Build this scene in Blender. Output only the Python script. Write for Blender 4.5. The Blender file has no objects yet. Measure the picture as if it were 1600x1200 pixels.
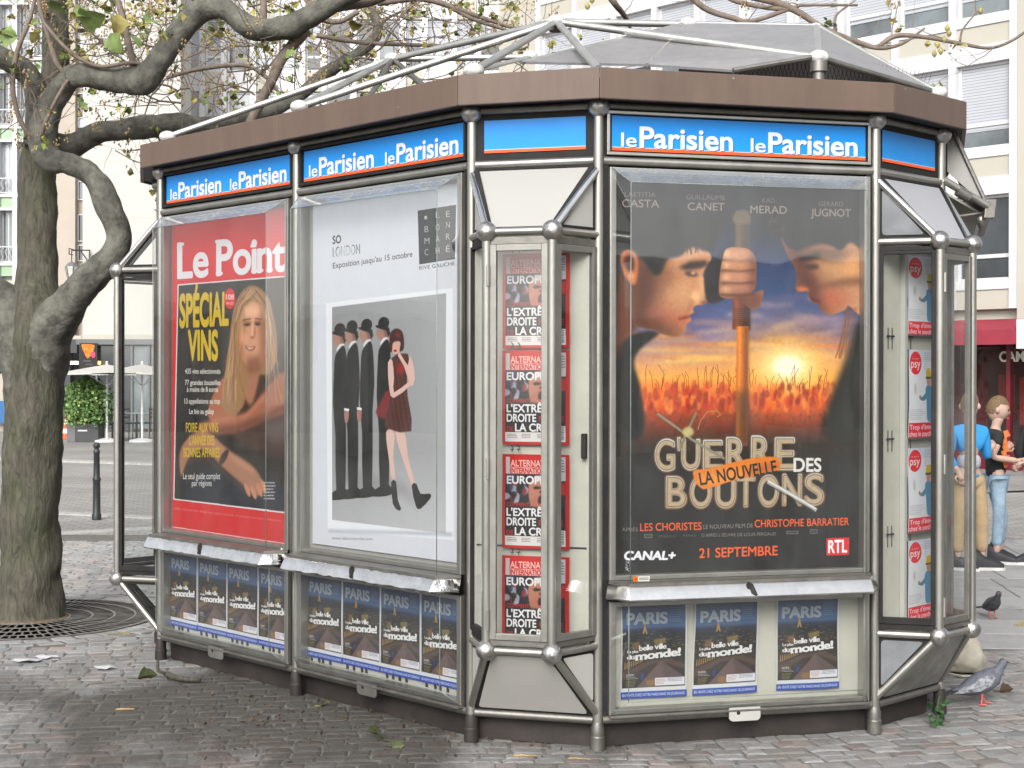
import bpy, bmesh, math, random
import numpy as np
from math import radians, sin, cos, pi, sqrt
from mathutils import Vector, Matrix, Quaternion, noise as mnoise

random.seed(7)
SC = bpy.context.scene
COL = SC.collection

# ------------------------------------------------------------------ camera
FPX = 2311.442; PITCH = radians(-0.19); ROLL = radians(-0.0844); CAMH = 1.65
cam_d = bpy.data.cameras.new('camera'); cam = bpy.data.objects.new('camera', cam_d); COL.objects.link(cam)
cam_d.sensor_width = 36; cam_d.lens = FPX / 1600 * 36; cam_d.clip_end = 500; cam_d.clip_start = 0.1
cam.location = (0, 0, CAMH)
cam.rotation_euler = (Matrix.Rotation(pi/2 + PITCH, 3, 'X') @ Matrix.Rotation(-ROLL, 3, 'Z')).to_euler()
SC.camera = cam
SC.render.resolution_x = 1024; SC.render.resolution_y = 768

# ------------------------------------------------------------------ world, sun, exposure
SUN_EL, SUN_AZ = radians(33), radians(193)
w = bpy.data.worlds.new('World'); SC.world = w; w.use_nodes = True
nt = w.node_tree; nt.nodes.clear()
sky = nt.nodes.new('ShaderNodeTexSky'); sky.sky_type = 'NISHITA'; sky.sun_disc = False
sky.sun_elevation = SUN_EL; sky.sun_rotation = SUN_AZ; sky.air_density = 1.0; sky.dust_density = 3.0; sky.ozone_density = 1.0
hs = nt.nodes.new('ShaderNodeHueSaturation'); hs.inputs['Saturation'].default_value = 0.16
bg = nt.nodes.new('ShaderNodeBackground'); bg.inputs['Strength'].default_value = 0.15
ow = nt.nodes.new('ShaderNodeOutputWorld')
nt.links.new(sky.outputs[0], hs.inputs['Color']); nt.links.new(hs.outputs[0], bg.inputs['Color']); nt.links.new(bg.outputs[0], ow.inputs['Surface'])
sd = bpy.data.lights.new('sun', 'SUN'); sd.energy = 1.45; sd.angle = radians(30); sd.color = (1, 0.97, 0.93)
sun = bpy.data.objects.new('sun', sd); COL.objects.link(sun)
# direction towards the sun (behind the camera, to its left)
SD = Vector((sin(SUN_AZ)*cos(SUN_EL), cos(SUN_AZ)*cos(SUN_EL), sin(SUN_EL)))
sun.rotation_euler = SD.to_track_quat('Z', 'Y').to_euler()
SC.view_settings.view_transform = 'Standard'; SC.view_settings.look = 'None'
SC.view_settings.gamma = 1; SC.view_settings.use_curve_mapping = False
SC.view_settings.exposure = 0.72
SC.cycles.max_bounces = 10; SC.cycles.transparent_max_bounces = 16
SC.cycles.glossy_bounces = 4; SC.cycles.diffuse_bounces = 3
SC.cycles.caustics_reflective = False; SC.cycles.caustics_refractive = False

# ------------------------------------------------------------------ camera geometry helper (where things stand)
_c, _s = cos(ROLL), sin(ROLL)
def PX(px, py, y):
    """the point of the place at depth y behind photograph pixel px,py"""
    a = px - 800; e = -(py - 600)
    u = (a*_c + e*_s)/FPX; v = (-a*_s + e*_c)/FPX
    ry = cos(PITCH) - v*sin(PITCH); rz = sin(PITCH) + v*cos(PITCH)
    return Vector((u*y/ry, y, CAMH + rz*y/ry))
def GR(px, py):
    a = PX(px, py, 1.0); k = CAMH/(CAMH - a.z); return Vector((a.x*k, k, 0))

# ------------------------------------------------------------------ kiosk plan
YAW = 14.0; BAY = 1.351; CHM = 0.5889
def ud(a): return Vector((cos(radians(a)), sin(radians(a)), 0))
N3 = Vector((0.383, 6.5763, 0)); N4 = N3 + ud(YAW)*BAY; N5 = N4 + ud(YAW+30)*CHM; N6 = N5 + ud(YAW+60)*BAY
N2 = N3 - ud(YAW-30)*CHM; N1 = N2 - ud(YAW-60)*BAY; N0 = N1 - ud(YAW-60)*BAY; NL = N0 - ud(YAW-90)*CHM
N7 = N6 + ud(YAW+90)*CHM; N8 = N7 + ud(YAW+120)*BAY; N9 = N8 + ud(YAW+120)*BAY; N10 = N9 + ud(YAW+150)*CHM
N11 = N10 + ud(YAW+180)*BAY; N12 = N11 + ud(YAW+210)*CHM
FACES = {'01': (N0, YAW-60, BAY), '12': (N1, YAW-60, BAY), '23': (N2, YAW-30, CHM), '34': (N3, YAW, BAY),
         '45': (N4, YAW+30, CHM), '56': (N5, YAW+60, BAY), '67': (N6, YAW+90, CHM), '78': (N7, YAW+120, BAY), '89': (N8, YAW+120, BAY),
         '9A': (N9, YAW+150, CHM), 'AB': (N10, YAW+180, BAY), 'BC': (N11, YAW+210, CHM), 'CL': (N12, YAW+240, BAY), 'L0': (NL, YAW-90, CHM)}
def FP(k, u, z, d=0.0):
    O, a, L = FACES[k]; t = ud(a); n = Vector((t.y, -t.x, 0)); p = O + t*u + n*d
    return Vector((p.x, p.y, z))
def FT(k): return ud(FACES[k][1])
def FN(k): t = FT(k); return Vector((t.y, -t.x, 0))

# ------------------------------------------------------------------ objects
def tag(o, label=None, cat=None, group=None, kind=None):
    if label: o['label'] = label
    if cat: o['category'] = cat
    if group: o['group'] = group
    if kind: o['kind'] = kind
    return o
WL = {}
def wloc(o): return WL[o.name] if o is not None else Vector((0, 0, 0))
def empty(name, loc, label=None, cat=None, group=None):
    o = bpy.data.objects.new(name, None); COL.objects.link(o); o.location = loc; o.empty_display_size = .1
    WL[o.name] = Vector(loc)
    return tag(o, label, cat, group)
def link(o, parent, at):
    COL.objects.link(o); WL[o.name] = Vector(at)
    if parent is not None: o.parent = parent
    o.location = Vector(at) - wloc(parent)
    return o
class MB:
    def __init__(s): s.v = []; s.f = []; s.tint = None
    def add(s, vs, fs):
        b = len(s.v); s.v += [tuple(v) for v in vs]; s.f += [tuple(i+b for i in f) for f in fs]; return s
    def box(s, c, X, Y, Z):
        """box by centre and three half-axis vectors"""
        c, X, Y, Z = map(Vector, (c, X, Y, Z))
        vs = [c+X*a+Y*b+Z*g for g in (-1, 1) for a, b in ((-1, -1), (1, -1), (1, 1), (-1, 1))]
        return s.add(vs, [(0, 3, 2, 1), (4, 5, 6, 7), (0, 1, 5, 4), (1, 2, 6, 5), (2, 3, 7, 6), (3, 0, 4, 7)])
    def abox(s, x0, x1, y0, y1, z0, z1):
        return s.box(((x0+x1)/2, (y0+y1)/2, (z0+z1)/2), ((x1-x0)/2, 0, 0), (0, (y1-y0)/2, 0), (0, 0, (z1-z0)/2))
    def fbox(s, k, u0, u1, z0, z1, d0, d1):
        return s.box(FP(k, (u0+u1)/2, (z0+z1)/2, (d0+d1)/2), FT(k)*((u1-u0)/2), -FN(k)*((d1-d0)/2), Vector((0, 0, (z1-z0)/2)))
    def tube(s, pts, r, n=12, cap=True, jit=0, seed=0, rn=None):
        pts = [Vector(p) for p in pts]; m = len(pts)
        rs = r if isinstance(r, (list, tuple)) else [r]*m
        b = len(s.v); prev = None; rd = random.Random(seed)
        for i, p in enumerate(pts):
            d = (pts[min(i+1, m-1)] - pts[max(i-1, 0)]).normalized()
            if prev is None:
                a = Vector((0, 0, 1)) if abs(d.z) < .9 else Vector((1, 0, 0))
                x = d.cross(a).normalized()
            else:
                x = (prev - d*prev.dot(d)).normalized()
            prev = x; y = d.cross(x)
            for j in range(n):
                t = 2*pi*j/n; rr = rs[i]
                if jit:
                    q = p + (x*cos(t)+y*sin(t))*rr
                    rr *= 1 + jit*mnoise.noise(Vector((q.x*7, q.y*7, q.z*3.5))) + jit*.6*mnoise.noise(Vector((q.x*22, q.y*22, q.z*9)))
                s.v.append(tuple(p + (x*cos(t)+y*sin(t))*rr))
        for i in range(m-1):
            for j in range(n):
                k = (j+1) % n
                s.f.append((b+i*n+j, b+i*n+k, b+(i+1)*n+k, b+(i+1)*n+j))
        if cap:
            s.f.append(tuple(b+j for j in reversed(range(n)))); s.f.append(tuple(b+(m-1)*n+j for j in range(n)))
        return s
    def lathe(s, c, prof, n=20, ax=(0, 0, 1), sx=1, sy=1):
        """prof: (radius, height) pairs along ax"""
        c = Vector(c); ax = Vector(ax).normalized(); q = Vector((0, 0, 1)).rotation_difference(ax); b = len(s.v); m = len(prof)
        for r, h in prof:
            for j in range(n):
                t = 2*pi*j/n; s.v.append(tuple(c + q @ Vector((r*cos(t)*sx, r*sin(t)*sy, h))))
        for i in range(m-1):
            for j in range(n):
                k = (j+1) % n; s.f.append((b+i*n+j, b+i*n+k, b+(i+1)*n+k, b+(i+1)*n+j))
        if prof[0][0] > 1e-5: s.f.append(tuple(b+j for j in reversed(range(n))))
        if prof[-1][0] > 1e-5: s.f.append(tuple(b+(m-1)*n+j for j in range(n)))
        return s
    def ball(s, c, r, n=20, m=12, sz=1.0, ax=(0, 0, 1)):
        return s.lathe(c, [(max(r*sin(pi*i/m), 1e-6), -r*cos(pi*i/m)*sz) for i in range(m+1)], n, ax)
    def prism(s, poly, off):
        """extrude a polygon (3-D points) by vector off"""
        n = len(poly); poly = [Vector(p) for p in poly]; off = Vector(off)
        vs = poly + [p+off for p in poly]
        return s.add(vs, [tuple(range(n)), tuple(reversed(range(n, 2*n)))] + [(i, n+i, n+(i+1) % n, (i+1) % n) for i in range(n)])
    def build(s, name, mat, parent=None, smooth=None, at=None, bevel=0, tint=None):
        me = bpy.data.meshes.new(name)
        V = np.array(s.v, dtype=float)
        if at is None:
            lo = V.min(0); hi = V.max(0); at = ((lo[0]+hi[0])/2, (lo[1]+hi[1])/2, lo[2])
        at = Vector(at)
        me.from_pydata((V-np.array(at)).tolist(), [], s.f)
        if bevel or smooth is None:
            bm = bmesh.new(); bm.from_mesh(me); bmesh.ops.recalc_face_normals(bm, faces=bm.faces); bm.to_mesh(me); bm.free()
        me.update()
        if mat is not None: me.materials.append(mat)
        if smooth:
            me.shade_smooth()
            if smooth is not True: me.set_sharp_from_angle(angle=radians(smooth))
        if tint is not None:
            a = me.color_attributes.new('tint', 'FLOAT_COLOR', 'POINT')
            arr = np.ones((len(V), 4), np.float32); arr[:, :3] = np.array(tint, np.float32).reshape(len(V), -1)
            a.data.foreach_set('color', arr.ravel())
        o = bpy.data.objects.new(name, me)
        link(o, parent, at)
        if bevel:
            mo = o.modifiers.new('bevel', 'BEVEL'); mo.width = bevel; mo.segments = 2; mo.limit_method = 'ANGLE'; mo.angle_limit = radians(40)
        return o
def copy_tree(o, at, parent=None, rz=0):
    c = o.copy(); COL.objects.link(c); c.parent = parent
    c.location = Vector(at)
    if rz: c.rotation_euler.z += rz
    WL[c.name] = Vector(at)
    for ch in list(o.children):
        k = ch.copy(); COL.objects.link(k); k.parent = c
        for g in list(ch.children):
            q = g.copy(); COL.objects.link(q); q.parent = k
    return c

# ------------------------------------------------------------------ materials
def _mat(name):
    m = bpy.data.materials.new(name); m.use_nodes = True; n = m.node_tree; n.nodes.clear()
    o = n.nodes.new('ShaderNodeOutputMaterial'); b = n.nodes.new('ShaderNodeBsdfPrincipled'); n.links.new(b.outputs[0], o.inputs[0])
    return m, n, b, o
def mat(name, col, rough=.6, metal=0, spec=.5, var=.15, scale=6, bump=0, bscale=40, col2=None, v2scale=None, stretch=(1, 1, 1), coat=0, rvar=.1, streak=0, specks=0):
    """principled with two scales of colour noise, roughness noise and bump, in object space"""
    m, n, b, o = _mat(name); L = n.links
    tc = n.nodes.new('ShaderNodeTexCoord'); mp = n.nodes.new('ShaderNodeMapping'); mp.inputs['Scale'].default_value = stretch
    geo = n.nodes.new('ShaderNodeNewGeometry'); L.new(geo.outputs['Position'], mp.inputs['Vector'])
    no = n.nodes.new('ShaderNodeTexNoise'); no.inputs['Scale'].default_value = scale; no.inputs['Detail'].default_value = 5; no.inputs['Roughness'].default_value = .65
    L.new(mp.outputs[0], no.inputs['Vector'])
    cr = n.nodes.new('ShaderNodeValToRGB'); c = Vector(col[:3])
    lo = c*(1-var); hi = Vector(col2[:3]) if col2 else c*(1+var)
    cr.color_ramp.elements[0].position = .32; cr.color_ramp.elements[1].position = .68
    cr.color_ramp.elements[0].color = (*lo, 1); cr.color_ramp.elements[1].color = (*hi, 1)
    L.new(no.outputs[0], cr.inputs[0]); out = cr.outputs[0]
    if streak:      # rain streaks running down
        m3 = n.nodes.new('ShaderNodeMapping'); m3.inputs['Scale'].default_value = (1, 1, .06); L.new(geo.outputs['Position'], m3.inputs['Vector'])
        n3 = n.nodes.new('ShaderNodeTexNoise'); n3.inputs['Scale'].default_value = 16; n3.inputs['Detail'].default_value = 6; n3.inputs['Roughness'].default_value = .7; L.new(m3.outputs[0], n3.inputs['Vector'])
        r3 = n.nodes.new('ShaderNodeMapRange'); r3.inputs['From Min'].default_value = .38; r3.inputs['From Max'].default_value = .66; r3.inputs['To Min'].default_value = 1-streak; r3.inputs['To Max'].default_value = 1+streak*.4; L.new(n3.outputs[0], r3.inputs[0])
        x3 = n.nodes.new('ShaderNodeVectorMath'); x3.operation = 'SCALE'; L.new(out, x3.inputs[0]); L.new(r3.outputs[0], x3.inputs['Scale']); out = x3.outputs[0]
    if specks:      # pale specks of dried bird dirt and dust
        v4 = n.nodes.new('ShaderNodeTexVoronoi'); v4.inputs['Scale'].default_value = 9; L.new(geo.outputs['Position'], v4.inputs['Vector'])
        r4 = n.nodes.new('ShaderNodeMapRange'); r4.inputs['From Min'].default_value = .035; r4.inputs['From Max'].default_value = .06; r4.inputs['To Min'].default_value = specks; r4.inputs['To Max'].default_value = 0; L.new(v4.outputs['Distance'], r4.inputs[0])
        x4 = n.nodes.new('ShaderNodeMix'); x4.data_type = 'RGBA'; L.new(r4.outputs[0], x4.inputs[0]); L.new(out, x4.inputs[6]); x4.inputs[7].default_value = (.5, .5, .47, 1); out = x4.outputs[2]
    L.new(out, b.inputs['Base Color'])
    mr = n.nodes.new('ShaderNodeMapRange'); mr.inputs['To Min'].default_value = max(0, rough-rvar); mr.inputs['To Max'].default_value = min(1, rough+rvar)
    L.new(no.outputs[0], mr.inputs[0]); L.new(mr.outputs[0], b.inputs['Roughness'])
    b.inputs['Metallic'].default_value = metal; b.inputs['Specular IOR Level'].default_value = spec
    b.inputs['Coat Weight'].default_value = coat
    if bump:
        n2 = n.nodes.new('ShaderNodeTexNoise'); n2.inputs['Scale'].default_value = bscale; n2.inputs['Detail'].default_value = 4
        L.new(mp.outputs[0], n2.inputs['Vector'])
        bp = n.nodes.new('ShaderNodeBump'); bp.inputs['Strength'].default_value = bump; bp.inputs['Distance'].default_value = .01
        L.new(n2.outputs[0], bp.inputs['Height']); L.new(bp.outputs[0], b.inputs['Normal'])
    return m
def glassmat(name, tintc=(.9, .93, .92), ior=1.5, boost=1.0, rough=.02, dirt=.06, dirtcol=(.5, .52, .5), vr=1.0):
    m, n, b, o = _mat(name); L = n.links; n.nodes.remove(b)
    tr = n.nodes.new('ShaderNodeBsdfTransparent'); tr.inputs[0].default_value = (*tintc, 1)
    gl = n.nodes.new('ShaderNodeBsdfGlossy'); gl.inputs['Roughness'].default_value = rough
    # two-sided Schlick reflectance (a single sheet has no inside)
    ge = n.nodes.new('ShaderNodeNewGeometry'); dt = n.nodes.new('ShaderNodeVectorMath'); dt.operation = 'DOT_PRODUCT'; L.new(ge.outputs['Normal'], dt.inputs[0]); L.new(ge.outputs['Incoming'], dt.inputs[1])
    def mth(op, a, b_=None, v=None):
        q = n.nodes.new('ShaderNodeMath'); q.operation = op; L.new(a, q.inputs[0])
        if b_ is not None: L.new(b_, q.inputs[1])
        elif v is not None: q.inputs[1].default_value = v
        return q
    ab = mth('ABSOLUTE', dt.outputs['Value']); om = n.nodes.new('ShaderNodeMath'); om.operation = 'SUBTRACT'; om.inputs[0].default_value = 1; L.new(ab.outputs[0], om.inputs[1])
    p5 = mth('POWER', om.outputs[0], v=5); f0 = 2*((ior-1)/(ior+1))**2*boost/1.1; m1 = mth('MULTIPLY', p5.outputs[0], v=1-f0); mu = mth('ADD', m1.outputs[0], v=f0); mu.use_clamp = True
    mx = n.nodes.new('ShaderNodeMixShader'); L.new(mu.outputs[0], mx.inputs[0]); L.new(tr.outputs[0], mx.inputs[1]); L.new(gl.outputs[0], mx.inputs[2])
    df = n.nodes.new('ShaderNodeBsdfDiffuse'); df.inputs[0].default_value = (*dirtcol, 1)
    geo = n.nodes.new('ShaderNodeNewGeometry'); mp = n.nodes.new('ShaderNodeMapping'); mp.inputs['Scale'].default_value = (1, 1, .35); L.new(geo.outputs['Position'], mp.inputs['Vector'])
    no = n.nodes.new('ShaderNodeTexNoise'); no.inputs['Scale'].default_value = 5; no.inputs['Detail'].default_value = 8; no.inputs['Roughness'].default_value = .7
    L.new(mp.outputs[0], no.inputs['Vector'])
    mr = n.nodes.new('ShaderNodeMapRange'); mr.inputs['From Min'].default_value = .35; mr.inputs['From Max'].default_value = .75; mr.inputs['To Min'].default_value = dirt*(1-.75*vr); mr.inputs['To Max'].default_value = dirt*(1+.8*vr)
    L.new(no.outputs[0], mr.inputs[0])
    m2 = n.nodes.new('ShaderNodeMixShader'); L.new(mr.outputs[0], m2.inputs[0]); L.new(mx.outputs[0], m2.inputs[1]); L.new(df.outputs[0], m2.inputs[2])
    # slight waviness
    n2 = n.nodes.new('ShaderNodeTexNoise'); n2.inputs['Scale'].default_value = 2.2; n2.inputs['Detail'].default_value = 1; L.new(geo.outputs['Position'], n2.inputs['Vector'])
    bp = n.nodes.new('ShaderNodeBump'); bp.inputs['Strength'].default_value = .25; bp.inputs['Distance'].default_value = .01; L.new(n2.outputs[0], bp.inputs['Height'])
    L.new(bp.outputs[0], gl.inputs['Normal'])
    L.new(m2.outputs[0], o.inputs[0]); return m
def emit(name, col, st):
    m, n, b, o = _mat(name); b.inputs['Base Color'].default_value = (*col, 1); b.inputs['Emission Color'].default_value = (*col, 1); b.inputs['Emission Strength'].default_value = st; return m
M = {}
M['steel'] = mat('brushed_steel', (.43, .42, .385), .42, .92, var=.1, scale=9, bump=.06, bscale=120, stretch=(1, 1, .4), rvar=.1)
M['steel_dull'] = mat('dull_steel', (.25, .24, .22), .5, .85, var=.18, scale=12, bump=.1, bscale=90, rvar=.12)
M['ball'] = mat('cast_joint_metal', (.5, .49, .47), .38, 1, var=.35, scale=30, bump=.35, bscale=60)
M['chrome'] = mat('crumpled_foil_steel', (.85, .85, .84), .12, 1, var=.08, scale=12, bump=.9, bscale=14, stretch=(1, 1, .6), rvar=.06)
M['bright'] = mat('bright_steel', (.86, .86, .85), .22, 1, var=.06, scale=12, bump=.05, bscale=30, rvar=.05)
M['black'] = mat('black_rubber_gasket', (.022, .021, .02), .65, 0, .25, var=.4, scale=10, bump=.1, rvar=.1)
M['brown'] = mat('brown_painted_metal', (.140, .092, .070), .5, 0, var=.12, scale=5, bump=.06, bscale=70, stretch=(1, 1, .35), col2=(.152, .102, .078), streak=.08, specks=.5)
M['skirt'] = mat('grimy_brown_skirt', (.033, .026, .023), .6, 0, var=.35, scale=5, bump=.15, bscale=50)
M['white'] = mat('off_white_enamel', (.46, .45, .42), .42, 0, var=.05, scale=4, bump=.05, bscale=30)
M['cream'] = mat('cream_backboard', (.50, .49, .42), .55, 0, var=.09, scale=4, bump=.05)
M['greypanel'] = mat('grey_roof_panel', (.25, .245, .25), .45, 0, streak=.12, specks=.5, var=.1, scale=2.5, bump=.05, bscale=12)
M['greyfab'] = mat('grey_awning_cloth', (.36, .35, .33), .8, 0, var=.08)
M['glass'] = glassmat('display_glass', (.975, .985, .98), 1.5, 1.75, dirt=.04)
M['glass_top'] = glassmat('dusty_top_glass', (.7, .73, .74), 1.5, 1.3, dirt=.28, dirtcol=(.6, .63, .66), vr=.3)
M['glass_clear'] = glassmat('door_glass', (.975, .99, .985), 1.5, 1.1, dirt=.02)
def translucent(name, col, k=.5):
    m, n, b, o = _mat(name); b.inputs['Base Color'].default_value = (*col, 1); b.inputs['Roughness'].default_value = .4
    t = n.nodes.new('ShaderNodeBsdfTranslucent'); t.inputs[0].default_value = (*col, 1); x = n.nodes.new('ShaderNodeMixShader'); x.inputs[0].default_value = k
    n.links.new(b.outputs[0], x.inputs[1]); n.links.new(t.outputs[0], x.inputs[2]); n.links.new(x.outputs[0], o.inputs[0]); return m
M['opal'] = translucent('opal_plastic_panel', (.78, .77, .73), .5)
M['dark'] = mat('dark_interior', (.02, .02, .02), .7, 0)
M['edge'] = mat('acrylic_edge', (.22, .26, .24), .3, 0, var=.2, scale=30)
M['wire'] = mat('dark_wire', (.05, .05, .05), .5, .6)

# ------------------------------------------------------------------ flat print: sheets are drawn by code into generated images
def cover(W, H, loops, SS=3):
    """anti-aliased coverage of closed directed loops (non-zero winding)"""
    acc = np.zeros((H*SS, W+2), np.float32); P0 = []; P1 = []
    for l in loops:
        a = np.asarray(l, float); P0.append(a); P1.append(np.roll(a, -1, 0))
    return cover_edges(W, H, np.concatenate(P0), np.concatenate(P1), SS)
def cover_edges(W, H, a, b, SS=3):
    acc = np.zeros((H*SS, W+2), np.float32)
    y0 = a[:, 1]*SS; y1 = b[:, 1]*SS; dr = np.where(y1 > y0, 1.0, -1.0)
    lo = np.minimum(y0, y1); hi = np.maximum(y0, y1)
    r0 = np.clip(np.ceil(lo-.5), 0, H*SS).astype(int); r1 = np.clip(np.ceil(hi-.5), 0, H*SS).astype(int)
    n = np.maximum(r1-r0, 0); idx = np.repeat(np.arange(len(n)), n)
    if len(idx) == 0: return np.zeros((H, W), np.float32)
    st = np.repeat(np.cumsum(n)-n, n); rows = np.arange(len(idx))-st+r0[idx]
    t = (rows+.5-y0[idx])/(y1[idx]-y0[idx]); x = np.clip(a[idx, 0]+t*(b[idx, 0]-a[idx, 0]), 0, W)
    ix = np.floor(x).astype(int); fr = x-ix
    np.add.at(acc, (rows, ix), dr[idx]*(1-fr)); np.add.at(acc, (rows, ix+1), dr[idx]*fr)
    c = np.clip(np.abs(np.cumsum(acc, 1)), 0, 1)[:, :W]
    return c.reshape(H, SS, W).mean(1)
def boxmask(W, H, a, b, SS, blur):
    """mask cropped to the shape's own bounds: (x0, y0, mask)"""
    p = int(2*blur+2); mn = np.minimum(a.min(0), b.min(0)); mx = np.maximum(a.max(0), b.max(0))
    x0 = int(max(0, mn[0]-p)); y0 = int(max(0, mn[1]-p)); x1 = int(min(W, mx[0]+p+1)); y1 = int(min(H, mx[1]+p+1))
    if x1 <= x0 or y1 <= y0: return None
    o = np.array([x0, y0]); m = cover_edges(x1-x0, y1-y0, a-o, b-o, SS)
    return (x0, y0, boxblur(m, blur) if blur else m)
def boxblur(a, r):
    r = int(round(r))
    if r < 1: return a
    for ax in (0, 1):
        for _ in range(2):
            p = np.pad(a, [(r+1, r) if i == ax else (0, 0) for i in range(2)], mode='edge')
            c = np.cumsum(p, ax)
            if ax == 0: a = (c[2*r+1:]-c[:-2*r-1])/(2*r+1)
            else: a = (c[:, 2*r+1:]-c[:, :-2*r-1])/(2*r+1)
    return a
def smoothloop(pts, k=6):
    p = np.asarray(pts, float); n = len(p); out = []
    for i in range(n):
        a, b, c, d = p[i-1], p[i], p[(i+1) % n], p[(i+2) % n]
        for j in range(k):
            t = j/k
            out.append(.5*((2*b)+(-a+c)*t+(2*a-5*b+4*c-d)*t*t+(-a+3*b-3*c+d)*t**3))
    return np.array(out)
def ell(cx, cy, rx, ry, rot=0, n=40):
    t = np.linspace(0, 2*pi, n, endpoint=False); c, s = cos(rot), sin(rot)
    x = rx*np.cos(t); y = ry*np.sin(t)
    return np.stack([cx+x*c-y*s, cy+x*s+y*c], 1)
def rect(x0, y0, x1, y1): return np.array([(x0, y0), (x1, y0), (x1, y1), (x0, y1)], float)
def homog(src, dst):
    A = []; B = []
    for (x, y), (X, Y) in zip(src, dst):
        A.append([x, y, 1, 0, 0, 0, -X*x, -X*y]); B.append(X)
        A.append([0, 0, 0, x, y, 1, -Y*x, -Y*y]); B.append(Y)
    h = np.linalg.solve(np.array(A, float), np.array(B, float)); return np.append(h, 1).reshape(3, 3)
_gc = {}
def glyphs(s, bold):
    """triangle edges of a string in the built-in typeface (a, b)"""
    key = (s, bold)
    if key in _gc: return _gc[key]
    cu = bpy.data.curves.new('t', 'FONT'); cu.body = s; cu.size = 1; cu.resolution_u = 8
    ob = bpy.data.objects.new('t', cu); me = ob.to_mesh(); A = []; B = []
    if len(me.vertices):
        me.calc_loop_triangles(); V = np.zeros(len(me.vertices)*3); me.vertices.foreach_get('co', V); V = V.reshape(-1, 3)[:, :2]
        T = np.zeros(len(me.loop_triangles)*3, int); me.loop_triangles.foreach_get('vertices', T); T = T.reshape(-1, 3)
        t = V[T]; ar = (t[:, 1, 0]-t[:, 0, 0])*(t[:, 2, 1]-t[:, 0, 1])-(t[:, 1, 1]-t[:, 0, 1])*(t[:, 2, 0]-t[:, 0, 0]); t[ar < 0] = t[ar < 0][:, ::-1]
        A = t.reshape(-1, 2); B = np.roll(t, -1, 1).reshape(-1, 2)
    r = (A, B) if len(A) else (np.zeros((0, 2)), np.zeros((0, 2)))
    ob.to_mesh_clear(); bpy.data.objects.remove(ob); bpy.data.curves.remove(cu)
    _gc[key] = r; return r
CAPH = 0.70
def boldmask(s, a, b, f, bold, blur=0):
    """union of shifted copies of the lettering, which widens every stroke by bold"""
    n = 0 if bold <= .002 else (8 if bold < .025 else 14)
    offs = [np.zeros(2)]+[np.array([cos(q*2*pi/n), sin(q*2*pi/n)])*bold for q in range(n)]
    M_ = [(f(a+o), f(b+o)) for o in offs]
    al = np.concatenate([p for p, _ in M_]); mn = al.min(0)-2*blur-3; mx = al.max(0)+2*blur+4
    x0, y0 = int(max(0, mn[0])), int(max(0, mn[1])); x1, y1 = int(min(s.W, mx[0])), int(min(s.H, mx[1]))
    if x1 <= x0 or y1 <= y0: return None
    o = np.array([x0, y0]); m = None
    for p, q in M_:
        k = cover_edges(x1-x0, y1-y0, p-o, q-o, 3); m = k if m is None else np.maximum(m, k)
    return (x0, y0, boxblur(m, blur) if blur else m)
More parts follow.
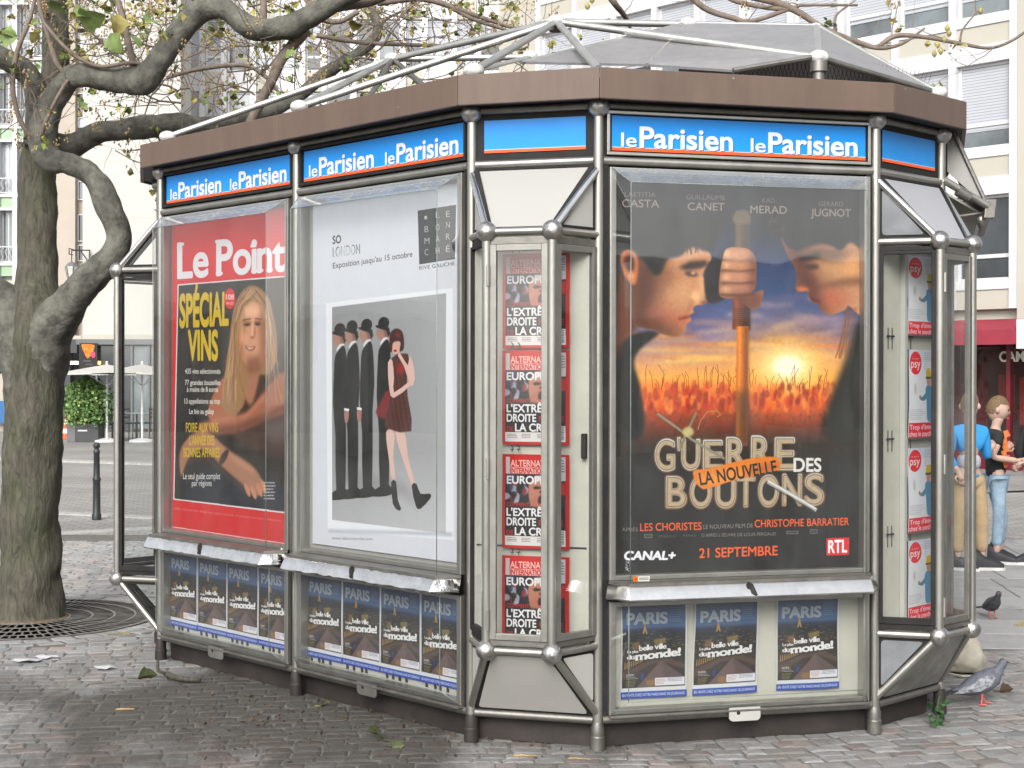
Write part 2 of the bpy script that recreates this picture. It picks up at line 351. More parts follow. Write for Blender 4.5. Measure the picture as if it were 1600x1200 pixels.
class Canvas:
    def __init__(s, W, H, col=(1, 1, 1), quad=None):
        s.W, s.H = W, H; s.im = np.ones((H, W, 3), np.float32)*np.array(col, np.float32)
        s.h = homog(quad, [(0, 0), (W, 0), (W, H), (0, H)]) if quad else None
        s.z = None
    def mp(s, p):
        p = np.asarray(p, float)
        if s.z: p = p/s.z[2]+np.array(s.z[:2])
        if s.h is None: return p
        q = np.c_[p, np.ones(len(p))] @ s.h.T
        return q[:, :2]/q[:, 2:]
    def put(s, bm, col, alpha=1):
        if bm is None: return
        x0, y0, mask = bm; h, w_ = mask.shape; R = (slice(y0, y0+h), slice(x0, x0+w_))
        if callable(col):
            yy, xx = np.mgrid[y0:y0+h, x0:x0+w_]; c = col(xx/s.W, yy/s.H)
        else: c = np.array(col, np.float32)
        m = (mask*alpha)[..., None]; s.im[R] = s.im[R]*(1-m)+c*m
    def full(s, bm):
        f = np.zeros((s.H, s.W), np.float32)
        if bm: x0, y0, m = bm; f[y0:y0+m.shape[0], x0:x0+m.shape[1]] = m
        return f
    def poly(s, pts, col, blur=0, alpha=1, sm=0):
        pts = smoothloop(pts, sm) if sm else np.asarray(pts, float)
        q = s.mp(pts); bm = boxmask(s.W, s.H, q, np.roll(q, -1, 0), 2, int(round(blur))); s.put(bm, col, alpha); return bm
    def clip(s, m, f):
        """draw with f only inside mask m"""
        keep = s.im.copy(); f(); mm = s.full(m)[..., None]; s.im = keep*(1-mm)+s.im*mm
    def line(s, pts, wd, col, blur=0, alpha=1):
        pts = [np.array(p, float) for p in pts]; ls = []
        for a, b in zip(pts[:-1], pts[1:]):
            d = b-a; n = np.array([-d[1], d[0]])/(np.hypot(*d)+1e-9)*wd/2
            q = np.array([a-n, b-n, b+n, a+n]); ls.append(s.mp(q))
        P = np.concatenate(ls); Q = np.concatenate([np.roll(l, -1, 0) for l in ls]); s.put(boxmask(s.W, s.H, P, Q, 2, int(round(blur))), col, alpha)
    def text(s, t, x, y, h, w=None, col=(1, 1, 1), bold=.012, rot=0, slant=0, align='l', alpha=1, blur=0, trk=0, outline=None, y2=None):
        """baseline-left x,y; h cap height; w fitted width (authoring units)"""
        a, b = glyphs(t, bold)
        if len(a) == 0: return
        x0 = min(a[:, 0].min(), b[:, 0].min()); x1 = max(a[:, 0].max(), b[:, 0].max())
        sy = h/CAPH; sx = (w/(x1-x0)) if w else sy
        W_ = (x1-x0)*sx
        ox = {'l': 0, 'c': -W_/2, 'r': -W_}[align]; c_, s_ = cos(rot), sin(rot)
        def f(p):
            X = (p[:, 0]-x0)*sx+ox; Y = -p[:, 1]*sy; X = X-Y*slant
            yy = Y
            if y2 is not None: yy = Y+(y2-y)*(X/max(W_, 1e-6))
            return s.mp(np.stack([x+X*c_-yy*s_, y+X*s_+yy*c_], 1))
        m = boldmask(s, a, b, f, bold, int(round(blur))); s.put(m, col, alpha)
    def serif(s, t, x, y, h, w, col, y2=None, wt=.03, slant=0):
        """slab-serif lettering: built-in letters with slabs set on their stems"""
        st = {'m': [(.1, 0), (.5, 0), (.9, 0)], 'n': [(.14, 0), (.86, 0)], 'l': [(.5, 0), (.35, 2)], 'i': [(.5, 0), (.3, 1)], 'd': [(.86, 0), (.76, 2)], 'b': [(.05, 2)], 'L': [(.18, 0), (.18, 3)],
              'P': [(.15, 0), (.1, 3)], 'u': [(.9, 0), (.05, 1), (.8, 1)], 'v': [(.1, 1), (.9, 1)], 't': [], 'r': [(.3, 0), (.2, 1)], 'p': [(.15, -1), (.05, 1)], 'h': [(.12, 0), (.9, 0), (.1, 2)], 'a': [(.95, 0)]}
        adv = []; tot = 0
        for ch in t:
            if ch == ' ': adv.append((None, .22)); tot += .22; continue
            a, b = glyphs(ch, wt); x0, x1 = a[:, 0].min(), a[:, 0].max(); g = x1-x0
            adv.append(((a, b, x0, x1), g+.055)); tot += g+.055
        sx = w/tot; sy = h/CAPH; cx = 0; EA = []; EB = []
        def f(p, o):
            X = o+p[:, 0]*sx; Y = -p[:, 1]*sy; yy = Y+((y2-y)*X/w if y2 is not None else 0)
            return s.mp(np.stack([x+X, y+yy], 1))
        for ch, (g, ad) in zip(t, adv):
            if g:
                a, b, x0, x1 = g; o = np.array([x0, 0]); s.put(boldmask(s, a-o, b-o, lambda p, cx=cx: f(p, cx), wt), col); gw = x1-x0
                for fx, lv in st.get(ch, []):
                    yy = {0: 0, 1: .50, 2: .70, 3: .64, -1: -.2}[lv]; hw = .10 if ch in 'LPmndhul' else .085
                    r = rect(fx*gw-hw, yy, fx*gw+hw, yy+.06)
                    q = f(r, cx); EA.append(q); EB.append(np.roll(q, -1, 0))
            cx += ad*sx
        def orient(A, B):
            return A, B
        for A, B in zip(EA, EB): s.put(boxmask(s.W, s.H, A, B, 3, 0), col)
    def lines(s, x0, y0, x1, y1, n, col, alpha=.8, seed=0, th=.45):
        """a block of small print too fine to read"""
        rd = random.Random(seed); dy = (y1-y0)/n; ls = []
        for i in range(n):
            x = x0; e = x0+(x1-x0)*rd.uniform(.7, 1)
            while x < e:
                ww = (x1-x0)*rd.uniform(.05, .16); ls.append(s.mp(rect(x, y0+dy*i, min(x+ww, e), y0+dy*(i+th)))); x += ww+(x1-x0)*.02
        if ls: P = np.concatenate(ls); Q = np.concatenate([np.roll(l, -1, 0) for l in ls]); s.put(boxmask(s.W, s.H, P, Q, 2, 0), col, alpha)
    def noise(s, amt, cell=1, seed=0, m=None):
        r = np.random.RandomState(seed); a = r.randn(s.H//cell+2, s.W//cell+2).astype(np.float32)
        a = np.kron(a, np.ones((cell, cell), np.float32))[:s.H, :s.W]; a = boxblur(a, cell*.6) if cell > 1 else a
        k = (a*amt)[..., None]; s.im = s.im+(k if m is None else k*m[..., None])
    def image(s, name):
        im = bpy.data.images.new(name, s.W, s.H, alpha=False)
        px = np.ones((s.H, s.W, 4), np.float32); px[..., :3] = np.clip(s.im[::-1], 0, 1)
        im.pixels.foreach_set(px.ravel()); im.update(); im.pack(); return im
def printmat(name, cv, rough=.35, dim=1.0, spec=.4):
    m, n, b, o = _mat(name); im = n.nodes.new('ShaderNodeTexImage'); im.image = cv.image(name); im.extension = 'EXTEND'
    uv = n.nodes.new('ShaderNodeUVMap'); uv.uv_map = 'UVMap'; n.links.new(uv.outputs[0], im.inputs[0])
    n.links.new(im.outputs[0], b.inputs['Base Color']); b.inputs['Roughness'].default_value = rough; b.inputs['Specular IOR Level'].default_value = spec
    geo = n.nodes.new('ShaderNodeNewGeometry'); no = n.nodes.new('ShaderNodeTexNoise'); no.inputs['Scale'].default_value = 7; n.links.new(geo.outputs['Position'], no.inputs['Vector'])
    bp = n.nodes.new('ShaderNodeBump'); bp.inputs['Strength'].default_value = .25; bp.inputs['Distance'].default_value = .01
    n.links.new(no.outputs[0], bp.inputs['Height']); n.links.new(bp.outputs[0], b.inputs['Normal'])
    return m
def sheet(name, k, u0, u1, z0, z1, d, m, parent=None, nx=6, ny=8, curl=.0015, th=.002, skew=0, seed=0):
    """a thin printed sheet standing on face k, print on its outer side, slightly wavy"""
    rd = random.Random(seed); ph = [rd.uniform(0, 6) for _ in range(4)]; vs = []; uv = []
    at = FP(k, (u0+u1)/2, z0, d)
    for lay in (0, 1):
        for j in range(ny+1):
            for i in range(nx+1):
                a, b = i/nx, j/ny
                w_ = curl*(sin(a*5+ph[0])+sin(b*7+ph[1])+sin((a+b)*4+ph[2]))
                vs.append(FP(k, u0+(u1-u0)*a+skew*(b-.5), z0+(z1-z0)*b + skew*.3*(a-.5), d+w_+(0 if lay == 0 else -th))-at); uv.append((a, b))
    n = (nx+1)*(ny+1); fs = []
    for j in range(ny):
        for i in range(nx):
            q = j*(nx+1)+i; fs.append((q, q+1, q+nx+2, q+nx+1)); fs.append((n+q, n+q+nx+1, n+q+nx+2, n+q+1))
    ring = [i for i in range(nx+1)]+[j*(nx+1)+nx for j in range(1, ny+1)]+[ny*(nx+1)+i for i in range(nx-1, -1, -1)]+[j*(nx+1) for j in range(ny-1, 0, -1)]
    for a, b in zip(ring, ring[1:]+ring[:1]): fs.append((a, n+a, n+b, b))
    me = bpy.data.meshes.new(name); me.from_pydata([tuple(v) for v in vs], [], fs); me.materials.append(m)
    ul = me.uv_layers.new(name='UVMap'); li = np.zeros(len(me.loops), int); me.loops.foreach_get('vertex_index', li)
    ul.data.foreach_set('uv', np.array(uv, np.float32)[li].ravel()); me.shade_smooth(); me.set_sharp_from_angle(angle=radians(40)); me.update()
    o = bpy.data.objects.new(name, me); link(o, parent, at); return o

# ---- sign strips
def cv_strip(words):
    c = Canvas(1236, 155, (.04, .52, .84))
    g = np.linspace(-.03, .05, 155)[:, None, None].astype(np.float32); c.im = np.clip(c.im+g*np.array([.3, 1, 1], np.float32), 0, 1)
    c.poly(rect(0, 141, 1236, 156), (.95, .36, .16)); c.poly(rect(0, 138, 1236, 142), (.85, .8, .8), alpha=.7)
    if words:
        for x0 in (45, 665):
            for dx, dy, cc in ((3, 3, (.03, .2, .4)), (0, 0, (.83, .84, .86))):
                c.text('le', x0+dx, 136+dy, 62, 70, cc, bold=.016)
                c.text('Parisien', x0+88+dx, 136+dy, 92, 440, cc, bold=.026)
    c.noise(.006, 2, 3); return c
PR = {}
PR['strip'] = printmat('blue_newspaper_strip', cv_strip(True), .3)
PR['strip_plain'] = printmat('plain_blue_strip', cv_strip(False), .3)

# ---- film poster on the front face (two boys face to face, a hand on a staff, a sunset field)
def cv_film():
    c = Canvas(764, 1180, (.05, .05, .06), [(961, 289), (1341, 296), (1346, 888), (961, 899)])
    H, W = c.H, c.W; y = np.linspace(0, 1, H)[:, None]; x = np.linspace(0, 1, W)[None, :]
    stops = [(0, (.03, .035, .06)), (.12, (.04, .07, .15)), (.20, (.08, .18, .36)), (.27, (.15, .25, .42)), (.34, (.30, .33, .52)), (.39, (.50, .44, .55)), (.43, (.70, .53, .50)), (.47, (.88, .62, .38)), (.50, (.96, .66, .28)),
             (.53, (.93, .48, .18)), (.57, (.80, .30, .14)), (.62, (.50, .19, .10)), (.67, (.16, .11, .08)), (.75, (.05, .05, .05)), (1, (.03, .03, .035))]
    ys = [a for a, _ in stops]
    c.im = np.stack([np.interp(y[:, 0], ys, [q[i] for _, q in stops])[:, None]+0*x for i in range(3)], 2).astype(np.float32)
    c.z = (940, 240, 3.6364)
    # clouds
    rd = random.Random(4)
    for i in range(34):
        cx = rd.uniform(250, 1450); cy = rd.uniform(800, 1050)
        c.poly(ell(cx, cy, rd.uniform(60, 190), rd.uniform(7, 24), rd.uniform(-.25, .1)), rd.choice([(.72, .58, .62), (.9, .74, .6), (.36, .33, .48), (.28, .28, .48), (.8, .6, .5), (.25, .24, .38)]), blur=7, alpha=.5)
    for i in range(24):
        cx = rd.uniform(300, 1400); cy = rd.uniform(1030, 1180)
        c.poly(ell(cx, cy, rd.uniform(90, 260), rd.uniform(4, 11), rd.uniform(-.06, .06)), rd.choice([(1, .85, .4), (.85, .4, .15), (1, .72, .3)]), blur=5, alpha=.5)
    # sun with glow
    c.z = (940, 540, 3.334)
    for r, a, cl in ((300, .35, (1, .64, .24)), (190, .5, (1, .80, .40)), (120, .8, (1, .92, .6)), (66, 1, (1, .99, .9))):
        c.poly(ell(965, 105, r*1.15, r*.8), cl, blur=r*.16, alpha=a)
    for an in range(14):
        t = an*pi/7+.2; c.line([(965, 105), (965+210*cos(t), 105+150*sin(t))], 7, (1, .9, .6), blur=3, alpha=.22)
    # field with stalks and small crowd in red light
    for i in range(230):
        px_ = rd.uniform(210, 1230); py = rd.uniform(205, 330)
        c.poly(ell(px_, py, rd.uniform(7, 17), rd.uniform(16, 38)), rd.choice([(.95, .45, .15), (.7, .18, .08), (.85, .3, .16), (.45, .1, .07), (1, .6, .25), (.55, .16, .1)]), blur=2, alpha=.5)
    for i in range(60):
        px_ = rd.uniform(220, 1180); py = rd.uniform(190, 250); h = rd.uniform(40, 120)
        c.line([(px_, py), (px_+rd.uniform(-9, 9), py-h*.6), (px_+rd.uniform(-22, 22), py-h)], 3, (.45, .17, .05), alpha=.65)
    for i in range(420):
        px_ = rd.uniform(160, 1340); py = rd.triangular(330, 640, 380); q = max(0, 1-(py-330)/260)
        c.poly(ell(px_, py, rd.uniform(3, 9), rd.uniform(5, 16)), (.30+.25*q*rd.random(), .2+.1*q*rd.random(), .1), blur=1, alpha=.22+.2*q)
    # left boy: dark jacket, neck, head in profile
    c.z = (940, 240, 3.6364)
    dk = (.045, .045, .05)
    c.poly([(60, 1170), (120, 1060), (240, 1015), (325, 1020), (300, 1050), (215, 1120), (185, 1200), (225, 1350), (235, 1600), (60, 1600)], (.12, .12, .12), blur=5, sm=4)
    c.poly([(60, 700), (170, 740), (190, 900), (200, 1000), (120, 1080), (60, 1200)], (.40, .19, .09), blur=9, sm=4)
    skin = lambda X, Y: np.stack([.78-.34*np.clip((.30-X)*2.8, 0, 1)+0*Y, .53-.34*np.clip((.30-X)*2.5, 0, 1)+.04*Y, .37-.25*np.clip((.30-X)*2.4, 0, 1)+0*Y], 2)
    face = [(180, 560), (260, 600), (330, 560), (430, 520), (530, 500), (600, 560), (618, 600), (600, 640), (572, 690), (582, 730), (592, 800), (596, 845), (570, 862), (530, 868), (515, 888), (522, 905), (497, 922), (505, 950), (480, 975), (474, 1000), (455, 1030), (410, 1044), (350, 1030), (290, 1005), (215, 990), (180, 950), (175, 760)]
    fm = c.poly(face, skin, blur=2, sm=5)
    def shade():
        c.poly([(180, 560), (340, 640), (320, 800), (270, 900), (290, 1010), (160, 1010)], (.30, .15, .11), blur=22, alpha=.85)
        c.poly(ell(380, 940, 120, 60, .2), (.70, .36, .27), blur=22, alpha=.6)
        c.poly(ell(430, 790, 80, 60, .3), (.88, .66, .48), blur=24, alpha=.6); c.poly([(180, 980), (320, 930), (400, 1000), (470, 1010), (440, 1060), (180, 1060)], (.34, .19, .14), blur=20, alpha=.8); c.poly([(330, 610), (430, 640), (400, 740), (330, 800), (300, 700)], (.50, .30, .20), blur=20, alpha=.6)
        c.poly(ell(440, 625, 70, 34, -.2), (.86, .62, .42), blur=16, alpha=.6); c.poly([(560, 690), (592, 700), (600, 780), (570, 800), (545, 760)], (.93, .70, .50), blur=9, alpha=.7)
        c.poly(ell(545, 815, 40, 32), (1, .78, .55), blur=9, alpha=.8)
        c.poly(ell(585, 855, 30, 12), (.4, .16, .1), blur=5, alpha=.8)
        c.poly([(498, 850), (520, 830), (510, 880), (480, 920), (470, 915)], (.62, .32, .2), blur=6, alpha=.6)
        c.poly([(430, 655), (500, 620), (590, 612), (600, 640), (540, 660), (480, 668)], (.12, .06, .05), blur=6, alpha=.95)
        c.poly(ell(505, 690, 38, 14, .12), (.16, .08, .06), blur=4, alpha=.8)
        c.poly(ell(515, 685, 13, 9), (.8, .66, .58), blur=2, alpha=.9)
        c.poly([(430, 940), (480, 925), (505, 918), (500, 935), (440, 950)], (.5, .18, .14), blur=3, alpha=.9)
        c.poly(ell(470, 960, 30, 8, -.2), (.8, .42, .34), blur=4, alpha=.7)
    c.clip(fm, shade)
    # ear
    c.poly([(105, 600), (130, 560), (175, 560), (205, 610), (205, 700), (190, 755), (160, 740), (125, 690)], (.78, .45, .26), blur=3, sm=4)
    c.poly([(125, 615), (150, 585), (180, 600), (185, 660), (165, 690), (140, 660)], (.30, .12, .07), blur=5, sm=4)
    c.poly(ell(170, 705, 14, 28), (.9, .6, .36), blur=4)
    # hair
    c.poly([(60, 160), (760, 160), (745, 330), (690, 420), (640, 500), (610, 560), (560, 550), (500, 540), (440, 590), (370, 610), (330, 690), (290, 690), (240, 620), (215, 600), (180, 555), (120, 560), (95, 640), (95, 760), (60, 800)], (.05, .045, .05), blur=5, sm=4)
    for i in range(70):
        a = rd.uniform(350, 640); b = 560+rd.uniform(-50, 25); c.line([(a, b-60), (a+rd.uniform(-8, 16), b)], 4, (.05, .035, .03), blur=1, alpha=.6)
    # right boy: head in profile facing left
    c.poly([(1480, 880), (1440, 980), (1410, 1080), (1370, 1200), (1300, 1380), (1260, 1600), (1500, 1600), (1500, 880)], (.10, .10, .08), blur=12, sm=3)
    face2 = [(1010, 470), (1060, 540), (1130, 500), (1500, 480), (1500, 900), (1400, 860), (1385, 880), (1330, 905), (1290, 915), (1245, 890), (1225, 855), (1190, 840), (1175, 815), (1155, 780), (1110, 785), (1093, 760), (1100, 700), (1090, 650), (1060, 600), (1030, 540)]
    skin2 = lambda X, Y: np.stack([.46+.34*np.clip((X-.74)*4, 0, 1)+0*Y, .28+.28*np.clip((X-.74)*4, 0, 1)+0*Y, .20+.20*np.clip((X-.74)*4, 0, 1)+0*Y], 2)
    fm2 = c.poly(face2, skin2, blur=2, sm=5)
    def shade2():
        c.poly([(1010, 470), (1100, 640), (1110, 760), (1160, 800), (1230, 880), (1290, 915), (1250, 800), (1180, 650), (1120, 500)], (.30, .13, .09), blur=16, alpha=.8)
        c.poly(ell(1320, 640, 120, 60, .2), (.84, .62, .40), blur=24, alpha=.7); c.poly([(1130, 540), (1300, 545), (1500, 540), (1500, 600), (1250, 600)], (.22, .15, .11), blur=14, alpha=.75)
        c.poly(ell(1310, 820, 90, 50, .1), (.75, .36, .26), blur=20, alpha=.7)
        c.poly(ell(1430, 620, 60, 90), (.9, .62, .38), blur=18, alpha=.8)
        c.poly([(1100, 590), (1220, 560), (1240, 585), (1150, 610)], (.12, .07, .05), blur=6)
        c.poly(ell(1190, 640, 40, 14), (.15, .07, .05), blur=5, alpha=.8)
        c.poly(ell(1135, 770, 38, 16), (.95, .5, .28), blur=6, alpha=.8)
        c.poly([(1160, 800), (1230, 830), (1240, 845), (1190, 838)], (.32, .1, .08), blur=4)
        c.poly([(1380, 700), (1500, 690), (1500, 740), (1180, 760)], (.3, .16, .1), blur=8, alpha=.5)
    c.clip(fm2, shade2)
    c.poly([(870, 160), (1500, 160), (1500, 560), (1450, 520), (1400, 500), (1350, 545), (1300, 520), (1220, 510), (1130, 540), (1080, 545), (1030, 480), (985, 470), (930, 455), (895, 400), (880, 330)], (.05, .043, .045), blur=5, sm=3)
    for i in range(60):
        a = rd.uniform(885, 1030); b = rd.uniform(370, 470); c.line([(a, b), (a+rd.uniform(5, 50), b+rd.uniform(-50, 10))], 3, rd.choice([(.45, .32, .2), (.25, .17, .11), (.12, .09, .08)]), alpha=.6)
    for i in range(14):
        a = rd.uniform(1380, 1470); c.line([(a, 870), (a-20, 1000), (a-rd.uniform(30, 70), 1160)], 5, (.5, .28, .12), blur=1, alpha=.5)
    # staff with lashing
    for (x0, x1, y0, y1, cl) in ((750, 832, 330, 560, (.36, .28, .2)), (737, 838, 790, 1000, (.45, .22, .12)), (762, 828, 980, 1660, (.83, .44, .12))):
        c.poly(rect(x0, y0, x1, y1), cl, blur=1)
        c.poly(rect(x1-(x1-x0)*.35, y0, x1, y1), tuple(v*.45 for v in cl), blur=6, alpha=.8)
        c.poly(rect(x0+(x1-x0)*.15, y0, x0+(x1-x0)*.35, y1), tuple(min(1, v*1.4) for v in cl), blur=3, alpha=.7)
    c.poly(rect(762, 1350, 830, 1680), (.2, .12, .07), blur=14, alpha=.7)
    for y0, y1 in ((400, 550), (880, 990)):
        for i in range(int((y1-y0)/12)): c.line([(748, y0+i*12+6), (836, y0+i*12)], 4, (.16, .1, .06), alpha=.8)
    c.poly([(735, 370), (760, 335), (800, 325), (832, 350), (835, 400), (750, 405)], (.4, .33, .25), blur=3, sm=3)
    # fist
    c.poly([(640, 600), (700, 560), (700, 800), (640, 850), (590, 830), (578, 700), (600, 630)], (.10, .08, .09), blur=3, sm=3)
    hand = [(700, 548), (760, 536), (830, 548), (868, 600), (872, 700), (868, 760), (845, 800), (905, 775), (912, 800), (890, 870), (850, 885), (780, 840), (720, 826), (672, 818), (660, 780), (664, 700), (676, 620)]
    hm = c.poly(hand, (.60, .38, .26), blur=1, sm=5)
    def fing():
        for i, (yy, hh) in enumerate(((575, 34), (636, 32), (705, 32), (775, 28))):
            c.poly(ell(765-i*2, yy, 92, hh), (.82-.02*i, .58-.02*i, .42), blur=9, alpha=.85)
            c.line([(672, yy+hh+1), (780, yy+hh+5), (866, yy+hh-4)], 9, (.22, .1, .06), blur=3, alpha=.9)
            c.poly(ell(700, yy, 22, hh*.6), (1, .8, .62), blur=7, alpha=.6)
        c.poly(rect(730, 800, 905, 890), (.35, .15, .1), blur=16, alpha=.7)
        c.poly(rect(835, 540, 880, 800), (.35, .17, .12), blur=14, alpha=.6)
    c.clip(hm, fing)
    c.poly([(540, 800), (640, 820), (690, 830), (600, 860)], (.2, .12, .14), blur=10, alpha=.4)
    # names
    g = (.50, .45, .43)
    for a, b, xa, ya, wa, xb, yb, wb in (('LAETITIA', 'CASTA', 132, 262, 172, 118, 320, 206), ('GUILLAUME', 'CANET', 476, 272, 218, 484, 332, 206), ('KAD', 'MERAD', 903, 284, 70, 836, 344, 206), ('GÉRARD', 'JUGNOT', 1224, 298, 140, 1180, 355, 228)):
        c.text(a, xa, ya, 27, wa, g, .004); c.text(b, xb, yb, 43, wb, (.56, .5, .47), .018)
    # titles
    c.z = (940, 540, 3.334)
    def metal(t, x_, y_, h, w_):
        m = c.text(t, x_, y_, h, w_, (.38, .25, .15), .05)
        cl = lambda X, Y: np.stack([.72-.06*np.clip((Y-.74)*9, -1, 1.2)+0*X, .70-.13*np.clip((Y-.74)*9, -1, 1.2)+0*X, .65-.19*np.clip((Y-.74)*9, -1, 1.2)+0*X], 2)
        c.text(t, x_+3, y_-3, h-6, w_-6, cl, .032)
        c.text(t, x_+5, y_-7, h-14, w_-10, (.42, .34, .26), .018); c.text(t, x_+6, y_-8, h-16, w_-12, (.7, .62, .5), .004)
    for ch, x0, x1, yb, hh in (("G", 280, 382, 652, 165), ("'", 395, 412, 655, 170), ('U', 418, 512, 646, 160), ('E', 532, 628, 645, 155), ('R', 650, 752, 645, 170), ('R', 780, 882, 645, 178), ('E', 905, 1004, 645, 170)): metal(ch, x0, yb, hh, x1-x0)
    for ch, x0, x1, yb in (('B', 340, 442, 845), ('O', 462, 575, 845), ('U', 595, 700, 845), ('T', 706, 800, 840), ('O', 818, 925, 838), ('N', 945, 1045, 832), ('S', 1065, 1160, 830)): metal(ch, x0, yb, 165, x1-x0)
    c.text('DES', 1003, 655, 70, 142, (.85, .84, .82), .03)
    c.line([(290, 355), (395, 430), (470, 490), (640, 590)], 13, (.52, .5, .42)); c.line([(492, 350), (440, 460), (410, 540)], 13, (.5, .46, .36))
    c.poly(ell(450, 450, 30, 26), (.75, .68, .45), blur=3); c.line([(500, 440), (515, 390), (550, 345), (600, 340), (618, 360), (600, 372)], 4, (.7, .55, .3))
    lb = [(482, 650), (560, 640), (760, 590), (880, 578), (925, 590), (930, 630), (900, 660), (720, 695), (560, 745), (520, 745), (485, 700)]
    lm = c.poly(lb, (.86, .47, .10), blur=1, sm=3); c.clip(lm, lambda: (c.poly(ell(620, 690, 130, 26, -.2), (.95, .62, .25), blur=10, alpha=.6), c.poly(ell(850, 640, 90, 16, -.2), (.55, .25, .06), blur=10, alpha=.6)))
    c.text('LA NOUVELLE', 517, 728, 66, 405, (.09, .06, .05), .02, rot=-.165)
    c.line([(865, 710), (990, 775), (1125, 860)], 22, (.62, .62, .6)); c.line([(868, 705), (1120, 852)], 7, (.9, .9, .88), blur=1); c.line([(862, 722), (1115, 866)], 5, (.2, .18, .16), blur=1)
    og = (.93, .36, .10); gr = (.6, .57, .55)
    c.text('APRÈS', 110, 970, 20, 82, gr, 0); c.text('LES CHORISTES', 205, 968, 40, 318, og, .012, y2=962)
    c.text('LE NOUVEAU FILM DE', 533, 958, 22, 258, gr, 0, y2=950); c.text('CHRISTOPHE BARRATIER', 801, 950, 40, 496, og, .012, y2=938)
    c.text("D'APRÈS L'ŒUVRE DE LOUIS PERGAUD", 524, 1000, 17, 388, gr, 0, y2=992)
    c.text('REINE', 110, 1012, 14, 76, (.22, .2, .2), 0); c.text('STUDIO 37', 300, 1002, 13, 92, (.45, .44, .44), 0); c.text('MARS', 428, 998, 12, 66, (.4, .4, .4), 0)
    for a, b, d, e in ((225, 984, 268, 1005), (967, 968, 1031, 986), (1092, 960, 1132, 984)): c.poly(rect(a, b, d, e), (.55, .52, .5), alpha=.7); c.poly(rect(a+4, b+4, d-4, e-4), (.1, .1, .1), alpha=.7)
    c.text('CANAL+', 121, 1118, 44, 262, (.92, .92, .94), .05, slant=.16)
    c.text('21 SEPTEMBRE', 512, 1110, 50, 410, og, .02, y2=1096)
    c.poly([(1178, 1008), (1300, 1003), (1300, 1096), (1180, 1100)], (.85, .10, .13)); c.text('RTL', 1190, 1085, 66, 98, (.95, .95, .95), .03, y2=1081)
    c.z = None; g_ = np.random.RandomState(2); c.im = c.im*(1+.05*boxblur(g_.randn(c.H, c.W).astype(np.float32), 3)*3)[..., None]; c.noise(.012, 2, 5); return c
PR['film'] = printmat('film_poster_print', cv_film(), .3)

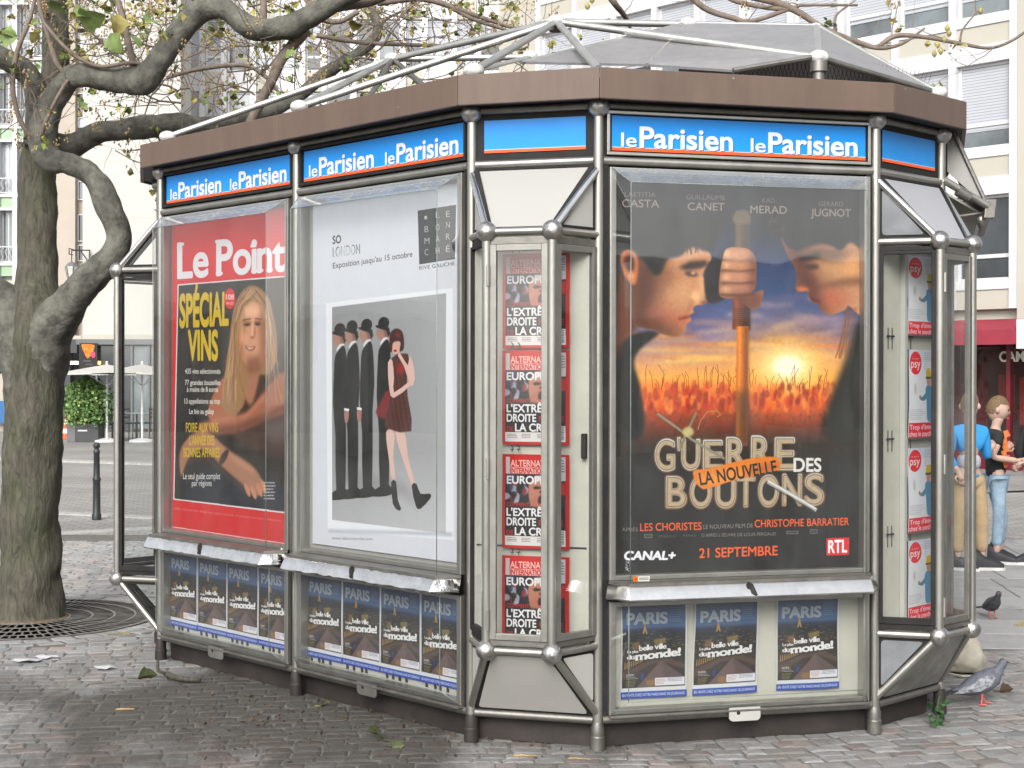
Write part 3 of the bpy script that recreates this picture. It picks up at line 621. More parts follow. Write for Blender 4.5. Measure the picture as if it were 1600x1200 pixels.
# ---- department store exhibition poster
def cv_london():
    q = [(487, 307), (713, 287), (713, 890), (482, 838)]
    c = Canvas(640, 980, (.79, .80, .83), q)
    c.z = (440, 280, 3.75)
    c.text('SO', 288, 340, 46, 48, (.06, .06, .06), .02, y2=336)
    tx = 'LONDON'
    c.text(tx, 288, 415, 56, 158, (.15, .15, .16), .0, y2=404); c.text(tx, 292, 414, 50, 150, (.79, .80, .83), -.012, y2=402)
    c.text("Exposition jusqu'au 15 octobre", 288, 482, 33, 462, (.2, .2, .22), .004, y2=440)
    c.poly([(780, 175), (1002, 152), (996, 468), (790, 488)], (.14, .14, .15))
    c.poly([(818, 208), (834, 206), (834, 226), (819, 228)], (.7, .7, .7))
    for r, (ys, row) in enumerate((((228, 222, 220), ' LE'), ((302, 294, 284), 'BON'), ((370, 362, 352), 'MAR'), ((436, 430, 424), 'CHÉ'))):
        for j, ch in enumerate(row):
            if ch != ' ': c.text(ch, (820, 884, 944)[j], ys[j], 36, 22 if ch != 'M' else 28, (.68, .68, .68), -.004)
    c.text('RIVE GAUCHE', 790, 520, 22, 205, (.25, .25, .27), -.004, y2=504)
    c.z = (500, 450, 3.159)
    # photograph on a grey studio ground
    c.poly([(18, 36), (640, 0), (646, 1270), (18, 1166)], (.86, .87, .89))
    bgm = c.poly([(48, 58), (608, 24), (606, 1232), (40, 1116)], lambda X, Y: np.stack([.52+.12*X+.16*np.clip((Y-.7)*3, 0, 1)]*3, 2)*np.array([.98, .985, 1.0]))
    bl = (.055, .052, .055)
    def figs():
        for X, top, sc, w_ in ((40, 135, 1, 0), (75+25, 125, 1, 1), (172, 122, 1, 1), (256, 118, 1, 1)):
            hx = X+10
            c.poly([(hx+8, top+62), (hx+54, top+60), (hx+62, top+110), (hx+28, top+122), (hx+6, top+100), (hx, top+85)], (.62, .46, .40), blur=1, sm=4)
            c.poly([(hx+34, top+70), (hx+58, top+60), (hx+62, top+100), (hx+44, top+112)], (.42, .28, .24), blur=3, alpha=.7)
            c.poly([(hx+34, top+108), (hx+58, top+110), (hx+30, top+150), (hx+18, top+135)], (.8, .8, .82), sm=2)
            c.poly(ell(hx+36, top+34, 27, 30), bl); c.poly([(hx-6, top+44), (hx+16, top+42), (hx+62, top+58), (hx+68, top+88), (hx+58, top+104), (hx+48, top+72), (hx, top+54)], bl, blur=1)
            c.poly([(hx+12, top+165), (hx+38, top+125), (hx+56, top+118), (hx+67, top+170), (hx+72, top+330), (hx+62, top+470), (hx+56, 970), (hx+12, 975), (hx+10, 700), (hx+0, top+400), (hx+6, top+240)], bl, blur=1, sm=2)
            c.poly([(hx-30, 1000), (hx+4, 970), (hx+60, 965), (hx+72, 1008), (hx+20, 1018), (hx-28, 1012)], (.03, .03, .03), sm=3)
        for hx, hy in ((115, 600), (178, 600)):
            c.poly([(hx-10, hy-30), (hx+12, hy-26), (hx+8, hy+28), (hx-8, hy+30)], (.6, .42, .38), sm=3); c.poly([(hx-12, hy-40), (hx+14, hy-34), (hx+12, hy-22), (hx-10, hy-28)], (.85, .85, .87))
        # woman in tartan dress
        sk = (.82, .68, .64)
        c.poly([(310, 695), (352, 700), (346, 820), (356, 945), (338, 950), (326, 850)], sk, blur=1, sm=3); c.poly([(356, 700), (402, 705), (420, 830), (452, 968), (438, 975), (400, 860)], sk, blur=1, sm=3)
        c.poly([(334, 950), (358, 948), (366, 1040), (382, 1085), (370, 1096), (342, 1060)], (.05, .05, .05), sm=2); c.poly([(436, 975), (460, 968), (480, 1020), (525, 1022), (530, 1045), (480, 1095), (456, 1080)], (.05, .05, .05), sm=2)
        c.poly([(260, 590), (310, 490), (350, 480), (330, 640), (270, 615)], (.45, .10, .10), blur=3)
        dm = c.poly([(340, 330), (370, 308), (420, 312), (432, 360), (415, 430), (418, 520), (438, 640), (436, 700), (380, 702), (300, 670), (330, 540), (350, 430)], (.27, .12, .10), blur=1)
        c.clip(dm, lambda: [c.line([(200+i*22, 300), (260+i*22, 720)], 5, (.55, .12, .1), alpha=.55) for i in range(12)]+[c.line([(280, 330+i*26), (460, 320+i*26)], 5, (.16, .2, .12), alpha=.6) for i in range(16)])
        c.poly(ell(386, 385, 22, 28), (.6, .1, .1), blur=5, alpha=.8)
        c.poly([(322, 350), (344, 340), (352, 430), (352, 500), (425, 452), (432, 472), (350, 528), (328, 480)], sk, sm=2); c.poly([(428, 320), (446, 360), (455, 440), (436, 476), (400, 370), (372, 320), (382, 306), (420, 370)], sk, sm=2)
        c.poly(ell(362, 268, 26, 42), (.80, .62, .56)); c.poly([(330, 250), (334, 205), (362, 183), (392, 200), (402, 250), (398, 290), (380, 296), (384, 250), (348, 252), (342, 296), (328, 290)], (.22, .06, .05), blur=1, sm=3)
        c.poly(ell(358, 293, 8, 6), (.6, .08, .08)); c.poly(ell(372, 215, 14, 10), (.5, .14, .1), blur=4, alpha=.8)
        c.poly([(60, 900), (130, 860), (230, 900), (330, 930), (400, 960), (460, 1080), (380, 1010), (200, 990)], (.3, .3, .31), blur=12, alpha=.25)
    c.clip(bgm, figs)
    c.z = (440, 580, 3.528)
    c.poly([(232, 842), (818, 908), (818, 918), (236, 850)], (.42, .45, .52), blur=4, alpha=.8); c.poly([(818, 908), (924, 921), (924, 932), (818, 918)], (.42, .45, .52), blur=4, alpha=.8)
    c.text('www.lebonmarche.com', 254, 898, 18, 224, (.42, .43, .46), -.002, y2=922)
    c.z = None; c.noise(.006, 2, 8); return c
PR['london'] = printmat('store_poster_print', cv_london(), .3)

# ---- red framed magazine poster
def cv_point():
    def pj(u, z):
        P = FP('01', u, z, -.02); y = P.y; a = (P.x/y)*FPX+800; b = 600-(P.z-CAMH)/y*FPX; return (a, b-7.5)
    q = [pj(.09, 2.56), pj(1.29, 2.56), pj(1.29, .745), pj(.09, .745)]
    c = Canvas(600, 900, (.76, .05, .08), q)
    c.z = (160, 180, 3.75)
    c.serif('Le Point', 443, 957, 205, 645, (.82, .80, .82), y2=910, wt=.028)
    c.text('www', 445, 972, 7, 70, (.8, .6, .6), 0)
    c.z = (180, 420, 2.61)
    c.poly([(254, 66), (720, 28), (760, 1008), (237, 944)], (.8, .78, .78))
    im = c.poly([(259, 71), (720, 34), (760, 1000), (242, 939)], lambda X, Y: np.stack([.13-.08*Y+.05*X, .11-.07*Y+.03*X, .10-.06*Y+.0*X], 2)+.0)
    def pic():
        sk = (.62, .40, .29)
        # torso, arms, denim
        c.poly([(330, 860), (430, 800), (560, 830), (700, 900), (740, 1000), (300, 960)], (.06, .09, .14), blur=8, sm=3)
        c.poly([(470, 420), (560, 380), (660, 430), (720, 560), (720, 760), (560, 740), (450, 640), (420, 540)], (.22, .12, .07), blur=8, sm=3)
        c.poly([(540, 400), (600, 390), (590, 470), (560, 560), (520, 480)], sk, blur=5, sm=3)
        c.poly([(380, 600), (410, 500), (460, 440), (520, 520), (500, 600), (430, 640)], (.62, .36, .24), blur=4, sm=3)
        c.poly([(340, 640), (420, 612), (540, 590), (600, 520), (700, 420), (740, 560), (620, 620), (500, 670), (380, 676)], (.60, .35, .24), blur=5, sm=4); c.line([(370, 668), (500, 655), (640, 600), (740, 540)], 22, (.30, .16, .11), blur=8, alpha=.8); c.line([(400, 625), (540, 600), (620, 520)], 12, (.80, .54, .40), blur=6, alpha=.6)
        c.poly([(262, 760), (290, 700), (350, 660), (400, 680), (470, 740), (560, 800), (600, 850), (615, 905), (580, 930), (520, 880), (450, 820), (360, 740), (300, 780), (270, 850)], (.60, .41, .31), blur=4, sm=4); c.line([(300, 790), (370, 770), (450, 840), (530, 900)], 16, (.30, .18, .13), blur=7, alpha=.8); c.line([(300, 720), (370, 690), (480, 770), (570, 830)], 12, (.80, .60, .47), blur=6, alpha=.5)
        for a, b in ((545, 905), (570, 915), (595, 905), (612, 890)): c.poly(ell(a, b, 9, 30, -.35), (.72, .48, .36), blur=2)
        c.poly(ell(448, 770, 12, 36, .5), (.12, .1, .1), blur=2, alpha=.8)
        # head and long fair hair
        c.poly([(556, 70), (500, 130), (478, 230), (466, 340), (450, 480), (440, 560), (480, 600), (530, 560), (560, 440), (640, 430), (670, 330), (650, 180), (620, 100)], (.58, .42, .27), blur=3, sm=4)
        c.poly([(545, 150), (580, 130), (625, 150), (640, 240), (625, 340), (590, 400), (555, 400), (522, 360), (503, 280), (510, 200)], (.76, .55, .43), blur=3, sm=4)
        c.poly([(590, 150), (640, 200), (640, 330), (600, 400), (596, 280)], (.55, .32, .22), blur=10, alpha=.7)
        for i in range(30):
            a = 470+i*2.2; c.line([(545-i*.6, 90+i), (a+10, 260), (a-15, 420), (a-10+i, 480+(i*37)%90)], 3, random.Random(i).choice([(.74, .57, .38), (.4, .27, .16), (.62, .45, .28)]), blur=2, alpha=.3)
        c.poly([(505, 230), (520, 300), (545, 380), (520, 360), (500, 300)], (.62, .38, .27), blur=8, alpha=.7)
        c.poly(ell(530, 285, 16, 22), (.90, .60, .48), blur=8, alpha=.6); c.poly(ell(568, 175, 40, 20), (.95, .74, .58), blur=10, alpha=.6)
        c.poly([(563, 215), (570, 215), (575, 275), (562, 280)], (.92, .68, .54), blur=3, alpha=.6); c.poly([(575, 225), (582, 270), (574, 286), (570, 270)], (.55, .33, .24), blur=3, alpha=.6); c.poly([(540, 365), (600, 355), (600, 420), (550, 430)], (.48, .27, .18), blur=9, alpha=.8)
        hr = random.Random(3)
        for i in range(150):
            x0 = 545+hr.uniform(-14, 40); sd2 = hr.random() < .62; ex = (hr.uniform(440, 505) if sd2 else hr.uniform(625, 690)); mx_ = (hr.uniform(478, 512) if sd2 else hr.uniform(622, 655)); ey = hr.uniform(380, 560)
            c.line([(x0, hr.uniform(80, 110)), ((x0+mx_)/2-(12 if sd2 else -18), 150), (mx_, 240+hr.uniform(-20, 20)), (mx_+(ex-mx_)*.5, 350), (ex, ey)], hr.uniform(1.5, 3.5), hr.choice([(.80, .64, .44), (.36, .24, .15), (.66, .49, .31), (.28, .18, .11), (.74, .56, .36)]), blur=1, alpha=.38)
        c.poly(ell(544, 226, 19, 10, -.1), (.52, .36, .28), blur=3); c.poly(ell(545, 230, 11, 4, -.05), (.14, .1, .1), blur=1, alpha=.85); c.poly(ell(588, 224, 15, 9), (.42, .27, .2), blur=3); c.poly(ell(588, 228, 9, 4), (.12, .08, .08), blur=1, alpha=.85); c.line([(525, 212), (560, 205)], 4, (.3, .2, .13), blur=1); c.line([(577, 204), (605, 208)], 4, (.3, .2, .13), blur=1)
        c.poly(ell(566, 282, 9, 5), (.6, .34, .25), blur=2); c.poly([(536, 314), (558, 322), (580, 316), (572, 333), (555, 337), (542, 328)], (.56, .27, .22), blur=2, sm=3); c.poly([(543, 318), (560, 325), (574, 320), (565, 329), (553, 330)], (.80, .73, .68), blur=1, sm=2)
        c.poly([(600, 640), (740, 600), (740, 700), (640, 700)], (.36, .33, .32), blur=10, alpha=.5)
    c.clip(im, pic)
    ye = (.76, .64, .08); wh = (.82, .8, .78)
    c.text('SPÉCIAL', 264, 238, 130, 202, ye, .04, y2=228); c.text('VINS', 300, 372, 118, 122, ye, .04, y2=372)
    c.poly(ell(473, 124, 23, 42), (.78, .07, .1)); c.text('108', 457, 128, 22, 32, wh, .02); c.text('PAGES', 458, 148, 11, 30, wh, .01)
    for t, x_, y_, w_ in (('435 vins sélectionnés', 286, 430, 148), ('77 grandes bouteilles', 286, 476, 148), ('à moins de 8 euros', 294, 504, 130), ('13 appellations au top', 284, 552, 148), ('Le bio au galop', 304, 594, 102)):
        c.text(t, x_, y_, 21, w_, wh, .02)
    for t, x_, y_, w_ in (('FOIRE AUX VINS', 290, 668, 134), ("L'ANNÉE DES", 304, 720, 104), ('BONNES AFFAIRES', 280, 770, 150)): c.text(t, x_, y_, 38, w_, ye, .02)
    c.text('Le seul guide complet', 278, 860, 26, 154, wh, .01); c.text('par régions', 314, 888, 24, 82, wh, .01)
    c.lines(612, 872, 668, 950, 6, wh, .8, 12)
    c.text("L'abus d'alcool est dangereux pour la santé. À consommer avec modération", 232, 982, 11, 452, (.8, .5, .5), 0, y2=1036)
    c.line([(212, 1052), (760, 1132)], 4, (.8, .7, .7))
    c.z = None; c.noise(.008, 2, 9); return c
PR['point'] = printmat('red_magazine_poster_print', cv_point(), .3)

# ---- red bordered monthly
def cv_alter():
    c = Canvas(420, 580, (.72, .07, .07)); c.z = (0, 0, 1/1)
    k = 420/745.; z = lambda x, y: ((x-25)*k, (y-115)*k*.997)
    def P(pts): return [z(*p) for p in pts]
    def T(t, x, y, h, w_, col, b=.02): xx, yy = z(x, y); c.text(t, xx, yy, h*k, w_*k, col, b)
    m = c.poly(P(rect(58, 140, 728, 1115)), (.78, .76, .76))
    def pic():
        c.poly(P(rect(58, 330, 728, 1010)), (.1, .09, .1))
        rd = random.Random(2)
        for i in range(40): c.poly(P(ell(rd.uniform(60, 330), rd.uniform(340, 640), rd.uniform(15, 50), rd.uniform(15, 60))), rd.choice([(.08, .08, .1), (.05, .05, .06), (.5, .12, .14), (.65, .65, .72), (.2, .2, .3), (.07, .07, .08)]), blur=3, alpha=.8)
        c.poly(P([(330, 430), (420, 350), (600, 340), (690, 470), (700, 620), (620, 720), (480, 720), (360, 690), (320, 560)]), (.66, .42, .34), blur=3, sm=4)
        c.poly(P([(380, 350), (560, 340), (700, 400), (640, 420), (520, 400), (400, 420)]), (.74, .72, .72), blur=5)
        c.poly(P([(560, 420), (728, 430), (728, 980), (560, 980)]), (.16, .15, .17), blur=8); c.poly(P(rect(660, 420, 728, 560)), (.7, .12, .12), blur=5)
        c.poly(P([(365, 480), (400, 460), (460, 470), (450, 490), (390, 498)]), (.15, .1, .09), blur=3); c.poly(P(ell(462, 525, 26, 16)), (.3, .14, .11), blur=3)
        c.poly(P(ell(462, 620, 44, 66)), (.55, .2, .2), blur=2); c.poly(P(ell(462, 618, 32, 52)), (.04, .03, .04), blur=1); c.poly(P([(430, 650), (500, 650), (480, 680), (445, 680)]), (.75, .3, .35), blur=2)
        c.poly(P([(420, 560), (330, 620), (330, 700), (400, 720), (410, 640)]), (.62, .36, .28), blur=6, alpha=.7)
        c.poly(P(rect(58, 690, 728, 1012)), (.09, .08, .1), blur=6, alpha=.85)
    c.clip(m, pic)
    c.poly(P(rect(58, 1012, 728, 1115)), (.8, .78, .77)); c.poly(P(rect(58, 140, 728, 332)), (.72, .07, .07)); c.poly(P(rect(640, 140, 728, 400)), (.76, .75, .76)); c.poly(P(rect(64, 145, 110, 330)), (.72, .68, .68))
    T('ALTERNATIVES', 118, 248, 70, 520, (.85, .66, .62), .03); c.poly(P(rect(112, 258, 640, 328)), (.83, .7, .68), alpha=.9); T('INTERNATIONALES', 116, 322, 56, 515, (.70, .07, .07), .035)
    T('EUROPE', 78, 438, 84, 420, (.82, .81, .82), .03); T('COMMENT', 78, 686, 42, 248, (.66, .09, .08), .02)
    T("L'EXTRÊME", 78, 790, 84, 530, (.84, .83, .83), .03); T('DROITE', 78, 895, 84, 325, (.84, .83, .83), .03); T('PROFITE', 435, 892, 60, 270, (.6, .1, .1), .02)
    T('DE', 78, 1000, 52, 72, (.66, .09, .08), .02); T('LA CRISE', 172, 1000, 84, 430, (.84, .83, .83), .03)
    for x_ in (80, 242, 415, 560): a, b = z(x_, 1030); e, f = z(x_+130, 1082); c.lines(a, b, e, f, 3, (.3, .15, .15), .7, x_)
    a, b = z(655, 175); e, f = z(722, 320); c.lines(a, b, e, f, 5, (.2, .2, .2), .6, 4)
    c.poly(P(rect(668, 940, 726, 1110)), (.85, .85, .84))
    for i in range(16): c.poly(P(rect(680, 950+i*9, 712, 950+i*9+(3 if i % 3 else 6))), (.1, .1, .1), alpha=.8)
    c.noise(.01, 2, 3); return c
PR['alter'] = printmat('red_monthly_print', cv_alter(), .35)

# ---- night view city magazine with white border and blue foot strip
def cv_paris():
    c = Canvas(450, 640, (.78, .79, .80))
    k = .5714; z = lambda x, y: ((x-72)*k, (y-55)*k)   # authored on an enlarged view
    def P(pts): return [z(*p) for p in pts]
    m = c.poly(P(rect(84, 55, 842, 1050)), (.05, .06, .09))
    def pic():
        y = np.linspace(0, 1, 640)[:, None]; x = np.linspace(0, 1, 450)[None, :]
        st = [(0, (.13, .19, .33)), (.12, (.17, .27, .45)), (.25, (.22, .34, .50)), (.29, (.08, .12, .22)), (.34, (.05, .07, .11)), (.5, (.09, .08, .06)), (.62, (.15, .11, .09)), (.7, (.16, .12, .12)), (.9, (.09, .07, .07)), (1, (.06, .05, .05))]
        c.im = np.stack([np.interp(y[:, 0], [a for a, _ in st], [q[i] for _, q in st])[:, None]+0*x for i in range(3)], 2).astype(np.float32)
        rd = random.Random(6)
        for i in range(160):
            a = rd.uniform(90, 830); b = rd.triangular(350, 760, 560); c.poly(P(ell(a, b, rd.uniform(3, 26), rd.uniform(2, 9))), rd.choice([(.55, .42, .2), (.4, .3, .14), (.6, .5, .3), (.12, .12, .14), (.05, .05, .07)]), blur=1, alpha=.55)
        c.poly(P([(460, 490), (600, 470), (610, 530), (480, 560)]), (.55, .46, .2), blur=4, alpha=.7); c.poly(P([(200, 520), (290, 500), (300, 600), (210, 600)]), (.5, .34, .16), blur=4, alpha=.7)
        c.poly(P([(330, 420), (348, 330), (357, 230), (366, 330), (388, 420), (372, 420), (357, 380), (344, 420)]), (.68, .5, .2), blur=1)
        for i in range(9): a = 110+i*26; c.poly(P([(a, 830-i*10), (a+6, 745-i*4), (a+14, 745-i*4), (a+14, 826-i*10)]), (.66, .5, .22), blur=1, alpha=.9)
        c.poly(P([(90, 860), (400, 740), (620, 715), (842, 790), (842, 850), (600, 770), (400, 790), (90, 960)]), (.30, .22, .17), blur=5, alpha=.8)
        pm = c.poly(P([(550, 740), (842, 950), (842, 1050), (260, 1050)]), (.28, .22, .22), blur=1)
        def lat():
            c.poly(P([(550, 740), (620, 1050), (260, 1050)]), (.36, .28, .27), blur=4, alpha=.7)
            for i in range(28):
                c.line(P([(550-i*26, 740), (1100-i*26, 1150)]), 1.2, (.5, .42, .38), alpha=.4); c.line(P([(550+i*26-380, 740), (i*26-180, 1150)]), 1.2, (.5, .42, .38), alpha=.35)
            c.poly(P(ell(430, 1000, 60, 40)), (.55, .4, .2), blur=5, alpha=.7)
        c.clip(pm, lat)
        c.poly(P([(320, 870), (350, 890), (330, 970), (300, 930)]), (.1, .17, .4), blur=1)
    c.clip(m, pic)
    def T(t, x, y, h, w_, col, b=.02): xx, yy = z(x, y); c.text(t, xx, yy, h*k, w_*k, col, b)
    T('PARIS', 145, 300, 128, 480, (.56, .60, .64), .045)
    a, b = z(655, 90); e, f = z(805, 300); c.lines(a, b, e, f, 8, (.55, .6, .66), .4, 4)
    wh = (.84, .84, .84); X, Y = z(145, 635); c.serif('La plus', X, Y, 30*k, 135*k, wh); X, Y = z(288, 615); c.serif('belle ville', X, Y, 58*k, 330*k, wh, y2=Y-16*k)
    X, Y = z(142, 710); c.serif('du', X, Y, 50*k, 95*k, wh); X, Y = z(248, 725); c.serif('monde!', X, Y, 88*k, 545*k, wh, y2=Y-38*k, wt=.04)
    T('GUIDE :', 135, 910, 22, 105, (.75, .75, .75), .02)
    a, b = z(135, 922); e, f = z(290, 955); c.lines(a, b, e, f, 2, (.7, .7, .7), .8, 1); a, b = z(135, 965); e, f = z(255, 1045); c.lines(a, b, e, f, 5, (.6, .56, .15), .7, 2)
    c.poly(P(rect(480, 945, 835, 1035)), (.80, .80, .82)); a, b = z(492, 960); e, f = z(620, 1025); c.lines(a, b, e, f, 4, (.6, .35, .3), .6, 5); a, b = z(632, 952); e, f = z(820, 1000); c.lines(a, b, e, f, 3, (.2, .25, .4), .6, 6)
    c.poly(P(rect(60, 1095, 870, 1180)), (.12, .24, .60)); T('EN VENTE CHEZ VOTRE MARCHAND DE JOURNAUX', 90, 1150, 32, 745, (.72, .76, .84), .02)
    c.im = np.clip(c.im*.96+.035, 0, 1); c.noise(.01, 2, 3); return c
PR['paris'] = printmat('city_magazine_print', cv_paris(), .35)

# ---- pale magazine with red round badge
def cv_psy():
    c = Canvas(360, 480, (.86, .86, .88))
    c.poly(rect(14, 0, 360, 60), (.78, .80, .84)); c.lines(170, 14, 350, 110, 8, (.45, .47, .52), .4, 3)
    c.poly(ell(78, 72, 62, 62), (.86, .13, .2)); c.text('la santé', 44, 52, 10, 68, (.95, .75, .75), 0); c.text('psy', 30, 96, 46, 96, (.93, .9, .9), .005)
    c.poly(ell(215, 170, 22, 40), (.8, .81, .84), blur=8); c.poly(ell(70, 210, 12, 30), (.66, .66, .6), blur=6, alpha=.7)
    c.poly([(176, 215), (200, 190), (240, 200), (252, 300), (250, 380), (196, 380), (184, 280)], (.30, .52, .66), blur=2, sm=3); c.poly([(150, 250), (184, 225), (190, 250), (160, 275), (120, 268), (118, 258)], (.30, .50, .62), sm=2)
    c.poly(ell(118, 255, 10, 12), (.7, .48, .38)); c.poly(ell(214, 168, 22, 28), (.72, .52, .42)); c.poly([(186, 150), (192, 105), (236, 100), (244, 148)], (.8, .66, .1), blur=1); c.poly(rect(182, 144, 250, 156), (.3, .28, .2))
    c.lines(20, 320, 170, 380, 6, (.5, .5, .55), .4, 9)
    c.poly(rect(14, 392, 360, 470), (.88, .12, .22)); c.text("Trop d'émotions", 22, 428, 27, 326, (.94, .86, .87), .012); c.text('chez le psychologue', 22, 464, 27, 330, (.94, .86, .87), .012)
    c.poly(rect(0, 0, 8, 480), (.12, .12, .13)); c.poly(rect(0, 470, 360, 480), (.35, .35, .36)); c.noise(.008, 2, 3); return c
PR['psy'] = printmat('pale_magazine_print', cv_psy(), .35)
def cv_sticker():
    c = Canvas(160, 40, (.82, .82, .8)); c.poly(rect(0, 0, 46, 40), (.85, .42, .08)); c.text('d', 14, 30, 20, 16, (.1, .05, .02), .03)
    for i in range(26): c.poly(rect(56+i*3.7, 8, 56+i*3.7+(1.2 if i % 3 else 2.2), 32), (.1, .1, .1))
    return c
PR['sticker'] = printmat('label_print', cv_sticker())
def cv_cafe():
    c = Canvas(200, 280, (.035, .035, .04))
    m = c.poly([(20, 22), (70, 10), (140, 12), (175, 30), (150, 110), (96, 175), (60, 120)], (.85, .42, .05), sm=3)
    rd = random.Random(1); c.clip(m, lambda: [c.poly(ell(rd.uniform(30, 160), rd.uniform(20, 150), 6, 5), rd.choice([(.95, .6, .1), (.7, .28, .03)]), blur=1) for _ in range(70)])
    c.poly([(140, 100), (170, 95), (185, 120), (180, 160), (150, 165), (135, 135)], (.85, .2, .35), sm=3)
    for j, (xa, yy, nn) in enumerate(((36, 205, 16), (66, 245, 14))): c.line([(xa+i*6.5, yy+10*sin(i*2.1+j)) for i in range(nn)], 4, (.4, .4, .42))
    return c
PR['cafe'] = printmat('cafe_sign_print', cv_cafe())

# ================================================================== KIOSK
KB = (N0+N3+N6+N9)/4
kiosk = empty('newspaper_kiosk', (KB.x, KB.y, 0), 'large hexagonal metal and glass newspaper kiosk with brown cornice and tube lattice roof', 'kiosk')
def vert(i_prev, i_cur, d):
    pass
RING = [N0, N1, N2, N3, N4, N5, N6, N7, N8, N9, N10, N11, N12, NL]
RK = ['01', '12', '23', '34', '45', '56', '67', '78', '89', '9A', 'AB', 'BC', 'CL', 'L0']
def ringpt(i, d, z):
    n1 = FN(RK[i-1]); n2 = FN(RK[i]); m = (n1+n2).normalized(); c = m.dot(n1)
    p = RING[i] + m*(d/c); return Vector((p.x, p.y, z))
def ringpoly(d, z): return [ringpt(i, d, z) for i in range(14)]
MB().prism(ringpoly(-.075, .02), (0, 0, 2.84)).build('core', M['dark'], kiosk)
MB().prism(ringpoly(.10, 2.885), (0, 0, .085)).build('roof_deck', M['skirt'], kiosk)
for i in range(14):
    j = (i+1) % 14; t = FT(RK[i])*.0008
    a, b, c_, d_ = ringpt(i, .12, 2.875)+t, ringpt(j, .12, 2.875)-t, ringpt(j, .098, 2.875)-t, ringpt(i, .098, 2.875)+t
    MB().prism([a, b, c_, d_], (0, 0, .137)).build('cornice_board', M['brown'], kiosk, bevel=.004)
    a, b, c_, d_ = ringpt(i, -.06, .0)+t, ringpt(j, -.06, .0)-t, ringpt(j, -.1, .0)-t, ringpt(i, -.1, .0)+t
    MB().prism([a, b, c_, d_], (0, 0, .15)).build('skirt_board', M['skirt'], kiosk)
for i, N in enumerate(RING):
    if i in (8, 9, 10, 11): r = .022
    p = MB().tube([N+Vector((0, 0, .05)), N+Vector((0, 0, 2.86))], .0225, 16).build('post', M['steel'], kiosk, smooth=40)
    MB().lathe(N, [(.028, 2.818), (.046, 2.838), (.052, 2.86), (.046, 2.882), (.02, 2.892)], 18).build('joint_cap', M['ball'], p, smooth=50)
    MB().lathe(N, [(.034, .0), (.034, .06), (.031, .065), (.031, .10), (.024, .125)], 16).build('post_foot', M['steel_dull'] if i in (3, 4) else M['skirt'], p, smooth=30)
for i, k in enumerate(RK):
    L = FACES[k][2]
    MB().tube([FP(k, .02, 2.868), FP(k, L-.02, 2.868)], .019, 12).build('top_rail', M['steel_dull'], kiosk, smooth=40)
    MB().tube([FP(k, .02, 2.622), FP(k, L-.02, 2.622)], .020, 12).build('sign_rail', M['steel'], kiosk, smooth=40)
    MB().tube([FP(k, .02, .133), FP(k, L-.02, .133)], .019, 12).build('bottom_rail', M['steel_dull'], kiosk, smooth=40)
# sign band
for k in RK:
    L = FACES[k][2]
    sb = MB().fbox(k, .018, L-.018, 2.638, 2.856, -.05, -.004).build('sign_box', M['black'], kiosk)
    if k in ('01', '12', '34'):
        o = sheet('sign_print', k, .062, L-.052, 2.670, 2.825, .001, PR['strip'], sb, 2, 1, 0)
        fm = M['steel'] if k == '34' else M['black']
        w_ = .014
        m = MB(); u0, u1, z0, z1 = (.036, L-.03, 2.648, 2.845)
        m.fbox(k, u0, u1, z1-w_, z1, -.003, .016); m.fbox(k, u0, u1, z0, z0+w_, -.003, .016); m.fbox(k, u0, u0+w_, z0+w_, z1-w_, -.003, .016); m.fbox(k, u1-w_, u1, z0+w_, z1-w_, -.003, .016)
        m.build('sign_frame', fm, sb, bevel=.002)
    elif k in ('23', '45', 'L0', '67', '9A'):
        sheet('sign_print', k, .058, L-.058, 2.675, 2.822, .001, PR['strip_plain'], sb, 2, 1, 0)
# black backing and infill
for k in RK:
    L = FACES[k][2]
    if k in ('01', '12', '34'):
        MB().fbox(k, .012, L-.012, .15, 2.605, -.07, -.045).build('back_panel', M['black'], kiosk)
        for a, b in ((.018, .045), (L-.048, L-.018)): MB().fbox(k, a, b, .15, 2.605, -.044, .006).build('gasket', M['black'], kiosk)
    elif k not in ('23', '45', 'L0'):
        MB().fbox(k, .02, L-.02, .15, 2.605, -.05, -.02).build('wall_panel', M['steel_dull'], kiosk)

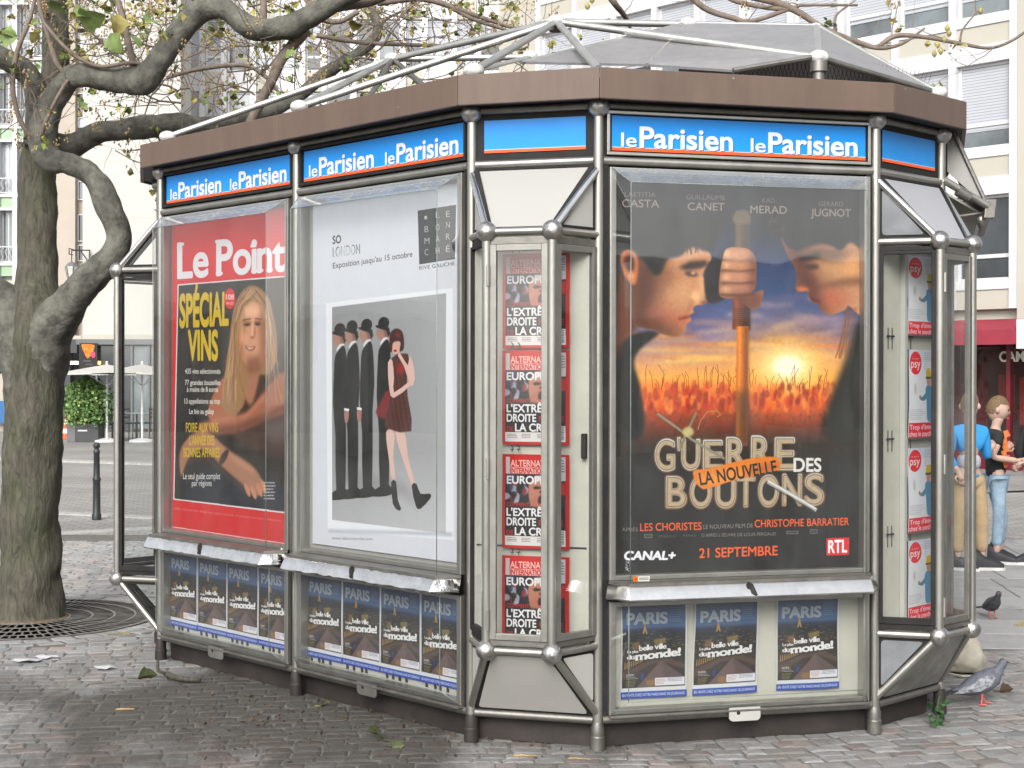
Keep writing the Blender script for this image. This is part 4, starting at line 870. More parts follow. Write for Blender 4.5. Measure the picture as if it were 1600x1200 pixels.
def glasspane(pts, m, parent, name='glass_pane'):
    """thin pane through planar points"""
    p = [Vector(q) for q in pts]; n = (p[1]-p[0]).cross(p[2]-p[0]).normalized()
    b = MB().add(p, [tuple(range(len(p)))])
    return b.build(name, m, parent, smooth=False)
def case(k, foil, upper_board):
    L = BAY; ledge_m = M['chrome'] if foil else M['bright']
    root = MB()
    def framebars(z0, z1):
        m = MB(); w_ = .03; u0, u1 = .045, L-.04
        m.fbox(k, u0, u0+w_, z0, z1, -.035, .03); m.fbox(k, u1-w_, u1, z0, z1, -.035, .03)
        m.fbox(k, u0+w_, u1-w_, z1-.022, z1, -.035, .026); m.fbox(k, u0+w_, u1-w_, z0, z0+.022, -.035, .026); return m
    up = framebars(.755, 2.592).build('upper_display_case', M['steel'], kiosk, bevel=.003)
    lo = framebars(.158, .66).build('lower_display_case', M['steel'], kiosk, bevel=.003)
    MB().fbox(k, .075, L-.07, .777, 2.57, -.044, -.03).build('backboard', upper_board, up)
    MB().fbox(k, .075, L-.07, .18, .638, -.044, -.03).build('backboard', M['cream'], lo)
    if False:
        for P_, z0, z1 in ((up, .78, 2.565), (lo, .185, .63)):
            m = MB()
            for i in range(6): m.fbox(k, -.0+.012*i+.078, .012*i+.086, z0, z1, -.03, -.008+.006*(i % 2))
            m.build('ribbed_strip', M['steel_dull'], P_)
    # upper cover
    a, b, zb, zt = .055, L-.05, .757, 2.588; fa, fb, fz, fd = .112, L-.105, 2.516, .12
    B = lambda u, z: FP(k, u, z, .031); Fr = lambda u, z: FP(k, u, z, fd)
    glasspane([Fr(fa, zb), Fr(fb, zb), Fr(fb, fz), Fr(fa, fz)], M['glass'], up, 'front_pane')
    glasspane([B(a, zb), Fr(fa, zb), Fr(fa, fz), B(a, zt)], M['glass'], up, 'side_pane')
    glasspane([Fr(fb, zb), B(b, zb), B(b, zt), Fr(fb, fz)], M['glass'], up, 'side_pane')
    glasspane([Fr(fa, fz), Fr(fb, fz), B(b, zt), B(a, zt)], M['glass_top'], up, 'top_pane')
    m = MB()
    for p, q in ((Fr(fa, zb), Fr(fa, fz)), (Fr(fb, zb), Fr(fb, fz)), (Fr(fa, fz), Fr(fb, fz)), (Fr(fa, fz), B(a, zt)), (Fr(fb, fz), B(b, zt))): m.tube([p, q], .0022, 6)
    m.build('pane_edge', M['edge'], up, smooth=True)
    # lower cover: front pane sloping back at the foot
    zb2, zt2, zf = .162, .664, .228; d2 = .1
    B = lambda u, z: FP(k, u, z, .031); Fr = lambda u, z: FP(k, u, z, d2)
    glasspane([Fr(fa, zf), Fr(fb, zf), Fr(fb, zt2), Fr(fa, zt2)], M['glass'], lo, 'front_pane')
    glasspane([B(a, zb2), Fr(fa, zf), Fr(fa, zt2), B(a, zt2)], M['glass'], lo, 'side_pane')
    glasspane([Fr(fb, zf), B(b, zb2), B(b, zt2), Fr(fb, zt2)], M['glass'], lo, 'side_pane')
    glasspane([B(a, zb2), B(b, zb2), Fr(fb, zf), Fr(fa, zf)], M['glass_clear'], lo, 'bottom_pane')
    m = MB()
    for p, q in ((Fr(fa, zf), Fr(fa, zt2)), (Fr(fb, zf), Fr(fb, zt2)), (Fr(fa, zf), Fr(fb, zf)), (Fr(fa, zf), B(a, zb2)), (Fr(fb, zf), B(b, zb2))): m.tube([p, q], .002, 6)
    m.build('pane_edge', M['edge'], lo, smooth=True)
    MB().fbox(k, .046, L-.041, .146, .157, -.03, .05).build('sill', M['steel_dull'], lo, bevel=.002)
    # ledge
    plan = [(.04, .032), (.10, .138), (L-.095, .138), (L-.035, .032)]
    m = MB()
    P0 = [FP(k, u, .755, d) for u, d in plan]
    m.prism(list(reversed(P0)), (0, 0, -.012)); lg = m.build('ledge', M['steel_dull'], kiosk)
    n = 34; vs = []; fs = []
    us = [plan[0][0]]+[plan[1][0]+(plan[2][0]-plan[1][0])*i/n for i in range(n+1)]+[plan[3][0]]
    rd = random.Random(hash(k) % 7)
    for j, (z, off) in enumerate(((.742, .0), (.735, .006), (.712, .020), (.688, .033), (.680, .028))):
        for i, u in enumerate(us):
            e = i in (0, n+2); d = (.032 if e else .138)+off; uu = u + (-.02 if i == 0 else .02 if e else 0)*(off/.03)
            jz = rd.uniform(-.0035, .0035) if (foil and 0 < j < 4 and 1 < i < n+1) else 0; jd = rd.uniform(-.004, .004) if (foil and 0 < j < 4 and 1 < i < n+1) else 0
            vs.append(FP(k, uu, z+jz, d+jd))
    W_ = len(us)
    for j in range(4):
        for i in range(W_-1): q = j*W_+i; fs.append((q, q+1, q+W_+1, q+W_))
    o = MB().add(vs, fs).build('ledge_lip', ledge_m, lg, smooth=25 if foil else 20)
    s_ = o.modifiers.new('thick', 'SOLIDIFY'); s_.thickness = .003
    um = .66
    MB().prism([FP(k, um-.012, .70, .15), FP(k, um+.028, .692, .17), FP(k, um+.015, .738, .145), FP(k, um-.002, .748, .14), FP(k, um-.014, .738, .142)], -FN(k)*-.012).build('lock_notch', M['black'], lg)
    m = MB()
    for u in (.118, L-.12):
        for i in range(4): m.tube([FP(k, u-.012+i*.008, .676, .12), FP(k, u-.012+i*.008, .676, .135)], .006, 8)
    m.build('hinge', M['steel_dull'], lg)
    # lock plate under the sill
    us_ = {'34': .606, '12': .571, '01': .583}[k]
    m = MB(); pl = [(0, .166), (.152, .166), (.152, .118), (.145, .108), (.135, .104), (.02, .104), (.008, .108), (0, .118)]
    m.prism([FP(k, us_+a_, z, .045) for a_, z in pl], FN(k)*.004); lp = m.build('lock_plate', M['white'] if k == '34' else M['steel'], kiosk)
    MB().lathe(FP(k, us_+.045, .142, .0492), [(.009, 0), (.009, .0012)], 12, FN(k)).build('lock_hole', M['black'], lp)
    return up, lo
M['grey_board'] = mat('grey_backboard', (.33, .32, .3), .6, 0, var=.1)
case('34', False, M['black']); case('12', True, M['grey_board']); case('01', True, M['grey_board'])
# gaskets between the two cases
for k in ('01', '12', '34'):
    MB().fbox(k, .078, BAY-.072, .664, .742, -.044, .02).build('gasket', M['black'], kiosk)

# ---- corner oriels
def insetpoly(pts, m):
    pts = [Vector(p) for p in pts]; n = (pts[1]-pts[0]).cross(pts[2]-pts[0]).normalized(); c = sum(pts, Vector())/len(pts); L = []
    for i in range(len(pts)):
        a, b = pts[i], pts[(i+1) % len(pts)]; d = (b-a).normalized(); q = n.cross(d)
        if q.dot(c-a) < 0: q = -q
        L.append((a+q*m, d))
    out = []
    for i in range(len(pts)):
        (p, d), (q, e) = L[i-1], L[i]; cr = d.cross(e); t = (q-p).cross(e).dot(cr)/cr.length_squared; out.append(p+d*t)
    return out, n
def rounded(pts, r=.018, k=4):
    out = []
    n = len(pts)
    for i in range(n):
        p, a, b = pts[i], pts[i-1], pts[(i+1) % n]
        s = p+(a-p).normalized()*r; e = p+(b-p).normalized()*r
        for j in range(k+1): t = j/k; out.append(s*(1-t)**2+p*2*t*(1-t)+e*t*t)
    return out
def facet(pts, m, center, gm=None, mar=.028, name='infill_panel'):
    """panel with a black rubber border, set in a frame"""
    g, n = insetpoly(pts, .004)
    if n.dot(g[0]-center) < 0: n = -n
    n = Vector(n)
    q, _ = insetpoly(pts, mar); q = rounded(q, .02)
    if m in (M['glass_clear'], M['glass'], M['opal'], M['pale_glass']):
        # rubber as a ring, glass inside
        pts2 = [Vector(p) for p in g]; q2, _ = insetpoly(pts, mar); vs = pts2+q2+[v-n*.015 for v in pts2]+[v-n*.015 for v in q2]; N_ = len(pts2); fs = []
        for i in range(N_):
            j = (i+1) % N_; fs += [(i, j, N_+j, N_+i), (2*N_+i, 3*N_+i, 3*N_+j, 2*N_+j), (N_+i, N_+j, 3*N_+j, 3*N_+i), (i, 2*N_+i, 2*N_+j, j)]
        o = MB().add(vs, fs).build('gasket', M['black'], kiosk)
        MB().add([v-n*.006 for v in q2], [tuple(range(N_))]).build(name, m, o, smooth=False)
    else:
        o = MB().prism([v-n*.012 for v in g], n*.008).build('gasket', M['black'], kiosk)
        MB().prism([v-n*.003 for v in q], n*.004).build(name, m, o)
    return o
def windowframe(p0, p1, z0, z1, outn, fm, gm, w_=.028, bars=True, handle=False):
    t = (p1-p0).normalized(); n = outn; Lw = (p1-p0).length
    P = lambda a, z, d: Vector(((p0+t*a+n*d).x, (p0+t*a+n*d).y, z))
    def bar(m, a0, a1, za, zb, d0=-.012, d1=.012):
        m.box(P((a0+a1)/2, (za+zb)/2, (d0+d1)/2), t*((a1-a0)/2), n*((d1-d0)/2), Vector((0, 0, (zb-za)/2)))
    m = MB(); e = .018
    if fm == M['black']: w_ = .03; e = .008; z1 += .012
    if fm == M['steel']: fm = M['door_steel']
    bar(m, e, e+w_, z0, z1); bar(m, Lw-e-w_, Lw-e, z0, z1); wt_ = w_ if fm != M['black'] else .014; bar(m, e+w_, Lw-e-w_, z1-wt_, z1, -.012, .0115); bar(m, e+w_, Lw-e-w_, z0, z0+w_, -.012, .0115)
    fr = m.build('window_frame', fm, kiosk, bevel=.002)
    glasspane([P(e+w_, z0+w_, 0), P(Lw-e-w_, z0+w_, 0), P(Lw-e-w_, z1-wt_, 0), P(e+w_, z1-wt_, 0)], gm, fr, 'glass_pane')
    for za, zb in ((z1+.003, 2.268), (.49, z0-.003)): m = MB(); bar(m, .018, Lw-.018, za, zb, -.01, .004); m.build('apron_strip', M['steel_dull'] if fm != M['black'] else M['black'], kiosk)
    if handle:
        for zz in (2.10, 1.26, .60): MB().tube([P(.012, zz-.045, .02), P(.012, zz+.045, .02)], .008, 8).build('hinge', M['steel'], fr, smooth=40)
    return fr
def oriel(k, mt, ms, mbt, mbs, fms, board=True, glassm=None):
    zt, zb, zc, z0 = 2.618, 2.292, .466, .14; L = CHM; G = glassm or M['glass_clear']
    l = FP(k, 0, 0); r = FP(k, L, 0); A = FP(k, .147, 0, .25); B = FP(k, .442, 0, .25); up = Vector((0, 0, 1))
    cen = FP(k, L/2, 1.3, -.4)
    for C_ in (A, B):
        for z in (zb, zc): MB().ball(C_+up*z, .046, 22, 14).build('ball_joint', M['ball'], kiosk, smooth=True)
        MB().tube([C_+up*zc, C_+up*zb], .021, 14).build('post', M['steel'], kiosk, smooth=40)
    for z in (zb, zc):
        for a, b in ((A, B), (l, A), (B, r)): MB().tube([a+up*z, b+up*z], .0175, 12).build('oriel_rail', M['steel'], kiosk, smooth=40)
    for a, b, z1, z2 in ((l, A, zt-.03, zb), (r, B, zt-.03, zb), (l, A, z0+.02, zc), (r, B, z0+.02, zc)):
        MB().tube([a+up*z1, b+up*z2], .0175, 12).build('strut', M['bright'] if z1 > 1 else M['steel'], kiosk, smooth=40)
    facet([l+up*zt, r+up*zt, B+up*zb, A+up*zb], mt, cen); facet([l+up*z0, r+up*z0, B+up*zc, A+up*zc], mbt, cen)
    for a, b in ((l, A), (r, B)):
        facet([a+up*zt, b+up*zb, a+up*zb], ms, cen, mar=.03); facet([a+up*z0, b+up*zc, a+up*zc], mbs, cen, mar=.03)
    nAB = FN(k); nl = Vector(((A-l).y, -(A-l).x, 0)).normalized(); nr = Vector(((r-B).y, -(r-B).x, 0)).normalized()
    windowframe(A, B, .515, 2.235, nAB, fms[1], G, handle=True); windowframe(l, A, .515, 2.235, nl, fms[0], G); windowframe(B, r, .515, 2.235, nr, fms[2], G)
    if board:
        bd_ = .05 if k == '23' else 0
        MB().fbox(k, .03 if k == '23' else .02, L-.03 if k == '23' else L-.02, .47, 2.30, -.03, bd_).build('oriel_backboard', M['cream'], kiosk)
        pts = [l+up*.478+FN(k)*.004, r+up*.478+FN(k)*.004, B+up*.478, A+up*.478]; MB().prism(insetpoly(pts, .02)[0], (0, 0, .008)).build('oriel_floor', M['cream'], kiosk)
M['door_steel'] = mat('door_frame_steel', (.32, .31, .285), .5, .85, var=.12, scale=9)
M['grey_glass'] = mat('grey_tinted_panel', (.2, .21, .22), .18, 0, var=.2, scale=5, coat=.3)
M['pale_glass'] = translucent('pale_frosted_panel', (.74, .75, .80), .5)
M['dim_panel'] = mat('stained_grey_panel', (.22, .22, .2), .35, 0, var=.35, scale=14)
oriel('23', M['opal'], M['opal'], M['white'], M['white'], (M['black'], M['steel'], M['steel']))
oriel('45', M['pale_glass'], M['grey_glass'], M['dim_panel'], M['grey_glass'], (M['black'], M['steel'], M['steel']))
oriel('L0', M['white'], M['glass_clear'], M['white'], M['glass_clear'], (M['black'], M['black'], M['black']), board=False)
# stained side board closing half of the right corner window's far side
_B = FP('45', .442, 0, .25); _r = FP('45', CHM, 0, 0); _t = (_r-_B).normalized(); _n = Vector((_t.y, -_t.x, 0)); _L = (_r-_B).length
M['side_board'] = mat('grey_green_side_board', (.20, .215, .20), .4, 0, var=.15, scale=3, streak=.2)
MB().box(_B+_t*(_L*.74)-_n*.022+Vector((0, 0, 1.375)), _t*(_L*.19), _n*.004, Vector((0, 0, .86))).build('side_board', M['side_board'], kiosk)
MB().box(_B+_t*(_L*.50)-_n*.022+Vector((0, 0, 1.375)), _t*(_L*.035), _n*.007, Vector((0, 0, .86))).build('board_edge', M['door_steel'], kiosk)
# clips for the magazines in the oriels
m = MB(); rd = random.Random(3)
for z in (2.213, 1.783, 1.325, .866):
    for u in (.215, .245, .435): m.tube([FP('23', u, z-.0, .085), FP('23', u+.004, z+.022, .08), FP('23', u-.003, z+.03, .088)], .0025, 5).tube([FP('23', u-.008, z+.012, .086), FP('23', u+.01, z+.012, .086)], .0025, 5)
m.build('magazine_clip', M['wire'], kiosk)
m = MB()
for z in (1.845, 1.36, .91):
    for u in (.10, .135, .27, .30): m.tube([FP('45', u, z-.05, .008), FP('45', u, z+.05, .008)], .002, 4).tube([FP('45', u-.01, z+.01, .01), FP('45', u+.012, z+.01, .01)], .005, 5)
m.build('magazine_clip', M['wire'], kiosk)
MB().fbox('45', .215, .24, .5, 2.27, .002, .028).build('rack_edge', M['white'], kiosk)
MB().fbox('23', .530, .552, 1.30, 1.41, .045, .085).build('door_lock', M['black'], kiosk, bevel=.004)
m = MB().fbox('23', .04, .55, .9, .906, .051, .056); m.build('board_seam', M['wire'], kiosk)
sheet('price_label', '34', .125, .2, .762, .784, .1225, PR['sticker'], kiosk, 1, 1, 0)

# ---- roof lattice
def RN(px, py, y): return PX(px, py, y)
jn = {'apex': RN(870, 34, 7.9), 'a2': RN(613, 92, 8.85), 'a3': RN(828, 89, 8.8), 'a4': RN(1075, 38, 8.05), 'a5': RN(1275, 42, 8.0), 'r0': RN(262, 214, 8.80), 'r1': RN(468, 167, 7.86), 'r2': RN(740, 111, 6.86),
      'r4': RN(1279, 90, 7.15), 'r5': RN(1465, 146, 7.45), 'r3': RN(935, 108, 6.72), 'rb': RN(575, 156, 8.1), 'rc': RN(662, 134, 8.4)}
def rtube(a, b, r=.018, m='steel'):
    MB().tube([jn[a] if isinstance(a, str) else a, jn[b] if isinstance(b, str) else b], r, 12).build('roof_tube', M[m], kiosk, smooth=40)
M['roof_steel'] = mat('weathered_roof_steel', (.62, .62, .59), .42, .85, var=.12, scale=10, bump=.1)
for a, b in (('apex', 'r2'), ('apex', 'r3'), ('apex', 'r4'), ('apex', 'a4'), ('apex', 'a2'), ('apex', 'r1'), ('a2', 'r1'), ('a2', 'r0'), ('a2', 'a3'), ('a4', 'a5'), ('a5', 'r4')): rtube(a, b, .019, 'roof_steel')
for a, b in (('a2', 'rb'), ('a2', 'rc'), ('r4', 'r5')): rtube(a, b, .016, 'steel_dull')
rtube('a3', 'r2', .012, 'roof_steel')
M['dusty'] = mat('bird_stained_joint', (.66, .65, .62), .7, .1, var=.25, scale=40, bump=.4, bscale=70)
for n_ in ('apex', 'a2', 'a3', 'a4', 'r0', 'r1', 'r2', 'r4', 'r5', 'a5'):
    MB().ball(jn[n_], .05 if n_ != 'a5' else .03, 18, 12, .72).build('roof_joint', M['dusty'], kiosk, smooth=True)
for n_ in ('r4', 'r5', 'apex'):
    h = .07 if n_ != 'apex' else .05
    MB().lathe(jn[n_]-Vector((0, 0, h)), [(.042, 0), (.042, h)], 16).build('joint_block', M['steel_dull'], kiosk, smooth=40)
for n_ in ('r0', 'r1', 'r2', 'r5', 'r4'):
    q = jn[n_]; MB().tube([Vector((q.x, q.y, 2.95)), q], .03, 10).build('roof_stub', M['steel_dull'], kiosk, smooth=40)
# grey roof sheets
def plate(pts, m, name, th=.012, parent=None):
    p = [Vector(q) for q in pts]; n = (p[1]-p[0]).cross(p[2]-p[0]).normalized(); return MB().prism(p, n*th).build(name, M[m], parent or kiosk)
e1 = RN(815, 100, 7.2); e2 = RN(1145, 113, 7.05); e1b = Vector((e1.x+.3, e1.y-.1, 3.03))
sm = RN(1010, 104, 7.12)
plate([jn['a4'], e1, sm], 'greypanel', 'roof_sheet'); plate([jn['a4'], sm, e2, jn['r4']], 'greypanel', 'roof_sheet'); plate([jn['a4'], jn['r4'], jn['a5']], 'greypanel', 'roof_sheet')
plate([jn['a5'], jn['r4']+Vector((.02, .02, .0)), jn['r5']], 'greypanel', 'roof_sheet')
for a, b, r in ((jn['a4'], e1, .010), (jn['a4'], sm, .009), (jn['a5'], jn['r5'], .012), (jn['r4'], e2, .014)):
    MB().tube([a+Vector((0, -.01, .005)), b+Vector((0, -.012, .005))], r, 8).build('sheet_trim', M['roof_steel'] if r < .013 else M['steel_dull'], kiosk, smooth=40)
# back slopes so the roof is closed
ap2 = Vector((jn['a4'].x+.1, jn['a4'].y+1.7, 3.5)); ap3 = Vector((jn['a5'].x+.3, jn['a5'].y+1.5, 3.5))
plate([jn['a4'], ap2, ap3, jn['a5']], 'greypanel', 'roof_sheet')
plate([jn['a5'], ap3, Vector((2.6, 8.9, 3.1)), jn['r5']], 'greypanel', 'roof_sheet')
# brown hatch and wire mesh under the sheets
hc = RN(1215, 113, 7.9); MB().lathe((hc.x-.1, hc.y, 2.97), [(.75, 0), (.7, .12), (.4, .2), (.0001, .22)], 24).build('roof_hatch', M['brown'], kiosk, smooth=30)
m = MB(); a0 = RN(1150, 112, 7.35); a1 = RN(1440, 146, 7.6)
for i in range(46):
    t = i/45; x = a0.lerp(a1, t); m.tube([Vector((x.x-.03, x.y, 2.98)), Vector((x.x+.05, x.y, 3.3-.12*abs(t-.35)))], .0012, 3, False); m.tube([Vector((x.x+.06, x.y+.01, 2.98)), Vector((x.x-.03, x.y+.01, 3.3-.12*abs(t-.35)))], .0012, 3, False)
m.build('wire_mesh', M['wire'], kiosk)
# folded awning on the serving side
T6 = FT('56'); g0 = RN(1480, 203, 7.42); g1 = RN(1491, 207, 7.40); g2 = RN(1545, 326, 7.36); g3 = RN(1480, 268, 7.42)
pl = MB().prism([g0, g1, g2, g3], T6*.006).build('awning_gusset', M['greyfab'], kiosk)
MB().prism([g1, g2, g2+T6*1.3, g1+T6*1.3], (0, 0, .008)).build('awning_cloth', M['greyfab'], kiosk)
MB().tube([g1, g2], .011, 8).build('awning_arm', M['steel_dull'], kiosk, smooth=40)
t0 = RN(1474, 281, 7.3); t1 = RN(1543, 322, 7.34); MB().tube([t0, t1], .019, 12).build('awning_arm', M['steel'], kiosk, smooth=40)
MB().lathe(RN(1504, 303, 7.3)-(t1-t0).normalized()*.03, [(.026, 0), (.026, .07)], 12, t1-t0).build('arm_clamp', M['steel_dull'], kiosk, smooth=40)
MB().tube([g2, g2+T6*1.3], .02, 12).build('awning_bar', M['steel_dull'], kiosk, smooth=40)
c0 = RN(1546, 327, 7.35); MB().box(c0, (.028, 0, 0), (0, .02, 0), (.006, 0, .048)).build('awning_end_block', M['steel_dull'], kiosk, bevel=.006)
MB().ball(RN(1534, 344, 7.4), .03, 12, 8).build('awning_knob', M['steel'], kiosk, smooth=True)
q0 = RN(1478, 300, 7.5); q1 = RN(1530, 330, 7.5); MB().prism([q0, q1, q1+Vector((0, 0, -.012)), q0+Vector((0, 0, -.012))], T6*1.2).build('serving_flap', M['cream'], kiosk)
MB().tube([RN(1484, 341, 7.5), RN(1540, 333, 7.45)], .012, 8).build('flap_stay', M['steel_dull'], kiosk, smooth=40)

# ================================================================== posters and magazines in the cases
o = sheet('film_poster', '34', .083, 1.283, .775, 2.535, -.02, PR['film'], None, 8, 10, .0012); tag(o, 'film poster in the front case showing two boys in profile over a sunset', 'poster')
o = sheet('fashion_poster', '12', .112, 1.245, .80, 2.555, -.018, PR['london'], None, 8, 10, .0012); tag(o, 'white poster of men in bowler hats and a woman in a tartan dress', 'poster')
o = sheet('magazine_poster', '01', .09, 1.275, .745, 2.56, -.018, PR['point'], None, 8, 10, .0012); tag(o, 'red framed magazine cover poster with a long haired woman and yellow lettering', 'poster')
gm = 'red bordered magazines stacked in the narrow corner window'
for i, (z, lb) in enumerate(((2.208, 'topmost of the four red bordered magazines in the corner window'), (1.778, 'red bordered magazine in the corner window, second from the top'), (1.315, 'red bordered magazine in the corner window, third from the top'), (.862, 'lowest red bordered magazine, cut off by the sill of the corner window'))):
    if i == 3:
        o = sheet('magazine', '23', .167, .476, z-.378, z, .075, PR['alter'], None, 4, 5, .002, seed=i)
    else: o = sheet('magazine', '23', .167, .476, z-.42, z, .075, PR['alter'], None, 4, 5, .002, seed=i)
    tag(o, lb, 'magazine', gm)
# the lowest one is cut by the sill: show only the upper part of the print
ul = o.data.uv_layers[0]; a = np.zeros(len(ul.data)*2, np.float32); ul.data.foreach_get('uv', a); a = a.reshape(-1, 2); a[:, 1] = 1-(1-a[:, 1])*.9; ul.data.foreach_set('uv', a.ravel())
gm = 'city magazines with blue foot strip in the low cases'
for u, zt, sk, lb in ((.115, .632, 0, 'city magazine in the low case under the film poster, leftmost of three'), (.462, .630, .012, 'city magazine in the low case under the film poster, middle one with curled corner'), (.868, .632, 0, 'city magazine in the low case under the film poster, standing apart at the right')):
    o = sheet('magazine', '34', u, u+.312, .216, zt+.012, -.018, PR['paris'], None, 4, 6, .003, skew=sk, seed=int(u*100)); tag(o, lb, 'magazine', gm)
nm = ['leftmost', 'second from the left', 'third from the left', 'rightmost']
for i in range(4):
    u0 = .06+i*.304; u1 = min(u0+.303, 1.28)
    o = sheet('magazine', '12', u0, u0+.302 if i < 3 else 1.272, .212, .645, -.020-.0012*(i % 2), PR['paris'], None, 4, 6, .0008, seed=i); tag(o, 'city magazine below the poster of bowler hatted men, '+nm[i]+' of four', 'magazine', gm)
    o = sheet('magazine', '01', u0, u0+.302 if i < 3 else 1.272, .212, .645, -.020-.0012*(i % 2), PR['paris'], None, 4, 6, .0008, seed=i+5); tag(o, 'city magazine below the red framed magazine poster, '+nm[i]+' of four', 'magazine', gm)
gm = 'pale magazines with a red round badge in the right corner window'
for i, (z, h, lb) in enumerate(((2.262, .385, 'topmost'), (1.812, .43, 'second from the top'), (1.340, .41, 'third from the top'), (.897, .39, 'lowest'))):
    o = sheet('magazine', '45', .236, .562, z-h-.018, z-.018, .03, PR['psy'], None, 4, 5, .002, seed=i); tag(o, 'pale magazine with red badge in the right corner window, '+lb+' of four', 'magazine', gm)

for k in ('01', '12'):
    m = MB(); rd = random.Random(8)
    for i in range(4):
        for j in range(4): u = .10+i*.304+j*.05+rd.uniform(-.01, .01); m.fbox(k, u, u+.011, .190, .204, -.028, -.02).fbox(k, u+.002, u+.007, .200, .216, -.028, -.018)
    m.build('magazine_clip', M['wire'], kiosk)
    sheet_z = MB().fbox(k, .085, BAY-.08, .186, .214, -.030, -.0285).build('clip_rail', M['white'], kiosk)

# ================================================================== GROUND
def stonemat(name, base, var=.25, rough=.75, stains=True):
    m, n, b, o = _mat(name); L = n.links
    geo = n.nodes.new('ShaderNodeNewGeometry'); at = n.nodes.new('ShaderNodeAttribute'); at.attribute_name = 'tint'
    no = n.nodes.new('ShaderNodeTexNoise'); no.inputs['Scale'].default_value = 9; no.inputs['Detail'].default_value = 8; no.inputs['Roughness'].default_value = .75; L.new(geo.outputs['Position'], no.inputs['Vector'])
    cr = n.nodes.new('ShaderNodeValToRGB'); c = Vector(base); cr.color_ramp.elements[0].position = .3; cr.color_ramp.elements[1].position = .72
    cr.color_ramp.elements[0].color = (*(c*(1-var)), 1); cr.color_ramp.elements[1].color = (*(c*(1+var)), 1); L.new(no.outputs[0], cr.inputs[0])
    mx = n.nodes.new('ShaderNodeMix'); mx.data_type = 'RGBA'; mx.blend_type = 'MULTIPLY'; mx.inputs[0].default_value = 1
    L.new(cr.outputs[0], mx.inputs[6]); L.new(at.outputs['Color'], mx.inputs[7])
    out = mx.outputs[2]
    if stains:
        mp = n.nodes.new('ShaderNodeMapping'); mp.inputs['Scale'].default_value = (1, .55, 1); L.new(geo.outputs['Position'], mp.inputs['Vector'])
        n1 = n.nodes.new('ShaderNodeTexNoise'); n1.inputs['Scale'].default_value = 1.5; n1.inputs['Detail'].default_value = 6; n1.inputs['Roughness'].default_value = .6; n1.inputs['Distortion'].default_value = .6; L.new(mp.outputs[0], n1.inputs['Vector'])
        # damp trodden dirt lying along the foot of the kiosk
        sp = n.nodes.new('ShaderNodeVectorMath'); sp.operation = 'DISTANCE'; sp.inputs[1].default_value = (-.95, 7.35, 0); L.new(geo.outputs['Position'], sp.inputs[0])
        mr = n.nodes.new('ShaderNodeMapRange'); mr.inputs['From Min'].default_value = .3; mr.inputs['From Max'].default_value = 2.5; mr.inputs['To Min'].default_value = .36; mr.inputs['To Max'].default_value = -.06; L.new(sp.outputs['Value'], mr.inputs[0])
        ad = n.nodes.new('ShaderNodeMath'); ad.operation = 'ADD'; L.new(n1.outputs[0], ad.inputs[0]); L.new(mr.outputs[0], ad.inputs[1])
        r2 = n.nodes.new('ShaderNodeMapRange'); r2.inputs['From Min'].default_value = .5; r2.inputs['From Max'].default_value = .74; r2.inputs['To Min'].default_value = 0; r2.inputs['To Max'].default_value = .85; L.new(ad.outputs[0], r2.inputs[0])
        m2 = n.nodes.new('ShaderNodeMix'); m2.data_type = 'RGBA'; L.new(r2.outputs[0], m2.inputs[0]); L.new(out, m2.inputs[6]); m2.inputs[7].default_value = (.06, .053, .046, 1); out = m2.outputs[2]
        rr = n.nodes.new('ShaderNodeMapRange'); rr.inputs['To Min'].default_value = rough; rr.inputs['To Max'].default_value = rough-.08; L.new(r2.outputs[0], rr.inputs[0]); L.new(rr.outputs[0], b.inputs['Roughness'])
    else: b.inputs['Roughness'].default_value = rough
    b.inputs['Specular IOR Level'].default_value = .22
    L.new(out, b.inputs['Base Color'])
    n3 = n.nodes.new('ShaderNodeTexNoise'); n3.inputs['Scale'].default_value = 55; n3.inputs['Detail'].default_value = 6; L.new(geo.outputs['Position'], n3.inputs['Vector'])
    bp = n.nodes.new('ShaderNodeBump'); bp.inputs['Strength'].default_value = .6; bp.inputs['Distance'].default_value = .01; L.new(n3.outputs[0], bp.inputs['Height']); L.new(bp.outputs[0], b.inputs['Normal'])
    return m
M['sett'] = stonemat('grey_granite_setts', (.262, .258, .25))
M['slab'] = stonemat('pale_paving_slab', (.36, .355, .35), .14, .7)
M['joint'] = mat('joint_dirt', (.145, .138, .125), .95, 0, var=.35, scale=14, bump=.5, bscale=60)
M['kerb'] = mat('pale_kerb_stone', (.40, .39, .37), .8, 0, var=.15, scale=6, bump=.3)
